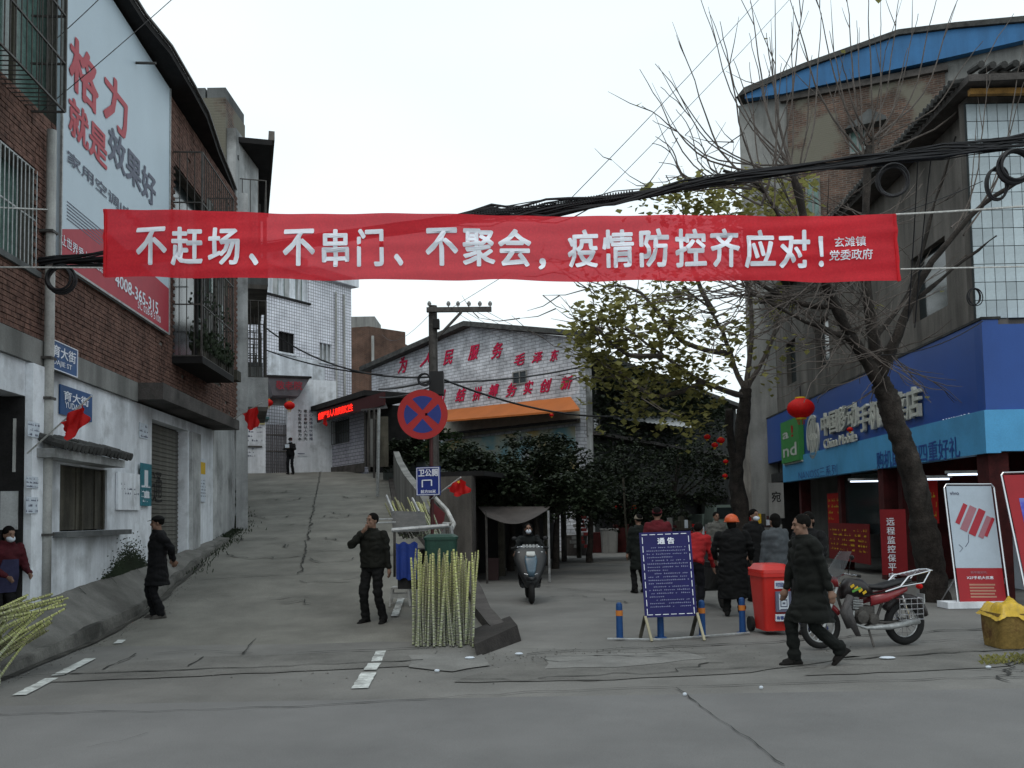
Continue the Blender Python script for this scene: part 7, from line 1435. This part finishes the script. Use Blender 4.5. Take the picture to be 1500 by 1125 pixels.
# ------------------------------------------------------------------ trees
def limb(mb, pts, r0, r1, n=8, wob=.0):
    P_ = [Vector(p) for p in pts]; out = []; ks = 10 if n >= 12 else 4
    for i in range(len(P_) - 1):
        a = P_[max(i - 1, 0)]; b, c_ = P_[i], P_[i + 1]; d = P_[min(i + 2, len(P_) - 1)]
        for k in range(ks):
            t = k / ks; out.append(.5 * ((2 * b) + (c_ - a) * t + (2 * a - 5 * b + 4 * c_ - d) * t * t + (3 * b - a - 3 * c_ + d) * t ** 3) + Vector((random.uniform(-wob, wob), random.uniform(-wob, wob), random.uniform(-wob, wob))))
    out.append(P_[-1]); k = len(out); mb.tube(out, [(r0 + (r1 - r0) * (i / (k - 1)) ** .8) * (1 + .08 * random.uniform(-1, 1)) for i in range(k)], n); return out
def roughen(o, amp=.02):
    me = o.data; n = len(me.vertices); c = np.zeros(n * 3); me.vertices.foreach_get('co', c); c = c.reshape(-1, 3); nn = np.zeros(n * 3); me.vertices.foreach_get('normal', nn); nn = nn.reshape(-1, 3)
    d = np.array([noise.noise((q[0] * 9, q[1] * 9, q[2] * 2.2)) + .8 * noise.noise((q[0] * 3, q[1] * 3, q[2] * 3)) + .5 * noise.noise((q[0] * 22, q[1] * 22, q[2] * 7)) for q in c]) * amp
    c += nn * d[:, None]; me.vertices.foreach_set('co', c.ravel()); me.update()
def leafy(mb, c, s, ax=None):
    """one lobed leaf: two folded quads"""
    a, e = random.uniform(0, 6.283), random.uniform(-1.1, .6); d = Vector((math.cos(a) * math.cos(e), math.sin(a) * math.cos(e), math.sin(e))); x, y, _ = basis(d); w = x * s * .5
    return [c, c + d * s * .5 + w + y * s * .12, c + d * s, c + d * s * .5 - w + y * s * .12]
def leaves(points, s, spread, per):
    V = []
    for p in points:
        for _ in range(per): V += leafy(None, Vector(p) + Vector((random.gauss(0, spread), random.gauss(0, spread), random.gauss(0, spread))), s * random.uniform(.6, 1.25))
    return V
def quads(V): return MB().add(V, np.arange(len(V)).reshape(-1, 4))
# big bare tree before the shop
T1 = thing('bare_tree', 'big pollarded bare tree leaning in front of the blue fascia', 'tree', (U(1368, 890, 16.2).x, 16.2, 0)); tk = MB()
b0 = U(1368, 893, 16.2); limb(tk, [(b0.x + .05, 16.2, -.05), U(1358, 800, 16.1), U(1342, 720, 16), U(1322, 650, 15.9), U(1302, 595, 15.8), U(1290, 560, 15.7)], .25, .16, 22, .004)
roughen(tk.build('trunk', m_bark, T1, smooth=True), .035); br = MB(); hubs = []
def lb(pts, r0, r1): return limb(br, [U(x, y, Y) for x, y, Y in pts], r0, r1, 7, .015)
f0 = (1292, 566, 15.7)
lb([f0, (1268, 530, 15.6), (1246, 492, 15.4), (1210, 420, 15.3), (1180, 330, 15.2), (1160, 250, 15.1)], .13, .06); lb([f0, (1282, 510, 15.9), (1272, 440, 16), (1268, 330, 16.1), (1272, 215, 16.2)], .13, .06)
lb([(1288, 555, 15.7), (1315, 490, 15.4), (1345, 420, 15.2), (1375, 370, 15), (1440, 300, 14.8), (1500, 262, 14.6)], .10, .03); lb([(1330, 450, 15.3), (1395, 395, 15.2), (1460, 345, 15)], .04, .015)
lb([(1225, 450, 15.3), (1160, 440, 15.4), (1090, 400, 15.6), (1040, 350, 15.8)], .05, .02); lb([(1278, 500, 15.9), (1330, 430, 16.4), (1360, 330, 16.6), (1400, 200, 16.8)], .05, .02); lb([(1250, 500, 15.4), (1180, 470, 15), (1100, 430, 14.8)], .05, .015)
lb([(1200, 395, 15.3), (1150, 330, 15.0), (1110, 270, 14.9), (1060, 250, 14.8)], .045, .02)
roughen(br.build('branches', m_bark, T1, smooth=True), .018); tw_ = MB(); tips = []
def sprout(h, e, r0=.022, bend=.35, Yj=.8):
    a = U(h[0] + random.uniform(-14, 14), h[1] + random.uniform(-14, 14), h[2]); b = U(e[0], e[1], h[2] + random.uniform(-Yj, Yj)); L_ = (b - a).length; m = a.lerp(b, .4); hz = (b - a); hz.z = 0; m += hz * .22 * bend * 2 - Vector((0, 0, L_ * .10 * bend * 2)); m2 = a.lerp(b, .75) + hz * .08
    o = limb(tw_, [a, m, m2, b], r0 * random.uniform(.7, 1.1), .005, 5, .012)
    for _ in range(random.randint(0, 2)):
        i = random.randint(4, 10); q = o[i]; d = (o[i + 1] - o[i]).normalized(); s = q + (d + Vector((random.uniform(-.5, .5), random.uniform(-.5, .5), .25))) * random.uniform(.3, .9); tw_.tube([q, q.lerp(s, .5) + Vector((0, 0, -.03)), s], [.009, .007, .003], 4)
    tips.append(b)
H1, H2, H3 = (1162, 255, 15.1), (1272, 220, 16.2), (1120, 300, 14.9)
for i, (x, y) in enumerate([(932, 100), (955, 90), (962, 180), (1000, 55), (1018, -20), (1040, 20), (1060, 40), (1090, 50), (1095, 0), (1130, -10), (1135, 60), (1160, 30), (1172, -20), (1185, 90), (1205, 10), (1100, 90), (1075, 90), (1120, 40), (1148, 100), (940, 150), (975, 130)]): sprout(H1 if i % 3 else H3, (x + random.uniform(-8, 8), y + random.uniform(-10, 10)))
for (x, y) in [(1150, -20), (1190, -30), (1215, 45), (1240, -20), (1255, 30), (1270, -40), (1290, 0), (1320, -20), (1345, 20), (1375, -10), (1410, -20), (1440, 60), (1485, 20), (1300, 60), (1230, 80), (1330, 70), (1210, 120)]: sprout(H2, (x, y))
for (x, y) in [(965, 238), (960, 200), (975, 260), (1010, 200), (990, 160), (1030, 230), (955, 210)]: sprout((1115, 262, 14.9), (x, y), bend=.6)
for (x, y) in [(1500, 120), (1480, 190), (1450, 110), (1430, 200), (1500, 60)]: sprout((1400, 345, 15), (x, y))
for i in range(260):   # tangle of thin drooping twigs through the middle of the crown
    h = random.choice([(1246, 492, 15.4), (1210, 420, 15.3), (1180, 340, 15.2), (1270, 440, 16), (1100, 420, 15.0), (1160, 440, 15.4), (1280, 330, 16), (1300, 520, 15.6), (1240, 400, 15.5)])
    a = random.uniform(0, 6.28); l = random.uniform(40, 200); e = (h[0] - abs(math.cos(a)) * l * .9 + (l if random.random() < .35 else 0), h[1] + math.sin(a) * l * .55 + 15)
    sprout(h, (e[0], min(e[1], 590)), .012, .1, 1.6)
tw_.build('twigs', m_twig, T1); V = []
for p in random.sample(tips, 25): V += leaves([p], .14, .05, random.choice((1, 1, 2)))
quads(V).build('last_leaves', m_leaf, T1)
# leafy tree further back
T2 = thing('leafy_tree', 'half leafy street tree with lanterns on its trunk beyond the bare tree', 'tree', (6.7, 27, 0)); tk = MB(); limb(tk, [(6.75, 27, -.05), U(1086, 760, 27), U(1078, 690, 27), U(1088, 620, 27), U(1092, 570, 27)], .28, .17, 22, .006); limb(tk, [U(1080, 700, 27), U(1070, 640, 26.8), U(1068, 600, 26.5)], .14, .1, 8)
roughen(tk.build('trunk', m_bark, T2, smooth=True), .04); br = MB(); ends = []
for i, pts in enumerate([[(1092, 575, 27), (1070, 520, 27), (1045, 460, 26.5), (1000, 420, 26)], [(1090, 580, 27), (1030, 560, 26), (970, 520, 25.5), (900, 470, 25)], [(1092, 570, 27), (1100, 480, 27), (1090, 380, 26.8), (1060, 300, 26.5)], [(1092, 570, 27), (1130, 500, 27), (1150, 420, 27)], [(1045, 460, 26.5), (1010, 380, 26), (1000, 300, 25.8)], [(1070, 520, 27), (1000, 500, 26), (940, 430, 25.4), (890, 420, 25)], [(1030, 560, 26), (960, 580, 25.5), (900, 540, 25), (860, 520, 24.6)], [(1090, 400, 26.8), (1130, 330, 26.8), (1140, 280, 26.8)], [(970, 520, 25.5), (920, 520, 25), (870, 480, 24.6), (850, 470, 24.5)]]):
    o = limb(br, [U(x, y, Y) for x, y, Y in pts], .10, .02, 6, .03); ends += o[5:]
for i in range(230):
    q = random.choice(ends); l = random.uniform(.5, 1.6); d = Vector((random.uniform(-1.2, .5), random.uniform(-.8, .8), random.uniform(-.4, .7))); s = q + d.normalized() * l; br.tube([q, q.lerp(s, .5) + Vector((0, 0, -.08)), s], [.018, .012, .005], 4); ends.append(s)
br.build('branches', m_twig, T2); cl = []
for i in range(330):
    q = ends[random.randint(0, len(ends) - 1)]; pr = CR.transposed() @ (q - Vector((0, 0, EYE))); vx, vy = 750 + FOC * pr.x / -pr.z, CY - FOC * pr.y / -pr.z
    if vy > 268 and vx > 838 and (vx < 1100 or random.random() < .4): cl.append(q)
V = leaves(cl, .22, .2, 7); quads(V).build('crown', m_leaf, T2)
V = leaves([U(random.uniform(1020, 1190), random.uniform(262, 330), 25 + random.uniform(-1, 1)) for _ in range(60)] + [U(random.uniform(930, 1060), random.uniform(270, 320), 25) for _ in range(28)] + [U(random.uniform(838, 905), random.uniform(440, 560) , 24.5) for _ in range(30)], .2, .2, 9)
V += leaves([U(random.gauss(985, 50), random.gauss(545, 45), 25.5 + random.uniform(-.8, .8)) for _ in range(150)], .2, .2, 7)
quads(V).build('crown', m_leaf, T2)
# dark evergreens over the shed, ivy on the grey building, bushes at the head of the lane
def bush(name, lab, c, r, n, s, mat, stem=True, cat='tree', wob=.5):
    c = Vector(c); t = thing(name, lab, cat, (c.x, c.y, 0)); pts = []; rr = random.Random(int(c.x * 100))
    lobes = [(Vector((rr.uniform(-.7, .7) * r[0], rr.uniform(-.6, .6) * r[1], rr.uniform(-.6, .7) * r[2])), rr.uniform(.25, .55)) for _ in range(11)]
    for _ in range(n):
        l, k = random.choice(lobes); u = Vector((random.gauss(0, 1), random.gauss(0, 1), random.gauss(0, 1))).normalized() * (random.random() ** .4); pts.append(c + l + Vector((u.x * r[0] * k, u.y * r[1] * k, u.z * r[2] * k)))
    quads(leaves(pts, s, .05, 5)).build('crown', mat, t); tk = MB()
    if stem:
        limb(tk, [(c.x, c.y, 0), (c.x + .1, c.y, c.z * .5), c], .12, .05, 8, .02)
        for _ in range(7): e = random.choice(pts); tk.tube([(c.x, c.y, c.z * .7), Vector((c.x, c.y, c.z * .7)).lerp(e, .6), e], [.05, .03, .01], 5)
        tk.build('trunk', m_bark, t)
    return t
for k, (px, py, Y, rx, rz, lab) in enumerate([(690, 690, 25, 1.2, .9, 'dark bushy evergreen nearest the round sign'), (745, 685, 27, 1.3, 1.0, 'dark evergreen with a pointed top before the hall mural'), (810, 670, 28, 1.4, 1.1, 'tall dark evergreen right of the hall mural writing'), (860, 690, 31, 1.6, 1.3, 'dark evergreen at the corner of the long grey building'), (920, 720, 33, 1.8, 1.0, 'low dark tree over the stalls of the grey building'), (780, 710, 25, 1.6, .8, 'low dark evergreen hanging over the tarpaulin'), (985, 690, 36, 1.8, 1.5, 'dark tree left of the lantern trunk')]):
    c_ = U(px, py + 14, Y); bush('evergreen_tree', lab, c_, (rx * 1.35, 1.1, rz * 1.05), 1000, .12, m_leafdk)
bush('shrub', 'reddish green shrub above the low block wall near the guardhouse', U(600, 658, 37), (1.0, .6, .7), 420, .13, m_leafdk, False, 'shrub'); bush('shrub', 'green shrub behind the round sign post', U(655, 655, 33), (1.1, .7, .8), 420, .13, P('leaf_mid', (.03, .055, .018), .7, var=.5, bump=0, trans=.2, coord='Position'), False, 'shrub')
bush('shrub', 'low dark shrub right beside the guardhouse poles', U(575, 668, 38), (.8, .5, .6), 300, .12, m_leafdk, False, 'shrub')
V = leaves([FM.at(random.uniform(1, 20), random.uniform(-.8, .3), 8.6 - abs(random.gauss(0, 1.1))) for _ in range(1500)], .22, .15, 4); V += leaves([FM.at(random.uniform(.2, 14), random.uniform(-.5, .1), random.uniform(4.2, 8.4)) for _ in range(900)], .22, .2, 4); o = quads(V).build('ivy', m_leafdk); tag(rebase(o, FM.at(8, 0, 7)), 'dark ivy hanging down the upper wall of the long grey building', 'ivy', kind='stuff')
